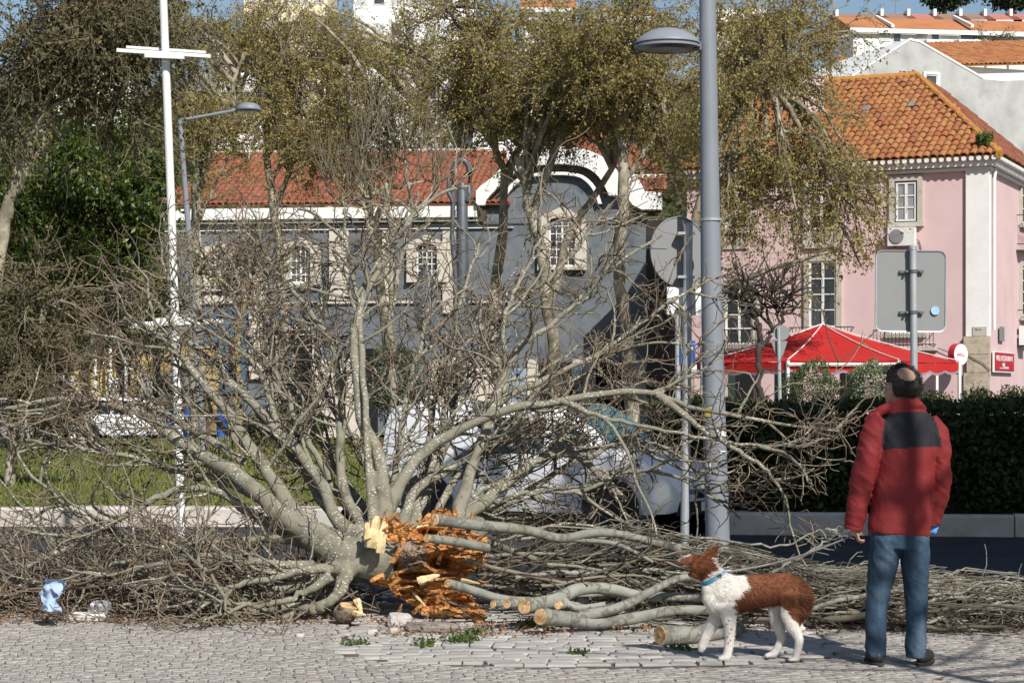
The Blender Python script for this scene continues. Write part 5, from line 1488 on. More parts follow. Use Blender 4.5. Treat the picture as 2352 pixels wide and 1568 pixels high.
def torn_face(nt=190, nr=64, nb=7):
    cu, cv = 985.0, 1300.0
    o = np.array(OUT + OUT[:1], float); d = np.r_[0, np.cumsum(np.linalg.norm(np.diff(o, axis=0), axis=1))]
    t = np.linspace(0, d[-1], nt, endpoint=False)
    ou = np.interp(t, d, o[:, 0]); ov = np.interp(t, d, o[:, 1])
    V = []
    def n_(x, z, a, b, s): return noise.noise(Vector((x * a + s, z * b, s * 1.7)))
    for j in range(nr + nb):
        front = j < nr
        rho = (j + 0.02) / (nr - 1) if front else 1.0 - (j - nr + 1) / nb * 0.93
        for i in range(nt):
            jag = 1 + 0.07 * noise.noise(Vector((ou[i] * .09, ov[i] * .09, 2))) + 0.05 * noise.noise(Vector((ou[i] * .25, ov[i] * .25, 5)))
            u = cu + (ou[i] - cu) * rho * jag; v = cv + (ov[i] - cv) * rho * jag
            x = u * pxm; z = -v * pxm
            w = min(1, max(0, (1290 - v) / 60.0)) * min(1, max(0, (985 - u) / 50.0))   # upright grain at upper left
            lay = (1 - w) * (0.5 - abs(n_(x + z * 0.35, z, 3.2, 15, 1.0)) * 1.9) + w * (0.5 - abs(n_(x, z, 15, 4, 3.0)) * 1.9)
            lay2 = (1 - w) * (0.4 - abs(n_(x + z * 0.3, z, 9, 34, 7.0)) * 1.7) + w * (0.4 - abs(n_(x, z, 36, 9, 9.0)) * 1.7)
            big = n_(x, z, 4.5, 5.5, 4.0)
            fine = n_(x, z, 60, 60, 5.0) + 0.6 * n_(x, z, 120, 120, 6.0)
            h = 0.085 * lay + 0.04 * lay2 + 0.06 * big + 0.008 * fine
            st = 0.035; h = 0.55 * h + 0.45 * (math.floor(h / st) * st + st * min(1, ((h / st) % 1) * 4))      # broken steps
            bulge = 0.17 * (1 - rho ** 2) + 0.20 * max(0, (v - 1300) / 120.0)
            bk = math.exp(-((u - 928) / 48.0) ** 2 - ((v - 1272) / 26.0) ** 2)
            h = h * (1 - 0.5 * bk) + 0.10 * bk
            for (hu, hv, ru, rv, dp) in ((1012, 1290, 26, 20, 0.34), (950, 1322, 36, 8, 0.13), (1060, 1302, 30, 9, 0.12), (1050, 1386, 24, 11, 0.15), (985, 1222, 18, 8, 0.08), (985, 1385, 14, 10, 0.08)):
                h -= dp * math.exp(-(((u - hu) / ru) ** 2 + ((v - hv) / rv) ** 2) ** 1.5)
            Y = 14.28 - (bulge + h) if front else 14.28 + 0.30 * min(1, (j - nr + 1) / 3.0)
            p = P(u, v, Y); p.z = max(p.z, 0.0)
            V.append(p)
    Q = [(j * nt + i, (j + 1) * nt + i, (j + 1) * nt + (i + 1) % nt, j * nt + (i + 1) % nt) for j in range(nr + nb - 1) for i in range(nt)]
    Q.append(tuple(range(nt))); Q.append(tuple((nr + nb - 1) * nt + i for i in range(nt - 1, -1, -1)))
    mi = []
    for q in Q:
        c = sum((V[k] for k in q[:4]), Vector()) / min(4, len(q))
        u = 1176 + F * c.x / c.y; v = 900 - F * (c.z - CAMH) / c.y
        nn = noise.noise(Vector((u * .05, v * .05, 3))) * 12 + noise.noise(Vector((u * .16, v * .16, 8))) * 7
        if ((u - 930 + nn) / 54) ** 2 + ((v - 1273 + nn) / 31) ** 2 < 1 or v > 1412 + nn: mi.append(1)
        elif u < 886 + nn * 0.6 and v < 1262 + nn * 0.5: mi.append(2)
        else: mi.append(0)
    return V, Q, mi
V, Q, mi = torn_face()
mk('broken_wood', V, Q, [wood_rot, bark_old, wood_pale], ft, mi=mi)
def shard(p0, p1, w, t, seed, mat, name, parent):
    """split sliver: tapering irregular prism"""
    rr_ = random.Random(seed)
    p0 = Vector(p0); p1 = Vector(p1); ax = (p1 - p0); a = ax.cross(Vector((0.2, 1, 0.1))).normalized(); b = ax.cross(a).normalized()
    V = []; n = 6; K = 6
    for k in range(K):
        f = k / (K - 1); s = (1 - 0.75 * f ** 2) * (0.85 + 0.3 * rr_.random())
        for i in range(n):
            an = 2 * PI * i / n
            q = 0.75 + 0.5 * rr_.random()
            V.append(p0 + ax * f + a * math.cos(an) * w * s * q + b * math.sin(an) * t * s * q)
    Q = [(k * n + i, k * n + (i + 1) % n, (k + 1) * n + (i + 1) % n, (k + 1) * n + i) for k in range(K - 1) for i in range(n)]
    Q += [tuple(range(n - 1, -1, -1)), tuple((K - 1) * n + i for i in range(n))]
    return mk(name, V, Q, mat, parent)
SH = [((855, 1258, 13.98), (866, 1184, 14.0), 20, 22), ((872, 1270, 13.95), (882, 1195, 13.98), 12, 16), ((848, 1240, 13.95), (842, 1200, 14.0), 12, 12), ((878, 1240, 13.98), (890, 1200, 14.0), 7, 10),
      ((900, 1290, 13.95), (925, 1255, 13.95), 8, 9), ((880, 1320, 13.95), (850, 1335, 13.9), 9, 9), ((1040, 1200, 14.1), (1050, 1165, 14.15), 8, 10), ((1085, 1300, 14.0), (1120, 1275, 14.0), 9, 9),
      ((1020, 1400, 13.8), (1055, 1415, 13.75), 8, 9), ((960, 1335, 13.85), (1010, 1320, 13.85), 9, 8)]
rs_ = random.Random(9)
for k in range(30):
    u = rs_.uniform(875, 1115); v = rs_.choice([rs_.uniform(1185, 1235), rs_.uniform(1290, 1410)]); an = rs_.gauss(0.5, 0.7); l = rs_.uniform(14, 42)
    SH.append(((u, v, 13.9 + rs_.uniform(0, .15)), (u + l * math.cos(an), v - l * math.sin(an), 13.85 + rs_.uniform(0, .15)), rs_.uniform(2.5, 6), rs_.uniform(3, 7)))
for k, (a, b, w, t) in enumerate(SH):
    shard(P(*a), P(*b), w * pxm, t * pxm, k + 3, wood_pale if (k < 4 or k % 9 == 0) else wood_rot, 'splinter', ft)
# hung black bag caught in the fork
blackp = M('black_plastic', [(0.006, 0.006, 0.007), (0.02, 0.02, 0.022)], 6, 0.3, 0.6, 12, spec=0.6)
V, Q = lump(P(805, 1222, 14.9), (0.10, 0.10, 0.13), 31, 0.5, 0.2, nu=30, nv=18, grain=(14, 14, 14))
tag(mk('plastic_bag', V, Q, blackp, smooth=True), 'crumpled black plastic caught between the trunk and the upright limbs', 'bag')

# ================================================================== cut logs and branches
def cut_log(label, pts, r0, r1, branch=None, extra_cut=True, group='cut logs lying in front of the branch pile', name='cut_log', mat=None):
    w = spline([tuple(P(*p)) for p in pts], 24)
    px = pts[0][2] / F
    rad = np.linspace(r0, r1, 24) * px * (1 + 0.03 * RNG.normal(size=24))
    sd_ = np.r_[0, np.cumsum(np.linalg.norm(np.diff(w, axis=0), axis=1))]
    w[:, 1] -= 0.15 * np.exp(-sd_ / 0.16)
    w[:, 2] = np.maximum(w[:, 2], rad * 0.95)
    t = thing(name, label, 'log', (w[0, 0], w[0, 1], 0.0), group)
    parts = [tubes(w[None], rad[None], 14)]
    for (bp, b0, b1) in (branch or []):
        bw = spline([tuple(P(*p)) for p in bp], 18)
        br = np.linspace(b0, b1, 18) * px; bw[:, 2] = np.maximum(bw[:, 2], br * 0.9)
        parts.append(tubes(bw[None], br[None], 10))
    V, Q = merge(parts); mk('bark', V, Q, mat or bark_clean, t, smooth=True)
    # sawn face with a slightly raised heart ring
    d = Vector(w[0] - w[1]).normalized(); r = float(rad[0])
    c = Vector(w[0])
    mb = MB()
    mb.lathe([(0.0, 0.006), (r * 0.14, 0.006), (r * 0.16, 0.003), (r * 0.9, 0.003), (r * 0.97, 0.0), (r * 0.97, -0.02)], c, 16, d)
    mb.build('cut_face', wood_cut, t)
    return t
cut_log('long smooth grey log lying across the orange stump, highest in the pile', [(1000, 1190, 13.75), (1100, 1205, 13.8), (1210, 1217, 13.9), (1290, 1236, 14.0), (1370, 1222, 14.0), (1450, 1232, 14.1), (1560, 1262, 14.2)], 14, 9,
        [([(1290, 1236, 14.0), (1340, 1240, 14.0), (1420, 1250, 14.0), (1500, 1290, 14.0)], 8, 4)])
cut_log('short thin grey log just under the highest log on the orange stump', [(983, 1232, 13.7), (1050, 1243, 13.75), (1120, 1258, 13.9)], 10, 11)
cut_log('slim greenish log with a split end resting on the lower orange wood', [(1030, 1334, 13.6), (1090, 1355, 13.65), (1160, 1375, 13.7), (1260, 1380, 13.8), (1340, 1385, 13.9)], 11, 8)
cut_log('smallest round end of the row of sawn logs, at its left', [(1133, 1381, 13.55), (1200, 1381, 13.6), (1290, 1372, 13.8), (1400, 1360, 13.9)], 9, 7)
cut_log('second sawn end from the left in the low row of logs', [(1164, 1381, 13.5), (1240, 1383, 13.6), (1350, 1376, 13.8)], 11, 8)
cut_log('thick curved log with the widest sawn end in the low row', [(1203, 1387, 13.4), (1270, 1378, 13.5), (1330, 1352, 13.65), (1400, 1352, 13.7), (1480, 1368, 13.7), (1620, 1372, 13.8), (1760, 1392, 13.8)], 18, 9,
        [([(1290, 1370, 13.5), (1320, 1395, 13.45), (1390, 1388, 13.5)], 9, 7)])
cut_log('forked log with a slanting sawn face nearest the paving', [(1240, 1410, 13.25), (1300, 1418, 13.3), (1370, 1428, 13.35), (1450, 1420, 13.4), (1560, 1400, 13.5), (1680, 1405, 13.6)], 20, 10,
        [([(1330, 1415, 13.3), (1420, 1395, 13.35), (1500, 1355, 13.5), (1570, 1325, 13.6), (1660, 1330, 13.7)], 14, 6)])
cut_log('short stub end behind the forked log', [(1280, 1384, 13.55), (1310, 1386, 13.6), (1360, 1400, 13.7)], 10, 9)
cut_log('thick short log with a big pale sawn face lying on the paving by the dog', [(1512, 1463, 12.75), (1560, 1478, 12.72), (1600, 1476, 12.75), (1650, 1462, 12.9), (1700, 1440, 13.1)], 24, 14,
        [([(1575, 1455, 12.75), (1640, 1432, 12.8), (1700, 1402, 12.9), (1740, 1375, 13.0)], 10, 7)], group=None)
cut_log('stubby bark covered log with split yellow wood under the trunk', [(805, 1385, 13.85), (800, 1400, 13.8), (790, 1412, 13.85)], 22, 24, group=None, mat=bark_old)
for k, (a, b) in enumerate((((818, 1375, 13.7), (832, 1410, 13.68)), ((805, 1405, 13.68), (840, 1412, 13.6)))):
    tag(shard(P(*a), P(*b), 0.025, 0.03, 60 + k, wood_pale, 'wood_split', None), ['yellow split sliver standing by the stubby log', 'yellow split sliver lying flat by the stubby log'][k], 'wood chip', 'yellow slivers by the stubby log')
def ztop(x):
    return np.interp(x, [-0.6, 0.0, 0.6, 1.1, 1.6, 2.1, 2.6, 3.2, 3.8, 4.4], [0.46, 0.58, 0.54, 0.44, 0.33, 0.22, 0.19, 0.17, 0.11, 0.05])
nbch = 130
for k in range(nbch):
    x0 = -0.35 + 3.1 * RNG.random()
    zt = float(ztop(x0 + 0.4)); y0 = (13.85 if x0 < 1.5 else 13.4) + 1.1 * RNG.random()
    z0 = 0.02 + zt * RNG.random() ** 0.8 * (1.0 if y0 > 13.7 else 0.75)
    L = 1.0 + 1.7 * RNG.random()
    d = np.array([[1.0, RNG.normal() * 0.22, RNG.normal() * 0.14]])
    A = grow(np.array([[x0, y0, z0]]), d, np.array([L]), 14, 0.15, (0.08, 0, -0.01), zmin=0.015)
    A[0, :, 2] = np.minimum(A[0, :, 2], ztop(A[0, :, 0]) * 1.12 + 0.02)
    r0 = 0.008 + 0.019 * RNG.random() ** 1.6
    n_ = RNG.integers(4, 9)
    o, d, i, t = shoots(A, n_, 0.2, 1.0, (0.2, 0.7), (0.35, 0, 0.02))
    Bp = grow(o, d, 0.25 + 0.6 * RNG.random(n_), 8, 0.16, (0.05, 0, 0), zmin=0.01)
    o, d, i, t = shoots(Bp, n_ * 3, 0.1, 1.0, (0.3, 1.0), (0.1, 0, 0))
    Cc = grow(o, d, 0.08 + 0.22 * RNG.random(len(o)), 6, 0.28, zmin=0.01)
    for W in (Bp, Cc): W[:, :, 2] = np.minimum(W[:, :, 2], ztop(W[:, :, 0]) * 1.2 + 0.05 + 0.05 * RNG.random((len(W), 1)))
    V, Q = merge([tubes(A, (r0 * np.linspace(1, .35, 14))[None], 7), tubes(Bp, np.linspace(0.0075, 0.0035, 8)[None] * np.ones((n_, 1)), 4), tubes(Cc, 0.0027 * np.ones((len(Cc), 6)), 3)])
    o_ = mk('cut_branch', V, Q, [pile_m, bark_clean, pile_m, bark][k % 4], smooth=True, base=(x0, y0, z0))
    tag(o_, 'long thin cut branch lying in the heap right of the stump', 'branch', 'cut branches in the heap')
# upright loose ends poking out of the heap
for k, (pts, r, lab) in enumerate((
        ([(1990, 1238, 13.6), (1900, 1215, 13.6)], 0, ''),
        ([(1700, 1352, 13.4), (1800, 1300, 13.3), (1870, 1262, 13.3), (1905, 1235, 13.3)], 5, 'crooked branch with a knobbly tip rising beside the leash'),
        ([(1610, 1235, 14.0), (1720, 1248, 13.9), (1800, 1252, 13.9), (1860, 1225, 13.9), (1900, 1213, 13.9), (1925, 1218, 13.9)], 3.2, 'thin curved pale branch arching above the leash'),
        ([(1815, 1420, 13.3), (1930, 1378, 13.3), (2060, 1355, 13.4), (2150, 1362, 13.5), (2200, 1360, 13.5), (2270, 1335, 13.5), (2330, 1340, 13.5)], 6, 'pale thick branch crossing behind the legs of the man'),
        ([(2100, 1440, 13.2), (2200, 1400, 13.2), (2290, 1385, 13.3), (2345, 1360, 13.3)], 4, 'grey branch rising to the right edge of the heap'))):
    if not lab: continue
    w = spline([tuple(P(*p)) for p in pts], 20); w[1:-1] += RNG.normal(size=(18, 3)) * 0.008
    px = pts[0][2] / F
    A = w[None]
    o, d, i, t = shoots(A, 12, 0.3, 1, (0.4, 1.0)); Bp = grow(o, d, 0.08 + 0.25 * RNG.random(12), 7, 0.28)
    V, Q = merge([tubes(A, (np.linspace(r, r * 0.45, 20) * px)[None], 8), tubes(Bp, 0.0032 * np.ones((12, 7)), 4)])
    tag(mk('cut_branch', V, Q, bark_clean, smooth=True), lab, 'branch')
# brushwood under it all
nb_ = 650
x = -0.5 + 4.6 * RNG.random(nb_); y = np.where(x < 1.5, 13.95, 13.4) + 1.2 * RNG.random(nb_)
z = 0.01 + ztop(x) * 0.95 * RNG.random(nb_)
A = grow(np.stack([x, y, z], 1), np.stack([np.ones(nb_), RNG.normal(size=nb_) * 0.3, RNG.normal(size=nb_) * 0.12], 1), 0.3 + 0.7 * RNG.random(nb_), 8, 0.26, zmin=0.01)
o, d, i, t = shoots(A, nb_ * 2, 0.1, 1.0, (0.3, 1.0))
Bp = grow(o, d, 0.08 + 0.22 * RNG.random(len(o)), 6, 0.4, zmin=0.01)
for W in (A, Bp): W[:, :, 2] = np.minimum(W[:, :, 2], ztop(W[:, :, 0]) * 1.1 + 0.04 + 0.06 * RNG.random((len(W), 1)))
V, Q = merge([tubes(A, (0.004 + 0.006 * RNG.random(nb_))[:, None] * np.linspace(1, .6, 8)[None], 4), tubes(Bp, 0.0027 * np.ones((len(Bp), 6)), 3)])
tag(mk('brushwood', V, Q, pile_m), kind='stuff')

# ================================================================== litter on the paving
styro = M('white_foam', [(0.72, 0.72, 0.70), (0.8, 0.8, 0.79)], 8, 0.7, 0.2, 60)
tr = thing('foam_tray', 'white foam tray lying on the paving under the left branches', 'tray', G(206, 1424))
c = G(206, 1424)
MB().add([c + Vector(q) for q in ((-.125, -.05, .004), (.115, -.06, .004), (.12, .05, .004), (-.12, .06, .004), (-.135, -.06, .042), (.125, -.07, .034), (.13, .06, .03), (-.13, .07, .045))],
         [(3, 2, 1, 0), (4, 5, 6, 7), (0, 1, 5, 4), (1, 2, 6, 5), (2, 3, 7, 6), (3, 0, 4, 7)]).build('base', styro, tr)
MB().add([c + Vector(q) for q in ((-.12, -.05, .046), (.11, -.055, .038), (.115, .05, .034), (-.115, .058, .049), (-.115, -.045, .054), (.105, -.05, .046), (.11, .045, .042), (-.11, .053, .057))],
         [(3, 2, 1, 0), (4, 5, 6, 7), (0, 1, 5, 4), (1, 2, 6, 5), (2, 3, 7, 6), (3, 0, 4, 7)]).build('lid', styro, tr)
clear = M('clear_plastic_film', [(0.22, 0.21, 0.22), (0.4, 0.39, 0.4)], 8, 0.2, 0.5, 15, spec=0.7)
V, Q = lump(G(228, 1424) + Vector((0, 0.03, 0.08)), (0.075, 0.05, 0.045), 21, 0.6, nu=24, nv=14, grain=(16, 16, 16))
tag(mk('plastic_bag', V, Q, clear), 'crumpled clear plastic lying on the foam tray', 'bag')
bluec = M('pale_blue_plastic', [(0.26, 0.36, 0.50), (0.44, 0.54, 0.66)], 7, 0.5, 0.6, 14)
def rag(c, r, seed, w, h):
    n = 16
    V = []
    for j in range(n):
        for i in range(n):
            a = (i / (n - 1) - .5); b = (j / (n - 1) - .5)
            q = Vector((a * 3 + seed, b * 3, seed))
            dx = noise.noise(q) * .07; dy = noise.noise(q * 1.7 + Vector((5, 1, 2))) * .09; dz = noise.noise(q + Vector((9, 2, 7))) * .05
            V.append(Vector(c) + Vector((a * w * (1 - 0.35 * abs(b)) + dx, dy, (b + .5) * h + dz)))
    Q = [(j * n + i, j * n + i + 1, (j + 1) * n + i + 1, (j + 1) * n + i) for j in range(n - 1) for i in range(n - 1)]
    return V, Q
V, Q = rag(P(122, 1400, 13.6), 0, 3.3, 0.16, 0.20)
tag(mk('plastic_bag', V, Q, bluec, smooth=True), 'torn pale blue plastic bag caught in the twigs at the left', 'bag')
stone_g = M('loose_stone', [(0.4, 0.38, 0.35), (0.56, 0.53, 0.5)], 6, 0.85, 0.5, 40)
for (u, v, r, sd, lab) in ((920, 1438, (0.085, 0.06, 0.055), 41, 'pale angular stone block in front of the stump hole'), (855, 1455, (0.035, 0.03, 0.02), 42, 'small white stone chip left of the angular block'),
                           (905, 1452, (0.03, 0.025, 0.02), 43, 'little pale stone touching the angular block'), (690, 1462, (0.03, 0.03, 0.015), 44, 'flat white pebble on the small cobbles left of the stump')):
    V, Q = lump(G(u, v) + Vector((0, 0, r[2] * 0.7)), r, sd, 0.25, nu=14, nv=9, grain=(6, 6, 6))
    tag(mk('loose_stone', V, Q, stone_g), lab, 'stone')
V, Q = lump(G(985, 1452) + Vector((0, 0.05, 0.03)), (0.17, 0.05, 0.035), 51, 0.35, 0.05, nu=30, nv=14, grain=(3, 12, 12))
tag(mk('rotten_log', V, Q, M('grey_rotten_wood', [(0.2, 0.17, 0.15), (0.33, 0.29, 0.26)], 5, 0.95, 0.8, 30, cracks=((.1, .08, .07), 8, (1, 4, 4)))), 'grey weathered piece of dead wood flat on the paving before the stump', 'log')
for (u, v, r, sd, lab) in ((1020, 1420, (0.06, 0.012, 0.02), 52, 'orange wood sliver standing at the foot of the stump'), (1095, 1428, (0.06, 0.04, 0.03), 53, 'orange crumbled wood chunk right of the stump foot')):
    V, Q = lump(G(u, v) + Vector((0, 0, 0.03)), r, sd, 0.4, 0.7, nu=16, nv=10)
    tag(mk('wood_chip', V, Q, wood_rot), lab, 'wood chip')
# splinter and leaf litter
nl_ = 1900
lx = np.concatenate([-4.2 + 3.4 * RNG.random(900), -0.9 + 1.2 * RNG.random(500), 0.2 + 3.6 * RNG.random(500)])
ly = np.concatenate([13.72 + 0.45 * RNG.random(900), 13.0 + 0.8 * RNG.random(500), 13.2 + 0.35 * RNG.random(500)])
V, Q = leaves(np.stack([lx, ly, 0.008 + 0.012 * RNG.random(nl_)], 1), 0.035, 0.5, up=2)
tag(mk('leaf_litter', V, Q, M('brown_litter', [(0.16, 0.08, 0.04), (0.28, 0.16, 0.09)], 3, 0.9, island=('piece', [(0.10, 0.055, 0.03), (0.30, 0.15, 0.07), (0.2, 0.13, 0.08)], 0.7))), kind='stuff')
# weeds in the joints
for (u, v, r, n, lab) in ((1060, 1472, 0.055, 260, 'largest tuft of green weeds in the paving joints'), (1095, 1455, 0.05, 150, 'weed tuft behind the largest tuft toward the logs'), (975, 1482, 0.045, 120, 'low weed tuft left of the largest tuft'),
                          (820, 1480, 0.05, 110, 'leftmost weed tuft on the edge of the sett patch'), (1235, 1440, 0.08, 260, 'weeds at the foot of the forked log'), (1560, 1492, 0.05, 90, 'weed tuft in front of the thick short log'), (1330, 1500, 0.03, 60, 'tiny weed tuft in the middle of the sett patch')):
    c = G(u, v)
    d = RNG.normal(size=(n, 3)) * np.array([r, r * 0.8, r * 0.3]); d[:, 2] = np.abs(d[:, 2]) + 0.005
    V, Q = leaves(np.array(c) + d, 0.028, 0.6, up=0.5)
    tag(mk('weed', V, Q, weed_m, base=c), lab, 'weed', 'weeds in the paving')
dl = M('dead_leaf', [(0.12, 0.06, 0.03), (0.2, 0.11, 0.06)], 20, 0.8)
for (u, v, lab) in ((2157, 1562 - 2, 'curled brown leaf at the bottom edge right of centre'), (2283, 1568 - 10, 'brown dead leaf near the bottom edge below the man')):
    c = G(u - 2157 + (2157 if 'bottom edge below' not in lab else 2283), v)
    V = [c + Vector(q) for q in ((-.03, 0, .012), (-.01, -.018, .004), (.02, -.012, .006), (.035, .002, .016), (.012, .018, .008), (-.012, .016, .006), (0, 0, .010))]
    tag(mk('dead_leaf', V, [(6, 0, 1), (6, 1, 2), (6, 2, 3), (6, 3, 4), (6, 4, 5), (6, 5, 0)], dl), lab, 'leaf')
# ================================================================== lamps, poles, signs
lamp_grey = M('lamp_grey_paint', [(0.185, 0.205, 0.24), (0.24, 0.26, 0.295)], 1.5, 0.5, 0.1, 20, spec=0.4, dirt=((0.15, 0.16, 0.18), 1.2, 0.6, (6, 6, 0.6)))
lamp_dark = M('lamp_dark_glass', (0.03, 0.032, 0.03), 3, 0.25, spec=0.5)
galv = M('galvanised_steel', [(0.36, 0.39, 0.41), (0.48, 0.50, 0.52)], 6, 0.45, 0.1, 30, metal=0.35)
alu = M('sign_back_aluminium', [(0.215, 0.22, 0.225), (0.255, 0.26, 0.265)], 1.0, 0.5, metal=0.0, dirt=((0.23, 0.235, 0.24), 1.0, 0.6))
def lean_tube(pts, Y, radii, n=14):
    mb = MB(); mb.tube([P(u, v, Y) for u, v in pts], radii, n); return mb
Yl = 19.77
sl = thing('street_lamp', 'tall grey street lamp pole with stickers and a domed lamp head on the left', 'street lamp', P(1650, 1270, Yl))
base = P(1650, 1270, Yl); base.z = ROADZ
pole_pts = [base] + [P(u, v, Yl) for (u, v) in ((1647, 1180), (1641.6, 1000), (1633, 630), (1629, 320), (1625, 0), (1622, -180))]
mb = MB(); mb.tube(pole_pts, [0.122, 0.120, 0.115, 0.102, 0.091, 0.082, 0.078], 22); auto_smooth(mb.build('pole', lamp_grey, sl))
mb = MB(); mb.tube([P(1592, 106, Yl), P(1626, 108, Yl)], 0.034, 10); mb.build('arm', lamp_grey, sl)
hc = P(1533, 104, Yl)
R_ = 76 * Yl / F
hd = MB().lathe([(0.0, 0.165), (R_ * 0.3, 0.158), (R_ * 0.55, 0.135), (R_ * 0.75, 0.098), (R_ * 0.9, 0.058), (R_ * 0.99, 0.024), (R_, 0.008), (R_ * 0.96, 0.004)], hc, 32).build('lamp_dome', lamp_grey, sl); auto_smooth(hd, 50)
rg = MB().lathe([(R_ * 0.94, 0.003), (R_ * 0.94, -0.008), (R_ * 1.0, -0.012), (R_ * 1.0, -0.034), (R_ * 0.93, -0.04), (R_ * 0.90, -0.03)], hc, 32); rg.box(hc + Vector((R_ * 1.0, 0, -0.014)), (0.14, 0.09, 0.075)); auto_smooth(rg.build('lamp_ring', lamp_grey, sl))
MB().lathe([(0.0, -0.06), (R_ * 0.6, -0.052), (R_ * 0.9, -0.034), (R_ * 0.9, -0.02), (0, -0.02)], hc, 28).build('lamp_glass', lamp_dark, sl)
yellow = M('yellow_sticker', [(0.62, 0.48, 0.04), (0.7, 0.56, 0.06)], 6, 0.5)
def sticker(u0, v0, u1, v1, mat, mark=None):
    """bent patch on the round pole"""
    c = P(1641.6 + (0.5 * (v0 + v1) - 1000) * 0.03, (v0 + v1) / 2, Yl)
    r = 0.1165 + 0.002
    za, zb = P(0, v1, Yl).z, P(0, v0, Yl).z
    uc = 1641.6 + (0.5 * (v0 + v1) - 1000) * 0.03
    a0 = math.asin(max(-.98, min(.98, (u0 - uc) * Yl / F / r))); a1 = math.asin(max(-.98, min(.98, (u1 - uc) * Yl / F / r)))
    V = []; n = 6
    for k in range(n + 1):
        a = a0 + (a1 - a0) * k / n
        for (rr_, z) in ((r, za), (r, zb), (r - 0.004, zb), (r - 0.004, za)):
            V.append((c.x + rr_ * math.sin(a), c.y - rr_ * math.cos(a), z))
    Q = [(k * 4 + j, (k + 1) * 4 + j, (k + 1) * 4 + (j + 1) % 4, k * 4 + (j + 1) % 4) for k in range(n) for j in range(4)]
    Q += [(0, 1, 2, 3), (n * 4 + 3, n * 4 + 2, n * 4 + 1, n * 4)]
    return mk('sticker', V, Q, mat, sl)
ys = sticker(1617, 934, 1631, 956, yellow)
tri = MB(); cy = P(1623.5, 945, Yl)
sticker(1644, 988, 1667, 1001, sign_white); sticker(1652, 1034, 1674, 1041, sign_white); sticker(1618, 1056, 1630, 1071, sign_white); sticker(1628, 978, 1636, 980, sign_white)
mb = MB(); zc = P(1633, 505, Yl); mb.lathe([(0.1055, -0.012), (0.1075, -0.012), (0.1075, 0.012), (0.1055, 0.012)], zc, 20); mb.build('strap', galv, sl)
# round sign seen from behind
Ys = 20.05
sp = thing('traffic_sign', 'large round traffic sign seen from behind beside the tall lamp pole', 'traffic sign', P(1573, 1266, Ys))
b0 = P(1572, 1266, Ys); b0.z = ROADZ
mb = MB(); mb.tube([b0, P(1575, 1100, Ys), P(1579, 700, Ys), P(1581, 516, Ys)], 0.046, 14); auto_smooth(mb.build('post', galv, sp))
MB().lathe([(0.0465, 0), (0.048, 0.0), (0.03, 0.018), (0, 0.02)], P(1581, 516, Ys), 12).build('post_cap', galv, sp)
sn = Vector((0.52, -0.854, 0)); su = Vector((0.854, 0.52, 0))
dc = P(1559, 578, Ys + 0.13)
MB().lathe([(0.0, -0.012), (0.352, -0.012), (0.355, -0.004), (0.355, 0.010), (0.345, 0.012), (0.345, 0.002), (0, 0.002)], dc, 44, sn).build('disc', alu, sp)
pc = P(1571, 692, Ys + 0.12)
MB().obox(pc - su * 0.215 - Vector((0, 0, 0.14)), su * 0.43, sn * 0.012, Vector((0, 0, 0.28))).build('plate', sign_white, sp)
for (v, u) in ((536, 1580), (636, 1579.5), (706, 1579)):
    c = P(u, v, Ys)
    mb = MB(); mb.lathe([(0.047, -0.016), (0.052, -0.016), (0.052, 0.016), (0.047, 0.016)], c, 14)
    mb.obox(c + Vector((-0.10, -0.045, -0.013)), (0.07, 0, 0), (0, 0.16, 0), (0, 0, 0.026)); mb.obox(c + Vector((0.04, -0.02, -0.01)), (0.03, 0, 0), (0, 0.12, 0), (0, 0, 0.02))
    mb.build('clamp', galv, sp)
# rectangular sign from behind, right
Yr = 16.4
rsn = thing('traffic_sign', 'grey back of a rectangular rounded traffic sign on a post behind the man', 'traffic sign', P(2103, 1346, Yr))
b0 = P(2103, 1346, Yr); b0.z = ROADZ
mb = MB(); mb.tube([b0, P(2100, 900, Yr), P(2097, 569, Yr)], 0.030, 14); auto_smooth(mb.build('post', galv, rsn))
MB().lathe([(0.034, -0.02), (0.034, 0.005), (0.02, 0.018), (0, 0.02)], P(2097, 568, Yr), 12).build('post_cap', galv, rsn)
def rounded(w, h, r, n=6):
    out = []
    for (cx, cy, a0) in ((w / 2 - r, h / 2 - r, 0), (-w / 2 + r, h / 2 - r, PI / 2), (-w / 2 + r, -h / 2 + r, PI), (w / 2 - r, -h / 2 + r, 1.5 * PI)):
        for k in range(n + 1):
            a = a0 + PI / 2 * k / n; out.append((cx + r * math.cos(a), cy + r * math.sin(a)))
    return out
pcen = P(2092, 668.5, Yr + 0.05)
w_ = 164 * Yr / F; h_ = 187 * Yr / F
pux = Vector((1, 0.05, -0.008)).normalized()
MB().prism(rounded(w_, h_, 0.06), pcen, pux, Vector((0.008, 0, 1)), Vector((0, 0.012, 0))).build('plate', alu, rsn)
rim = MB()
ro = rounded(w_ + 0.004, h_ + 0.004, 0.062); ri = rounded(w_ - 0.014, h_ - 0.014, 0.054)
V = []; Q = []
for k in range(len(ro)):
    for (p, d) in ((ro[k], -0.010), (ro[k], 0.016), (ri[k], 0.013), (ri[k], -0.008)):
        V.append(pcen + pux * p[0] + Vector((0.008, 0, 1)) * p[1] + Vector((0, d, 0)))
nn = len(ro)
for k in range(nn):
    for j in range(4):
        Q.append((k * 4 + j, ((k + 1) % nn) * 4 + j, ((k + 1) % nn) * 4 + (j + 1) % 4, k * 4 + (j + 1) % 4))
mk('rim', V, Q, galv, rsn)
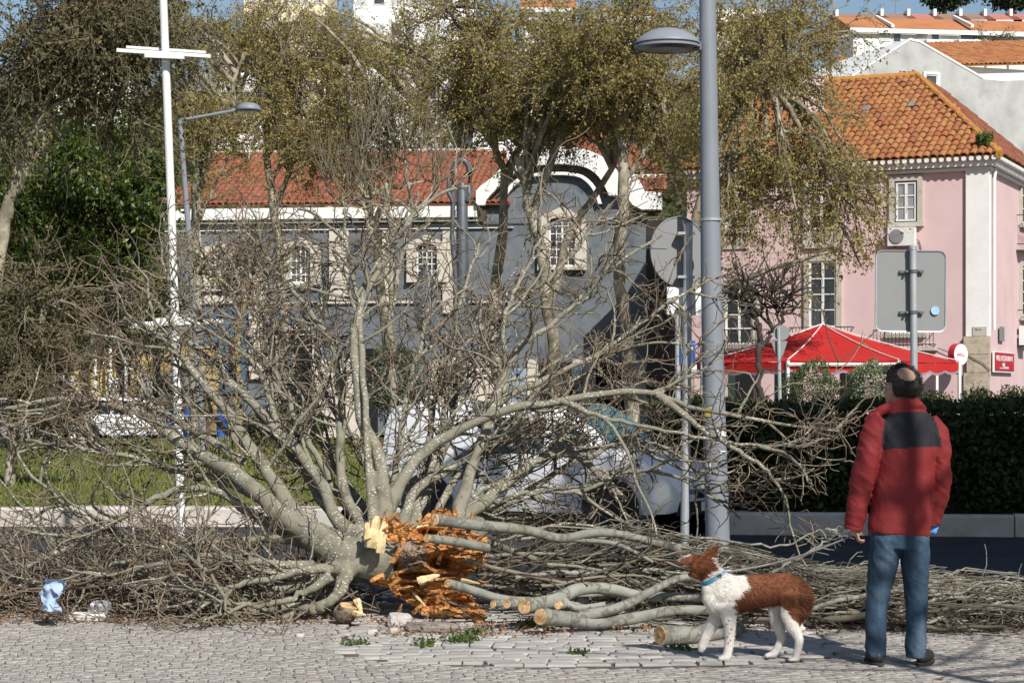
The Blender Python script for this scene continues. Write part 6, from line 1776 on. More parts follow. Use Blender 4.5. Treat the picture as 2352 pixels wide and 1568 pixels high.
for v in (623, 717):
    c = P(2098, v, Yr)
    mb = MB(); mb.lathe([(0.031, -0.014), (0.036, -0.014), (0.036, 0.014), (0.031, 0.014)], c, 14)
    mb.obox(c + Vector((-0.11, 0.018, -0.012)), (0.20, 0, 0), (0, 0.025, 0), (0, 0, 0.022)); mb.lathe([(0, -.012), (.011, -.012), (.011, .012), (0, .012)], c + Vector((-0.055, -0.005, 0)), 8, (0, 1, 0)); mb.lathe([(0, -.012), (.011, -.012), (.011, .012), (0, .012)], c + Vector((0.055, -0.005, 0)), 8, (0, 1, 0))
    mb.build('clamp', M('clamp_steel', (0.16, 0.17, 0.18), 6, 0.4, metal=0.5), rsn)
MB().lathe([(0, 0), (0.036, 0), (0.036, 0.004), (0, 0.004)], P(2148, 713, Yr + 0.045), 20, (0, -1, 0)).build('round_sticker', M('pale_blue_sticker', [(0.25, 0.45, 0.66), (0.4, 0.6, 0.75)], 20, 0.4), rsn)
bol = P(2063, 1343, 16.5)
t = thing('bollard', 'short pale grey post seen between the legs of the man', 'bollard', (bol.x, bol.y, ROADZ))
MB().lathe([(0.034, 0), (0.034, 0.50), (0.028, 0.53), (0, 0.54)], (bol.x, bol.y, ROADZ), 12).build('post', galv, t)
MB().lathe([(0.05, 0), (0.05, 0.03), (0.036, 0.035)], (bol.x, bol.y, ROADZ), 12).build('foot', galv, t)
# give way sign pair from behind
Yg = 42
gs = thing('traffic_sign', 'small give way triangle and disc seen from behind in front of the red awning', 'traffic sign', P(1792, 1074, Yg))
b0 = P(1794, 1074, Yg); b0.z = 0.05
mb = MB(); mb.tube([b0, P(1788, 752, Yg)], 0.04, 8); mb.build('post', galv, gs)
c = P(1790, 806, Yg + 0.06); k = Yg / F
MB().prism([(-19 * k, 23 * k), (19 * k, 23 * k), (3 * k, -25 * k), (-3 * k, -25 * k)], c, (1, 0, 0), (0, 0, 1), (0, 0.02, 0)).build('triangle', alu, gs)
MB().lathe([(0, 0), (18 * k, 0), (18 * k, 0.02), (0, 0.02)], P(1795, 764, Yg + 0.05), 24, (0, 1, 0)).build('disc', alu, gs)
# blue parking sign
Yp = 31
ps_ = thing('parking_sign', 'blue parking sign on a thin post left of the tall lamp pole', 'sign', P(1556, 1136, Yp))
b0 = P(1556, 1136, Yp); b0.z = 0.0
mb = MB(); mb.tube([b0, P(1557, 722, Yp)], 0.045, 10); mb.build('post', galv, ps_)
sign_blue = M('sign_blue', [(0.02, 0.10, 0.42), (0.03, 0.13, 0.5)], 3, 0.4)
k = Yp / F
bp = MB().prism([(-17 * k, -25 * k), (17 * k, -23 * k), (17 * k, 25 * k), (-17 * k, 24 * k)], P(1580, 807, Yp - 0.06), (1, 0, 0), (0, 0, 1), (0, -0.02, 0)).build('plate', sign_blue, ps_)
text_mesh('lettering', 'P', 0.26, P(1572, 820, Yp - 0.088), (1, 0, 0), (0, 0, 1), sign_white, bp)
MB().prism([(-8 * k, -8 * k), (8 * k, -8 * k), (8 * k, 8 * k), (-8 * k, 8 * k)], P(1592, 845, Yp - 0.06), (1, 0, 0), (0, 0, 1), (0, -0.02, 0)).build('sub_plate', sign_white, ps_)
# white mast with crossing slats
Ym = 20.9
wm = thing('white_mast', 'tall white mast crossed by two sets of thin white slats', 'mast', P(416, 1250, Ym))
b0 = P(416, 1250, Ym); b0.z = ROADZ
mb = MB(); mb.tube([b0, P(415, 1180, Ym), P(410, 980, Ym), P(395, 523, Ym), P(375, 0, Ym), P(370, -160, Ym)], [.045, .045, .046, .044, .042, .041], 14); auto_smooth(mb.build('pole', white_paint, wm))
def slat(a, b, h, dy):
    a = P(a[0], a[1], Ym + dy); b = P(b[0], b[1], Ym + dy)
    d = b - a; up_ = Vector((0, 0, 1)) * h * Ym / F
    MB().obox(a - up_ / 2, d, Vector((0, -0.05, 0)), up_).build('slat', white_paint, wm)
slat((270, 117), (485, 131), 8, -0.05); slat((292, 110), (474, 122), 6, 0.11); slat((334, 128), (424, 132), 11, -0.11)
slat((305, 745), (513, 738), 10, -0.05); slat((355, 737), (449, 731), 11, 0.11); slat((297, 751), (360, 744), 7, -0.11)
# grey lamp farther left
Yq = 45
ql = thing('street_lamp', 'slim grey street lamp with a long arm right of the white mast', 'street lamp', P(465, 1013, Yq))
b0 = P(468, 1062, Yq); b0.z = 0.1
mb = MB(); mb.tube([b0, P(440, 620, Yq), P(413, 275, Yq)], [0.09, 0.07, 0.055], 10); mb.build('pole', lamp_grey, ql)
mb = MB(); mb.tube([P(412, 277, Yq), P(545, 253, Yq)], 0.036, 8); mb.build('arm', lamp_grey, ql)
MB().tube([P(400, 600, Yq), P(442, 605, Yq)], 0.06, 6).build('side_arm', lamp_grey, ql); MB().tube([P(442, 655, Yq), P(470, 657, Yq)], 0.05, 6).build('side_arm', lamp_grey, ql)
hq = P(571, 250, Yq)
hd = MB().lathe([(0.0, 0.14), (0.14, 0.125), (0.235, 0.07), (0.29, 0.0), (0.28, -0.035)], hq, 20).build('lamp_dome', lamp_grey, ql); auto_smooth(hd, 60)
MB().lathe([(0, -0.06), (0.2, -0.05), (0.27, -0.02), (0.27, -0.007), (0, -0.007)], hq, 20).build('lamp_glass', lamp_dark, ql)
gp_ = thing('grey_post', 'thin pale grey post before the quoin column of the blue building', 'post', P(614, 1016, 62))
b0 = P(616, 1016, 62); b0.z = 0
mb = MB(); mb.tube([b0, P(613, 662, 62)], 0.055, 8); mb.build('pole', galv, gp_)
MB().box(P(613, 655, 62), (0.3, 0.2, 0.16)).build('bracket', galv, gp_)
an = thing('roof_antenna', 'white antenna panel on a thin mast above the red roof', 'antenna', P(573, 372, 83))
mb = MB(); mb.tube([P(573, 372, 83), P(573, 318, 83)], 0.05, 6); mb.build('mast', white_paint, an)
MB().prism([(-0.35, 0.35), (0.0, 0.4), (0.12, 0.05), (0.15, -0.4), (-0.05, -0.4), (-0.12, 0), (-0.4, 0.0)], P(566, 328, 82.9), (1, 0, 0), (0, 0, 1), (0, 0.12, 0)).build('panel', white_paint, an)

# ================================================================== dark metal sculpture on a plinth
steel = M('dark_weathered_steel', [(0.05, 0.058, 0.068), (0.115, 0.13, 0.15), (0.07, 0.078, 0.088)], 1.6, 0.5, 0.3, 12, metal=0.3)
Yc = 52; k = Yc / F
sc_ = thing('sculpture', 'tall dark steel sculpture with a hooked top and a leaf shaped blade', 'sculpture', P(1060, 1041, Yc))
hook = [P(u, v, Yc) for (u, v) in ((1040, 470), (1040, 430), (1040, 395), (1044, 380), (1052, 370), (1060, 367), (1068, 370), (1075, 380), (1078, 395), (1078, 430), (1077, 455))]
mb = MB(); mb.tube(hook, [6.5 * k] * 9 + [7 * k, 8 * k], 12); auto_smooth(mb.build('hook', steel, sc_), 60)
mb = MB(); mb.tube([P(1062, 915, Yc), P(1062, 600, Yc), P(1061, 430, Yc), P(1061, 420, Yc)], [15 * k, 14 * k, 12.5 * k, 8 * k], 14); auto_smooth(mb.build('column', steel, sc_))
mb = MB()
for (u0, v0, u1, v1, r) in ((1030, 408, 1028, 440, 4), (1029, 440, 1042, 470, 5), (1040, 470, 1038, 540, 6), (1038, 540, 1046, 640, 6.5), (1046, 640, 1044, 800, 6), (1038, 500, 1052, 520, 4), (1080, 448, 1072, 462, 7)):
    mb.tube([P(u0, v0, Yc - 0.1), P((u0 + u1) / 2 + 1, (v0 + v1) / 2, Yc - 0.12), P(u1, v1, Yc - 0.1)], [r * k * .9, r * k, r * k * .8], 8)
auto_smooth(mb.build('knotted_bars', steel, sc_), 60)
blade = []
n = 14
for i in range(n + 1):
    f = i / n; blade.append((math.sin(f * PI) ** 0.8 * 27 * k, f))
V = []; Q = []
for (w, f) in blade:
    c = P(977, 600 + f * 195, Yc - 0.6)
    for (a, d) in ((-1, 0), (-0.5, -0.09), (0, -0.12), (0.5, -0.09), (1, 0), (0.5, 0.09), (-0.5, 0.09)):
        V.append(c + Vector((a * max(w, 2 * k), d, 0)))
for i in range(n):
    for j in range(7): Q.append((i * 7 + j, i * 7 + (j + 1) % 7, (i + 1) * 7 + (j + 1) % 7, (i + 1) * 7 + j))
auto_smooth(mk('blade', V, Q, steel, sc_), 50)
mb = MB(); mb.tube([P(976, 780, Yc - .6), P(976, 915, Yc - .6)], [3 * k, 5 * k], 8); mb.build('blade_stem', steel, sc_)
MB().obox(P(965, 910, Yc - 1.0), (150 * k, 0, 0), (0, 1.8, 0), (0, 0, -1.75)).build('plinth', cream, sc_)

# ================================================================== red octagonal awning
red_cloth = M('red_awning_cloth', [(0.50, 0.02, 0.018), (0.60, 0.035, 0.03)], 0.8, 0.8, 0.25, 5, trans=0.25)
white_tape = M('white_piping', (0.72, 0.68, 0.66), 4, 0.7)
clear_v = M('clear_valance', [(0.26, 0.20, 0.26), (0.38, 0.30, 0.37)], 2, 0.3)
Yu = 54.0
um = thing('awning', 'large red octagonal awning tent with white seams before the pink house', 'awning', P(1890, 1035, Yu))
apex = P(1889, 746, Yu); Rw = 6.8 / 2
zr = P(1889, 828, Yu - 3.3).z
cor8 = []
for i in range(8):
    a = -PI / 2 + PI / 8 + i * PI / 4
    s = Rw / math.cos(PI / 8)
    cor8.append(Vector((apex.x + s * math.cos(a), apex.y + s * math.sin(a), zr + (0.10 if i in (2, 3, 4, 5) else 0))))
tape = MB()
for i in range(8):
    a = cor8[i]; b = cor8[(i + 1) % 8]
    V = []; Q = []; n = 8; m = 8
    for j in range(n + 1):
        f = j / n
        for q in range(m + 1):
            g = q / m
            e = a.lerp(b, g); p = apex.lerp(e, f)
            p.z -= 0.14 * f * (1 - f) * 2 + 0.10 * math.sin(g * PI) * f * f * (1 if j < n else 0.4)
            V.append(p)
    for j in range(n):
        for q in range(m):
            Q.append((j * (m + 1) + q, j * (m + 1) + q + 1, (j + 1) * (m + 1) + q + 1, (j + 1) * (m + 1) + q))
    mk('roof_panel', V, Q, red_cloth, um, smooth=True)
    # scalloped valance
    V = []; Q = []
    for q in range(17):
        g = q / 16; e = a.lerp(b, g); e.z -= 0.02 + 0.04 * math.sin(g * PI)
        dn = 0.20 + 0.07 * abs(math.sin(g * PI * 4))
        V += [e, e - Vector((0, 0, dn))]
    for q in range(16): Q.append((q * 2, q * 2 + 1, q * 2 + 3, q * 2 + 2))
    vo = mk('valance', V, Q, red_cloth, um, smooth=True)
    V2 = [Vector(p) for p in V]
    cvs = []
    for q in range(17):
        e = V2[q * 2 + 1]; cvs += [e + Vector((0, 0, 0.02)) + (e - apex).normalized() * 0.01, e - Vector((0, 0, 0.045))]
    mk('clear_strip', cvs, Q, clear_v, vo, smooth=True)
    path = [apex.lerp(a, f) + Vector((0, 0, 0.03 - 0.14 * f * (1 - f) * 2)) for f in np.linspace(0, 1, 6)]
    MB().tube(path, 0.017, 5).build('seam_piping', white_tape, um)
fb = MB(); a = cor8[7].copy(); b = cor8[0].copy()
fb.tube([cor8[7] + Vector((0, -0.05, -0.10)), cor8[0] + Vector((0, -0.05, -0.10))], 0.05, 6)
for f in (0.2, 0.78): 
    e = cor8[7].lerp(cor8[0], f) + Vector((0, -0.06, -0.1)); fb.tube([e, e - Vector((0, 0, 0.28))], 0.03, 5)
fb.build('front_bar', white_tape, um)
for i in range(8):
    MB().tube([Vector((cor8[i].x, cor8[i].y, 0.0)), cor8[i]], 0.05, 6).build('leg', white_paint, um)
    MB().tube([cor8[i] - Vector((0, 0, .12)), apex - Vector((0, 0, .45))], 0.03, 5).build('rafter', white_paint, um)
# bentwood chair back peeping over the hedge
chm = M('cane', [(0.30, 0.2, 0.1), (0.42, 0.3, 0.16)], 6, 0.7)
cc = thing('chair', 'round slatted cane chair back showing above the hedge right of the man', 'chair', P(2170, 1060, 40))
kx = 40 / F
mb = MB()
for j in range(5):
    r = (26 - j * 4) * kx
    mb.tube([P(2170, 930, 40) + Vector((r * math.cos(a), -0.02 * j, r * 0.75 * math.sin(a))) for a in np.linspace(0, PI, 12)], 0.012, 5)
mb.build('backrest', chm, cc)
mb = MB(); c0_ = P(2170, 960, 40)
mb.lathe([(0.23, -0.02), (0.23, 0.02), (0, 0.02)], c0_ + Vector((0, -.2, -.1)), 14)
for (dx, dy) in ((-.2, -.05), (.2, -.05), (-.17, -.37), (.17, -.37)): mb.tube([(c0_.x + dx, c0_.y + dy, 0.1), (c0_.x + dx * .9, c0_.y + dy, c0_.z - .1)], 0.016, 5)
mb.build('seat', chm, cc)

# ================================================================== cars
car_white = M('white_car_paint', [(0.76, 0.77, 0.79), (0.80, 0.81, 0.83)], 0.6, 0.25, spec=0.5, coat=0.6)
car_silver = M('silver_car_paint', [(0.42, 0.43, 0.46), (0.5, 0.51, 0.54)], 0.6, 0.3, metal=0.3, coat=0.6)
car_glass = M('tinted_car_glass', [(0.008, 0.014, 0.02), (0.02, 0.03, 0.035)], 0.5, 0.04, spec=0.8)
screen_glass = M('green_windscreen', [(0.03, 0.10, 0.10), (0.08, 0.20, 0.20)], 0.8, 0.06, spec=0.8)
black_trim = M('black_plastic_trim', (0.018, 0.018, 0.02), 6, 0.55)
rubber = M('tyre_rubber', (0.018, 0.018, 0.018), 9, 0.85)
rim_m = M('wheel_rim', (0.38, 0.39, 0.4), 6, 0.35, metal=0.6)
tail_red = M('tail_light', (0.35, 0.01, 0.01), 6, 0.25)
head_m = M('headlight_glass', [(0.5, 0.52, 0.55), (0.66, 0.68, 0.7)], 5, 0.1, spec=0.8)
def car(label, org, h, paint, van=True, group=None, wind=screen_glass):
    """org = ground point under the middle of the car; h = heading"""
    h = Vector((h[0], h[1], 0)).normalized(); r = Vector((h.y, -h.x, 0)); Z = Vector((0, 0, 1))
    org = Vector(org)
    t = thing('parked_car', label, 'car', org, group)
    # x, zbottom, zbelt, ztop, half width, half width at top
    S = ([(-2.12, .42, .90, 1.05, .74, .60), (-2.06, .30, .93, 1.48, .80, .66), (-1.90, .27, .94, 1.53, .83, .70), (-1.2, .25, .95, 1.56, .85, .72), (-0.45, .25, .95, 1.57, .86, .73), (-0.38, .25, .95, 1.57, .86, .73),
          (0.38, .25, .95, 1.545, .86, .71), (0.50, .25, .95, 1.52, .86, .70), (0.95, .25, .955, 1.26, .855, .68), (1.30, .25, .955, 1.03, .85, .70), (1.36, .25, .90, .985, .85, .70), (1.75, .26, .82, .92, .83, .68), (2.02, .28, .72, .82, .78, .62), (2.14, .32, .60, .68, .68, .54), (2.18, .36, .5, .55, .62, .5)]
         if van else
         [(-2.1, .42, .80, .90, .70, .58), (-2.02, .30, .86, .98, .78, .62), (-1.75, .27, .90, 1.10, .83, .62), (-1.15, .25, .90, 1.38, .85, .62), (-0.6, .25, .90, 1.43, .86, .63), (-0.52, .25, .9, 1.43, .86, .63), (0.30, .25, .89, 1.40, .86, .62), (0.40, .25, .89, 1.37, .86, .61),
          (0.9, .25, .88, 1.14, .85, .62), (1.2, .25, .87, .95, .85, .66), (1.28, .25, .83, .92, .85, .66), (1.75, .26, .74, .84, .82, .64), (2.0, .28, .64, .74, .76, .58), (2.1, .34, .54, .6, .66, .5)])
    rows = []
    for (x, zb, zl, zt, w, wt) in S:
        half = [(w * 0.93, zb), (w * 1.0, zb + 0.2), (w, zl), (wt + (w - wt) * 0.25 if zt - zl > .3 else wt + (w - wt) * .5, zl + (zt - zl) * 0.72), (wt * 0.9, zt), (wt * 0.45, zt + 0.02)]
        ring = [(-a, b) for a, b in half] + [(a, b) for a, b in reversed(half)]
        rows.append([org + h * x + r * a + Z * b for a, b in ring])
    nR = len(rows[0]); V = [p for rw in rows for p in rw]
    groups = {'body': [], 'windscreen': [], 'side_window': [], 'rear_window': []}
    sw = [2, nR - 4]
    for i in range(len(S) - 1):
        xm = (S[i][0] + S[i + 1][0]) / 2
        for j in range(nR - 1):
            f = (i * nR + j, i * nR + j + 1, (i + 1) * nR + j + 1, (i + 1) * nR + j)
            g = 'body'
            if van:
                if j in sw and (-0.38 < xm < 0.38 or 0.5 < xm < 0.95): g = 'side_window|%d|%d' % (j, sum(xm > q for q in ((-0.38, 0.45) if van else (-0.56, 0.35))))
                if j in (4, 5, 6) and 0.5 < xm < 1.30: g = 'windscreen'
            else:
                if j in sw and (-1.15 < xm < -0.6 or -0.52 < xm < 0.30 or 0.4 < xm < 0.9): g = 'side_window|%d|%d' % (j, sum(xm > q for q in ((-0.38, 0.45) if van else (-0.56, 0.35))))
                if j in (4, 5, 6) and 0.4 < xm < 1.2: g = 'windscreen'
                if j in (4, 5, 6) and -1.75 < xm < -1.15: g = 'rear_window'
            groups.setdefault(g, []).append(f)
    groups['body'].append(tuple(range(nR))); groups['body'].append(tuple((len(S) - 1) * nR + j for j in range(nR - 1, -1, -1)))
    for i in range(len(S) - 1): groups['body'].append(((i + 1) * nR, (i + 1) * nR + nR - 1, i * nR + nR - 1, i * nR))
    for g, fs in sorted(groups.items()):
        g = g.split('|')[0]
        if not fs: continue
        used = sorted(set(q for f in fs for q in f)); ix = {q: n_ for n_, q in enumerate(used)}
        o = mk(g, [V[q] for q in used], [tuple(ix[q] for q in f) for f in fs], paint if g == 'body' else (wind if g == 'windscreen' else car_glass), t)
        auto_smooth(o, 32)
    # sills, bumpers, grille
    mb = MB(); fx = S[-1][0]
    mb.obox(org + h * (fx - 0.10) - r * 0.66 + Z * 0.26, r * 1.32, h * 0.13, Z * 0.16); mb.build('bumper', black_trim, t)
    mb = MB(); mb.obox(org + h * (fx - 0.06) - r * 0.36 + Z * 0.45, r * 0.72, h * 0.075, Z * 0.10); mb.build('grille', black_trim, t)
    mb = MB(); mb.obox(org + h * (fx + 0.031) - r * 0.26 + Z * 0.30, r * 0.52, h * 0.012, Z * 0.11); mb.build('number_plate', sign_white, t)
    for s in (-1, 1):
        lo_ = 0.60 if van else 0.55
        mb = MB(); c = org + h * (fx - 0.22) + r * s * 0.60 + Z * lo_
        mb.lathe([(0, -0.06), (0.13, -0.06), (0.13, 0.10), (0.08, 0.15), (0, 0.16)], c, 12, (h * 0.8 + r * s * 0.5 + Z * 0.25)); auto_smooth(mb.build('headlight', head_m, t), 60)
        mb = MB(); c = org - h * 2.02 + r * s * 0.74 + Z * (0.95 if van else 0.80)
        mb.obox(c - h * 0.10 - r * 0.05 - Z * 0.13, h * 0.09, r * 0.09, Z * 0.22); mb.build('tail_light', tail_red, t)
        mb = MB(); c = org + h * 0.98 + r * s * 0.93 + Z * 0.98
        mb.lathe([(0, -0.07), (0.09, -0.06), (0.11, 0), (0.09, 0.06), (0, 0.07)], c, 10, h); mb.tube([c, c - r * s * 0.12 - Z * 0.03], 0.03, 6); auto_smooth(mb.build('wing_mirror', black_trim if not van else paint, t), 60)
        mb = MB(); mb.obox(org - h * 0.36 + r * s * 0.862 + Z * 0.84, h * 0.18, r * s * 0.03, Z * 0.035); mb.build('door_handle', paint, t)
        for x in (-0.42, 0.98): MB().obox(org + h * x + r * s * 0.852 + Z * 0.36, h * 0.012, r * s * 0.012, Z * 0.56).build('door_seam', black_trim, t)
        for x in (-1.32, 1.32):
            c = org + h * x + r * s * 0.74 + Z * 0.31
            ar = MB(); ar.lathe([(0.30, 0.10), (0.39, 0.115), (0.39, 0.135), (0.30, 0.135)], c, 24, r * s); ar.build('wheel_arch', black_trim, t)
            ty = MB(); ty.lathe([(0.20, -0.08), (0.29, -0.09), (0.31, -0.05), (0.31, 0.09), (0.29, 0.14), (0.21, 0.145), (0.20, 0.11)], c, 26, r * s); tyo = auto_smooth(ty.build('wheel', rubber, t))
            rm = MB(); rm.lathe([(0, 0.10), (0.05, 0.115), (0.19, 0.10), (0.205, 0.13), (0.205, 0.0)], c, 22, r * s); rm.build('rim', rim_m, tyo)
    return t
car('white compact van behind the fallen tree facing right toward the lamp pole', (P(1270, 1200, 24.9).x, 24.9, ROADZ), (0.84, -0.54), car_white, True)
car('silver car parked at the far left behind the lawn', (P(18, 1014, 64).x, 64.5, 0.0), (-1, 0.02), car_silver, False, 'cars parked behind the lawn')
car('white car parked behind the lawn between the silver car and the white mast', (P(315, 1014, 64).x, 63.5, 0.0), (1, 0.02), car_white, False, 'cars parked behind the lawn', wind=screen_glass)
# blue drums
blue_d = M('blue_plastic_drum', [(0.02, 0.10, 0.36), (0.03, 0.14, 0.45)], 2, 0.4)
for (u, w, lab) in ((396, 0.22, 'blue plastic drum left of the white mast'), (440, 0.24, 'blue plastic drum right of the white mast, the tallest'), (512, 0.2, 'blue plastic drum farthest right, half hidden by twigs')):
    b = P(u, 1000, 62); b.z = 0.13
    t = thing('blue_drum', lab, 'drum', b, 'blue drums by the lamp')
    H = 1.05 if u == 440 else 0.9
    MB().lathe([(w * .9, 0), (w, 0.04), (w * 1.03, H * .33), (w * .97, H * .35), (w * 1.03, H * .37), (w * 1.03, H * .66), (w * .97, H * .68), (w, H * .7), (w * .92, H)], b, 16).build('barrel', blue_d, t)
    MB().lathe([(w * .97, H), (w * .97, H + .05), (0, H + .06)], b, 16).build('lid', blue_d, t)
# ================================================================== living figures
skin_m = M('skin', [(0.42, 0.24, 0.17), (0.50, 0.30, 0.21)], 12, 0.55, 0.1, 60, spec=0.4)
jacket_m = M('red_jacket_cloth', [(0.17, 0.018, 0.020), (0.23, 0.024, 0.026)], 5, 0.75, 0.25, 40, spec=0.3)
yoke_m = M('charcoal_yoke_cloth', [(0.014, 0.014, 0.019), (0.024, 0.024, 0.031)], 6, 0.75, 0.25, 60, spec=0.3)
denim = M('blue_denim', [(0.014, 0.030, 0.058), (0.042, 0.078, 0.125), (0.13, 0.17, 0.22)], 4.5, 0.9, 0.4, 90, pos=[0.3, 0.52, 0.78], stretch=(1.6, 1.6, 0.7))
shoe_m = M('black_shoe_leather', [(0.012, 0.011, 0.011), (0.028, 0.025, 0.023)], 12, 0.55)
sole_m = M('shoe_sole', (0.05, 0.045, 0.04), 12, 0.9)
hair_m = M('dark_hair', [(0.008, 0.007, 0.006), (0.022, 0.019, 0.017)], 50, 0.6)

MX, MY = 2.282, 11.72
def mp(u, v, y=0.0):
    return ((u - 2068) / 390.0, y, (1525 - v) / 390.0)
man = thing('person', 'man seen from behind in red jacket with charcoal yoke and jeans holding a leash', 'person', (MX, MY, 0))
OFF = np.array([MX, MY, 0.0])
# --- body: one skin from head to feet (mostly under the clothes)
HD = Vector((0.010, 0.02, 1.625)); fdir = Vector((-0.73, 0.68, 0)); ldir = Vector((-0.68, -0.73, 0))
def hp(f, l, z): return HD + fdir * f + ldir * l + Vector((0, 0, z))
def head_ball(f, l, z, rf, rl, rz):
    V, Q = ball((0, 0, 0), (1, 1, 1))
    return [HD + fdir * (f + p.x * rf) + ldir * (l + p.y * rl) + Vector((0, 0, z + p.z * rz)) for p in V], Q
body = [head_ball(-0.012, 0, 0.020, 0.098, 0.079, 0.100), head_ball(0.030, 0, -0.045, 0.068, 0.062, 0.070), head_ball(0.058, 0, -0.082, 0.036, 0.042, 0.030),
        head_ball(0.097, 0, -0.022, 0.020, 0.014, 0.020), head_ball(0.088, 0, 0.0, 0.012, 0.011, 0.026), head_ball(0.082, 0, -0.062, 0.012, 0.026, 0.010),
        head_ball(0.070, 0, 0.022, 0.022, 0.05, 0.012),
        head_ball(0.0, 0.078, -0.014, 0.020, 0.010, 0.032), head_ball(0.0, -0.078, -0.014, 0.020, 0.010, 0.032), head_ball(0.008, 0.080, -0.036, 0.010, 0.008, 0.012),
        chainv([(0.03, 0.0, 1.40, .062, .06), (0.02, 0.01, 1.50, .058, .058), (0.012, 0.02, 1.58, .06, .058)]),
        chainv([(0.0, 0.0, .74, .13, .10), (0.02, 0, 1.0, .13, .095), (0.04, 0, 1.25, .14, .10), (0.035, 0, 1.40, .12, .08)])]
ARM_L = [(-0.130, 0.0, 1.40), (-0.205, 0.0, 1.12), (-0.258, 0.03, 0.845)]
ARM_R = [(0.200, 0.0, 1.39), (0.242, 0.01, 1.12), (0.196, 0.07, 0.86)]
for A in (ARM_L, ARM_R):
    body.append(chainv([A[0] + (.045,), A[1] + (.040,), A[2] + (.028,)]))
for sx in (-1, 1):
    body.append(chainv([(sx * 0.075, 0, .76, .075), (sx * 0.09 + 0.02 * (sx < 0) * -3, 0, .40, .052), (-0.135 if sx < 0 else 0.093, 0, .09, .036)]))
def hand(w, fing, bodyl, flip=1):
    """palm, four bent fingers of unequal length and a side thumb; w wrist, fing finger direction"""
    w = Vector(w); d = Vector((0.12 * flip, 0.02, -1)).normalized()
    pal = [w + d * 0.01, w + d * 0.045, w + d * 0.085]
    bodyl.append(chainv([tuple(pal[0]) + (.026, .019), tuple(pal[1]) + (.038, .017), tuple(pal[2]) + (.036, .014)], 12))
    fd = Vector(fing).normalized()
    for i, (ln, r) in enumerate(((.066, .0085), (.075, .009), (.070, .0088), (.055, .0078))):
        b = pal[2] + Vector((0, (i - 1.5) * -0.019, 0)) + d * 0.004
        k1 = b + d * ln * .42 + fd * .006; k2 = k1 + (fd * .85 + d * .35).normalized() * ln * .36; k3 = k2 + (fd * .75 - d * .55).normalized() * ln * .3
        bodyl.append(chainv([tuple(b - d * .012) + (r * 1.05,), tuple(k1) + (r,), tuple(k2) + (r * .92,), tuple(k3) + (r * .8,)], 8))
    th = pal[1] + Vector((0, 0.034, 0))
    bodyl.append(chainv([tuple(th - d * .02) + (.012,), tuple(th + Vector((0.012 * flip, .014, -.012))) + (.0115,), tuple(th + Vector((.030 * flip, .012, -.040))) + (.0095,)], 8))
hand(ARM_L[2], (1, 0.1, -0.15), body, 1)
hand(ARM_R[2], (-0.6, 0.4, -0.3), body, -1)
A, N, fs = fuse(body, 0.0062, 3)
mk('body', A + OFF, fs, skin_m, man, smooth=True)
# --- hair: a thick ring with a bald crown
hv, hq = ball((0, 0, 0), (1, 1, 1), 64, 44)
bald = Vector((0.12, -0.66, 0.74)).normalized()
HV = []; keep = []
for p in hv:
    d = fdir * p.x * 0.098 + ldir * p.y * 0.079 + Vector((0, 0, p.z * 0.100))
    wld = fdir * p.x + ldir * p.y + Vector((0, 0, p.z))
    nse = noise.noise(wld * 9) * 0.16
    ang = math.acos(max(-1, min(1, wld.normalized().dot(bald))))
    edge = ang - 0.66 - nse
    front = p.x
    ok = edge > 0 and front < 0.62 + nse and p.z > -0.62 + 0.3 * max(0, front) * 2 + nse * 0.3 and not (front > 0.15 and p.z < 0.12)
    thick = 1.0 + (0.10 + 0.14 * min(1, max(0, edge) * 2.5)) * (0.8 + 0.5 * abs(noise.noise(wld * 22)))
    HV.append(HD + fdir * -0.012 + Vector((0, 0, 0.020)) + d * (thick if ok else 0.9)); keep.append(ok)
hf = [q for q in hq if len(q) == 4 and sum(keep[i] for i in q) >= 2]
mk('hair', np.array(HV) + OFF, hf, hair_m, man, smooth=True)
# short hairs that break the outline
hn = 1500
idx = [i for i in range(len(HV)) if keep[i]]
ii = RNG.choice(idx, hn)
root = np.array([HV[i] for i in ii]) + RNG.normal(size=(hn, 3)) * 0.004
od = norm(root - np.array(HD)) + RNG.normal(size=(hn, 3)) * 0.35 + np.array([0, 0, -0.6])
Vh = np.stack([root, root + RNG.normal(size=(hn, 3)) * 0.0025, root + norm(od) * 0.020], 1).reshape(-1, 3)
tag(mk('loose_hair', Vh + OFF, np.arange(hn * 3).reshape(-1, 3), hair_m, man), kind='stuff')
# glasses at the left temple
gl = MB(); a = hp(0.086, 0.066, 0.012) + Vector(OFF); b = hp(0.0, 0.083, 0.005) + Vector(OFF)
gl.tube([a, b], 0.0025, 5); gl.lathe([(0.016, -.001), (0.020, -.001), (0.020, .002), (0.016, .002)], hp(0.106, 0.036, 0.002) + Vector(OFF), 14, fdir)
gl.lathe([(0.0, 0), (0.017, 0), (0.017, .001), (0, .001)], hp(0.106, 0.036, 0.002) + Vector(OFF), 14, fdir)
gl.build('glasses', M('spectacle_rim', (0.5, 0.5, 0.52), 5, 0.15, metal=0.6), man)
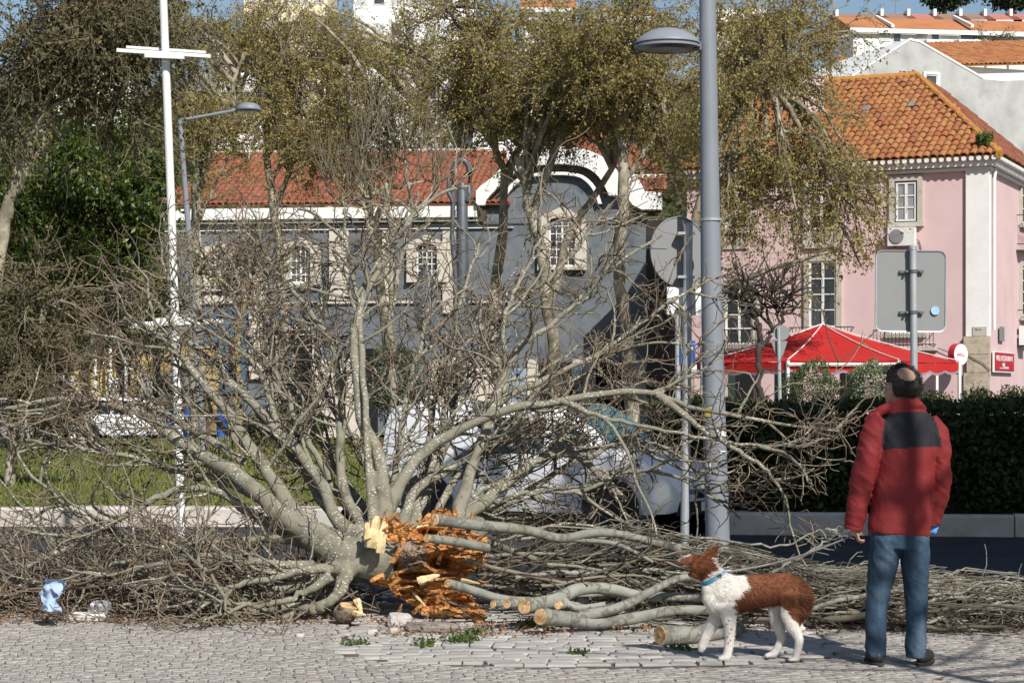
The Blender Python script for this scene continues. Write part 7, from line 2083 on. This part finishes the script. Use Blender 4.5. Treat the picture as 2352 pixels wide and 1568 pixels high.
# --- jacket
J = [chainv([(-0.002, 0.0, .765, .183, .135), (0.004, 0.0, .86, .182, .138), (0.016, 0.0, 1.0, .170, .135), (0.034, 0.0, 1.14, .166, .135), (0.050, 0.0, 1.28, .168, .135), (0.048, 0.0, 1.38, .166, .122), (0.040, 0.0, 1.44, .140, .10), (0.034, 0.0, 1.485, .10, .085)], 28, False),
     chainv([(0.030, 0.0, 1.46, .105, .092), (0.024, 0.004, 1.51, .100, .09), (0.016, 0.01, 1.552, .094, .09)], 24, False),
     chainv([(-0.055, -0.01, 1.515, .028, .028), (-0.13, 0.02, 1.475, .028, .026), (-0.185, 0.05, 1.432, .022, .022)], 10),
     chainv([(0.035, -0.075, 1.520, .02, .026), (0.10, -0.05, 1.530, .022, .028), (0.135, 0.02, 1.50, .022, .026)], 10),
     chainv([(-0.09, 0.0, 1.42, .075, .08), (-0.150, 0.0, 1.36, .078, .08), (-0.192, -0.005, 1.22, .074, .078), (-0.222, 0.0, 1.08, .068, .07), (-0.245, 0.015, .95, .064, .064), (-0.262, 0.03, .835, .056, .058), (-0.266, 0.03, .805, .053, .055)], 18, False),
     chainv([(0.16, 0.0, 1.42, .07, .08), (0.208, 0.0, 1.36, .074, .078), (0.236, 0.0, 1.24, .066, .074), (0.246, 0.01, 1.10, .060, .068), (0.230, 0.035, .97, .060, .064), (0.205, 0.06, .87, .055, .058), (0.196, 0.07, .825, .052, .055)], 18, False)]
A, N, fs = fuse(J, 0.0085, 5)
def wrinkle(p, n, amp, sc, sd, ridge=True):
    out = np.empty(len(p))
    for i in range(len(p)):
        q = Vector((p[i, 0] * sc[0] + sd, p[i, 1] * sc[1], p[i, 2] * sc[2] + p[i, 0] * sc[3]))
        a = noise.noise(q); b = noise.noise(q * 2.1 + Vector((7, 3, 1)))
        out[i] = (0.5 - abs(a) * 1.7) * 0.7 + (0.4 - abs(b) * 1.4) * 0.35
    return p + n * (out * amp)[:, None]
arm = (A[:, 0] < -0.145 - 0.03 * (1.4 - A[:, 2])) | (A[:, 0] > 0.205)
amp = np.where(arm, 0.014, 0.005)
A1 = wrinkle(A, N, 1.0, (5, 5, 11, 7), 2.0)
A2 = wrinkle(A, N, 1.0, (2.6, 2.6, 2.2, 5), 8.0)
A = A + (A1 - A) * amp[:, None] + (A2 - A) * np.where(arm, 0.008, 0.014)[:, None]
cen = np.array([A[list(f)].mean(0) for f in fs])
yx = cen[:, 0] - 0.058
lim = 0.172 - 0.05 * np.clip((cen[:, 2] - 1.30) / 0.15, 0, 1.2) ** 1.5 * 0.6
yoke = (cen[:, 2] > 1.273 + 0.01 * np.sin(cen[:, 0] * 9)) & (cen[:, 2] < 1.487 - 0.35 * np.abs(yx) ** 1.6) & (np.abs(yx + 0.02 * (cen[:, 2] - 1.28) * 4) < lim)
mk('jacket', A + OFF, fs, [jacket_m, yoke_m], man, smooth=True, mi=yoke.astype(int))
for (A_, nm) in (((-0.266, 0.03, .800), 'cuff'), ((0.195, 0.071, .822), 'cuff')):
    mb = MB(); mb.lathe([(0.050, -.012), (0.056, -.010), (0.057, .012), (0.050, .014)], Vector(A_) + Vector(OFF), 18, (0.1 if A_[0] < 0 else -0.1, 0, 1)); auto_smooth(mb.build(nm, jacket_m, man))
# --- jeans
JN = [chainv([(-0.002, 0.0, .84, .160, .115), (-0.002, -0.01, .74, .172, .125), (-0.004, -0.012, .68, .166, .12)], 26, False),
      chainv([(-0.085, -0.01, .74, .088, .115), (-0.098, -0.006, .60, .086, .10), (-0.118, 0.0, .47, .075, .08), (-0.134, 0.004, .36, .068, .07), (-0.140, 0.0, .24, .062, .066), (-0.142, -0.004, .12, .060, .066), (-0.143, -0.006, .045, .060, .070)], 22, False),
      chainv([(0.085, -0.01, .74, .088, .115), (0.090, -0.006, .60, .082, .10), (0.096, 0.0, .47, .073, .08), (0.100, 0.004, .36, .066, .07), (0.098, 0.0, .24, .062, .066), (0.094, -0.004, .12, .060, .066), (0.096, -0.006, .040, .063, .072)], 22, False)]
A, N, fs = fuse(JN, 0.0085, 4)
A1 = wrinkle(A, N, 1.0, (8, 8, 11, 9), 5.0)
w = 0.007 + 0.010 * np.exp(-((A[:, 2] - 0.07) / 0.09) ** 2) + 0.006 * np.exp(-((A[:, 2] - 0.62) / 0.1) ** 2) + 0.005 * np.exp(-((A[:, 2] - 0.42) / 0.07) ** 2)
A = A + (A1 - A) * w[:, None]
mk('jeans', A + OFF, fs, denim, man, smooth=True)
# --- shoes, toes pointing away and a little outward
for (x, ang) in ((-0.135, 0.10), (0.120, -0.45)):
    d = Vector((-math.sin(ang), math.cos(ang), 0)); c = Vector((x, -0.045, 0))
    sh_ = [chainv([tuple(c + Vector((0, 0, .045))) + (.040, .036), tuple(c + d * .07 + Vector((0, 0, .048))) + (.042, .040), tuple(c + d * .15 + Vector((0, 0, .036))) + (.044, .030), tuple(c + d * .21 + Vector((0, 0, .028))) + (.036, .022)], 14)]
    A, N, fs = fuse(sh_, 0.006, 4)
    A[:, 2] = np.maximum(A[:, 2], 0.012)
    so = mk('shoe', A + OFF, fs, shoe_m, man, smooth=True)
    out = []
    for k in range(14):
        a = 2 * PI * k / 14
        q = c + d * (0.085 + 0.145 * math.cos(a)) + Vector((d.y, -d.x, 0)) * 0.046 * math.sin(a)
        out.append((q.x, q.y))
    MB().prism(out, Vector(OFF), (1, 0, 0), (0, 1, 0), (0, 0, 0.016)).build('sole', sole_m, so)
V, Q = lump(Vector((0.215, 0.075, 0.79)) + Vector(OFF), (0.022, 0.02, 0.028), 71, 0.4, 0.5, nu=16, nv=10, grain=(20, 20, 20))
tag(mk('plastic_scrap', V, Q, M('bright_blue_plastic', [(0.08, 0.26, 0.70), (0.14, 0.36, 0.8)], 9, 0.4), smooth=True), 'bright blue crumpled bag held in the right hand of the man', 'bag')

# ------------------------------------------------------------------ dog
DS = 5.281e-4
DX, DY = 1.456, 11.91
def dp_(cx, cy, y=0.0): return ((cx - 950) * DS, y, (1420 - cy) * DS)
def dsec(cx, cy, r, rw=None, y=0.0):
    return dp_(cx, cy, y) + (r * DS, (rw if rw else r) * DS)
DOFF = np.array([DX, DY, 0.0])
dog = thing('dog', 'brown and white dog with blue collar, one forepaw lifted, looking away', 'dog', (DX, DY, 0))
yn, yf = -0.045, 0.045
sh = [
    chainv([dsec(520, 640, 140, 120), dsec(600, 670, 190, 140), dsec(720, 675, 212, 150), dsec(860, 660, 205, 150), dsec(1010, 635, 190, 138), dsec(1160, 615, 180, 125), dsec(1300, 615, 182, 130), dsec(1400, 650, 165, 125), dsec(1470, 690, 110, 100)], 20),
    chainv([dsec(620, 620, 185, 125), dsec(530, 560, 175, 115), dsec(470, 490, 150, 105), dsec(420, 420, 120, 95)], 18),
    chainv([dsec(440, 700, 110, 100), dsec(510, 820, 120, 105), dsec(590, 860, 100, 95)], 14),
    # skull, cheeks, muzzle (pointing away and down to the left)
    ball(dp_(350, 370, 0.01), (142 * DS, 125 * DS, 128 * DS)),
    ball(dp_(300, 445, 0.02), (95 * DS, 100 * DS, 92 * DS)), ball(dp_(440, 620, 0.0), (105 * DS, 95 * DS, 130 * DS)),
    chainv([dsec(295, 430, 70, 66, 0.04), dsec(268, 460, 52, 50, 0.095), dsec(250, 480, 42, 42, 0.145)], 14),
    # ears
    chainv([dsec(385, 290, 84, 30, 0.0), dsec(425, 235, 66, 20, -0.01), dsec(480, 185, 36, 12, -0.012), dsec(520, 148, 10, 7, -0.012)], 12),
    chainv([dsec(280, 310, 76, 30, 0.02), dsec(205, 285, 62, 22, 0.02), dsec(140, 305, 42, 14, 0.015), dsec(98, 330, 14, 9, 0.01)], 12),
    # near foreleg (straight), far foreleg (lifted)
    chainv([dsec(610, 800, 140, 71, yn), dsec(640, 900, 95, 64, yn), dsec(650, 1020, 72, 57, yn), dsec(648, 1130, 60, 52, yn), dsec(640, 1240, 53, 48, yn), dsec(628, 1320, 51, 48, yn), dsec(612, 1372, 53, 52, yn)], 14),
    chainv([dsec(618, 1378, 46, 52, yn), dsec(565, 1392, 35, 50, yn), dsec(535, 1400, 25, 41, yn)], 12),
    chainv([dsec(560, 860, 105, 66, yf), dsec(500, 980, 86, 59, yf), dsec(440, 1080, 67, 52, yf), dsec(400, 1160, 60, 48, yf), dsec(375, 1225, 53, 48, yf), dsec(352, 1280, 51, 48, yf), dsec(338, 1318, 35, 41, yf)], 14),
    # near hind leg
    chainv([dsec(1380, 680, 198, 97, yn), dsec(1370, 820, 163, 87, yn), dsec(1330, 920, 114, 75, yn), dsec(1360, 1020, 84, 59, yn), dsec(1405, 1110, 65, 50, yn), dsec(1432, 1180, 53, 46, yn), dsec(1422, 1270, 44, 41, yn), dsec(1405, 1345, 46, 43, yn), dsec(1395, 1395, 49, 48, yn)], 14),
    chainv([dsec(1400, 1400, 42, 50, yn), dsec(1350, 1410, 32, 48, yn), dsec(1320, 1416, 23, 39, yn)], 12),
    # far hind leg
    chainv([dsec(1260, 740, 152, 80, yf), dsec(1190, 880, 93, 66, yf), dsec(1190, 970, 77, 57, yf), dsec(1230, 1080, 65, 50, yf), dsec(1262, 1170, 56, 46, yf), dsec(1235, 1250, 46, 41, yf), dsec(1200, 1320, 46, 43, yf), dsec(1170, 1362, 49, 48, yf)], 14),
    chainv([dsec(1170, 1368, 42, 50, yf), dsec(1110, 1378, 32, 48, yf), dsec(1078, 1384, 23, 39, yf)], 12),
    # tail hanging close to the thigh, white tip turned back
    chainv([dsec(1480, 620, 70, 50), dsec(1510, 760, 62, 44), dsec(1475, 920, 52, 36), dsec(1450, 1010, 38, 30), dsec(1465, 1070, 34, 28), dsec(1505, 1060, 20, 18)], 12)]
A, N, fs = fuse(sh, 0.0065, 4)
A[:, 2] = np.maximum(A[:, 2], 0.003)
BROWN = np.array([(790, 380), (835, 500), (845, 600), (770, 680), (690, 770), (690, 890), (760, 905), (900, 865), (1000, 860), (1130, 810), (1225, 800), (1290, 850), (1340, 935), (1420, 985), (1440, 1040), (1500, 980), (1590, 850), (1590, 560), (1480, 380), (1000, 360)], float)
HEADB = np.array([(80, 330), (150, 260), (230, 230), (340, 210), (500, 110), (530, 150), (500, 230), (440, 285), (480, 350), (510, 405), (440, 405), (385, 480), (330, 530), (280, 500), (215, 480), (180, 420), (165, 370), (80, 350)], float)
def inside(poly, x, y):
    c = np.zeros(len(x), bool); n = len(poly); j = n - 1
    for i in range(n):
        xi, yi = poly[i]; xj, yj = poly[j]
        cond = ((yi > y) != (yj > y)) & (x < (xj - xi) * (y - yi) / (yj - yi + 1e-12) + xi)
        c ^= cond; j = i
    return c
def is_brown(P_):
    cx = P_[:, 0] / DS + 950; cy = 1420 - P_[:, 2] / DS
    jx = np.array([noise.noise(Vector(p) * 45) for p in P_]) * 26 + np.array([noise.noise(Vector(p) * 140) for p in P_]) * 14
    body_ = inside(BROWN, cx + jx, cy + jx * 0.5)
    leg = (P_[:, 1] > 0.02) & (cx < 1280) & (cx > 1100) & (cy > 760)
    return (body_ & ~leg) | ((cx < 330) & (P_[:, 1] > 0.055) & (cy < 520)) | inside(HEADB, cx + jx * 0.5, cy + jx * 0.4)
cen = np.array([A[list(f)].mean(0) for f in fs])
br = is_brown(cen)
fur_b = M('brown_fur', [(0.075, 0.022, 0.009), (0.19, 0.066, 0.026), (0.125, 0.04, 0.016)], 14, 0.7, 0.3, 120, spec=0.3)
fur_w = M('white_fur', [(0.60, 0.56, 0.50), (0.76, 0.73, 0.68)], 14, 0.8, 0.3, 120, spec=0.2)
mk('body', A + DOFF, fs, [fur_w, fur_b], dog, smooth=True, mi=br.astype(int))
# fur: short flat hairs lying backwards over the coat
nh = 30000
pick = RNG.choice(len(fs), nh)
FV = np.array([f[:4] if len(f) >= 4 else (f[0], f[1], f[2], f[2]) for f in fs])
wts = RNG.dirichlet((1, 1, 1, 1), nh)
root = (A[FV[pick]] * wts[:, :, None]).sum(1)
nr = norm(N[FV[pick, 0]])
cxr = root[:, 0] / DS + 950; cyr = 1420 - root[:, 2] / DS
flow = np.stack([np.ones(nh), np.zeros(nh), -0.55 * np.ones(nh)], 1)
legm = cyr > 900
flow[legm] = (0.25, 0, -1.0)
headm = (cxr < 520) & (cyr < 540); flow[headm] = (0.8, -0.1, -0.15)
ear = (cyr < 260) & (cxr > 380); flow[ear] = (0.7, 0, 0.7)
ear2 = (cxr < 220) & (cyr < 360); flow[ear2] = (-0.8, 0, -0.3)
dd = norm(norm(flow) + 0.34 * nr + 0.22 * RNG.normal(size=(nh, 3)))
ln = np.where(legm, 0.010, 0.021) * (0.6 + 0.8 * RNG.random(nh))
ruff = (cxr > 560) & (cxr < 860) & (cyr < 720); ln[ruff] *= 1.25
rump = (cxr > 1400) & (cyr < 1000); ln[rump] *= 1.6
ln[headm] *= 1.5
paw = cyr > 1300; ln[paw] *= 0.4
sd_ = norm(np.cross(dd, nr)) * (0.0016)
Vf = np.stack([root - sd_ - nr * .001, root + sd_ - nr * .001, root + dd * ln[:, None]], 1).reshape(-1, 3)
bro = is_brown(root)
fb_ = M('brown_fur_hair', [(0.07, 0.02, 0.008), (0.20, 0.07, 0.026)], 30, 0.65, island=('piece', [(0.07, 0.02, 0.008), (0.21, 0.075, 0.03)], 0.5), spec=0.3)
fw_ = M('white_fur_hair', [(0.62, 0.58, 0.52), (0.78, 0.75, 0.70)], 30, 0.75, island=('piece', [(0.58, 0.54, 0.48), (0.8, 0.77, 0.72)], 0.5), spec=0.2)
T = np.arange(nh * 3).reshape(-1, 3)
V3 = Vf.reshape(nh, 3, 3)
for sel, m, nm in ((bro, fb_, 'brown_coat'), (~bro, fw_, 'white_coat')):
    k = sel.sum(); tag(mk(nm, V3[sel].reshape(-1, 3) + DOFF, np.arange(k * 3).reshape(-1, 3), m, dog), kind='stuff')
# freckles on the near foreleg, nose, eye
fr = MB()
for (cx, cy, r) in ((632, 960, 9), (610, 1000, 7), (665, 1055, 8), (640, 1100, 6), (618, 1140, 7), (655, 1180, 6), (630, 1210, 6), (660, 960, 5)):
    p = Vector(dp_(cx, cy, -0.045 - 0.028)) + Vector(DOFF); fr.lathe([(0, -.004), (r * DS, -.002), (r * DS, .004), (0, .006)], p, 8, (0, -1, 0))
fr.build('freckles', fur_b, dog)
V, Q = ball(tuple(Vector(dp_(243, 484, 0.17)) + Vector(DOFF)), (0.016, 0.014, 0.012)); mk('nose', V, Q, black_trim, dog, smooth=True)
# collar
cc0 = Vector(dp_(478, 492, 0.0)) + Vector(DOFF)
ax_ = (Vector(dp_(560, 440)) - Vector(dp_(375, 545))).normalized()
nrm_ = Vector((-ax_.z, 0, ax_.x))
V = []; Q = []; n = 40
for k in range(n):
    a = 2 * PI * k / n
    rad = ax_ * math.cos(a) * 152 * DS + Vector((0, 1, 0)) * math.sin(a) * 112 * DS
    o_ = rad.normalized()
    for (dr, dz) in ((0.000, -0.011), (0.004, -0.011), (0.004, 0.011), (0.000, 0.011)):
        V.append(cc0 + rad + o_ * dr + nrm_ * dz)
for k in range(n):
    for j in range(4): Q.append((k * 4 + j, ((k + 1) % n) * 4 + j, ((k + 1) % n) * 4 + (j + 1) % 4, k * 4 + (j + 1) % 4))
col_m = M('blue_collar_webbing', [(0.015, 0.16, 0.32), (0.03, 0.24, 0.42)], 20, 0.6)
co = mk('collar', V, Q, col_m, dog)
MB().box(cc0 + Vector((0.026, -112 * DS * 0.97, 0.016)), (0.028, 0.012, 0.022)).build('buckle', black_trim, co)
# leash
lw = [Vector(dp_(700, 412, -0.02)) + Vector(DOFF), None]
h0 = Vector((-0.245, 0.04, 0.765)) + Vector(OFF)
l0 = Vector(dp_(570, 430, -0.02)) + Vector(DOFF)
pts = []
for k in range(16):
    f = k / 15; p = l0.lerp(h0, f); p.z -= 0.035 * math.sin(f * PI); pts.append(p)
lm = thing('dog_leash', 'thin dark leash running from the blue collar to the left hand of the man', 'leash', l0)
mb = MB(); mb.tube(pts, [0.007 if k < 6 else 0.006 for k in range(16)], 6); mb.tube([h0, h0 + Vector((0.05, -0.02, -0.01)), h0 + Vector((0.09, -0.01, -0.012))], 0.0025, 5)
mb.build('cord', M('leash_cord', [(0.14, 0.13, 0.125), (0.28, 0.27, 0.26)], 12, 0.5), lm)
MB().tube([l0 + Vector((0.0, 0, 0)), l0 + Vector((0.03, 0, 0.012)), l0 + Vector((0.055, 0, 0.014))], 0.006, 6).build('clip', galv, lm)

# ================================================================== trees standing beside and behind the photographer (they throw the shade)
def shade_tree(label, c, h, rad, zc, rz, n, leaf, name='shade_tree', nb=14):
    t = thing(name, label, 'tree', (c[0], c[1], 0))
    mb = MB(); mb.tube([(c[0], c[1], -0.1), (c[0] + .05, c[1], zc * .5), (c[0], c[1] + .1, zc + rz * 0.4)], [0.28, 0.22, 0.10], 10)
    for k in range(nb):
        a = RNG.random() * 2 * PI; e = zc - rz * 0.6 + RNG.random() * rz
        q = Vector((c[0] + math.cos(a) * rad * .8, c[1] + math.sin(a) * rad * .8, e + .8))
        mb.tube([(c[0], c[1], e - 0.6), Vector((c[0], c[1], e)).lerp(q, .5) + Vector((0, 0, .3)), q], [0.09, 0.06, 0.02], 6)
    mb.build('trunk', syc_bark, t)
    leaf_ball('crown', (c[0], c[1], zc), (rad, rad, rz), n, leaf, hedge_leaf, t, kind='stuff', shell=0.25)
    return t
shade_tree('large evergreen tree standing out of view at the right', (12.7, 9.6), 17, 4.3, 11.2, 5.6, 34000, 0.42)
shade_tree('second large evergreen tree out of view farther right', (17.5, 8.5), 17, 5.2, 11.5, 6.0, 30000, 0.42)
# slim bare tree out of view whose stem shades the back of the man
bt = thing('bare_tree', 'slim bare tree standing out of view behind the man at the right', 'tree', (4.55, 6.9, 0))
dh = Vector((SUN.x, SUN.y, 0)).normalized()
cx_, cy_ = MX + 0.035 + dh.x * 6.0, MY - 0.13 + dh.y * 6.0
bt.location = (cx_, cy_, 0)
mb = MB(); mb.tube([(cx_, cy_, -.1), (cx_ + .02, cy_, 3), (cx_, cy_, 6), (cx_ + .02, cy_ + .05, 8.5)], [0.075, 0.06, 0.05, 0.03], 10); mb.build('trunk', syc_bark, bt)
nbr = 24
zz = 2.4 + 5.5 * RNG.random(nbr)
o = np.stack([np.full(nbr, cx_), np.full(nbr, cy_), zz], 1)
dv = np.stack([RNG.normal(size=nbr) + 0.5, RNG.normal(size=nbr) * 0.6 - 0.3, 0.5 + 0.4 * RNG.random(nbr)], 1)
A = grow(o, dv, 1.2 + 1.6 * RNG.random(nbr), 10, 0.14)
o, d, i, t_ = shoots(A, nbr * 7, 0.2, 1, (0.4, 1.1)); Bp = grow(o, d, 0.4 + 0.7 * RNG.random(len(o)), 8, 0.2)
V, Q = merge([tubes(A, np.linspace(0.028, 0.01, 10)[None] * np.ones((nbr, 1)), 5), tubes(Bp, np.linspace(0.009, 0.004, 8)[None] * np.ones((len(Bp), 1)), 3)])
mk('branches', V, Q, syc_twig, bt)
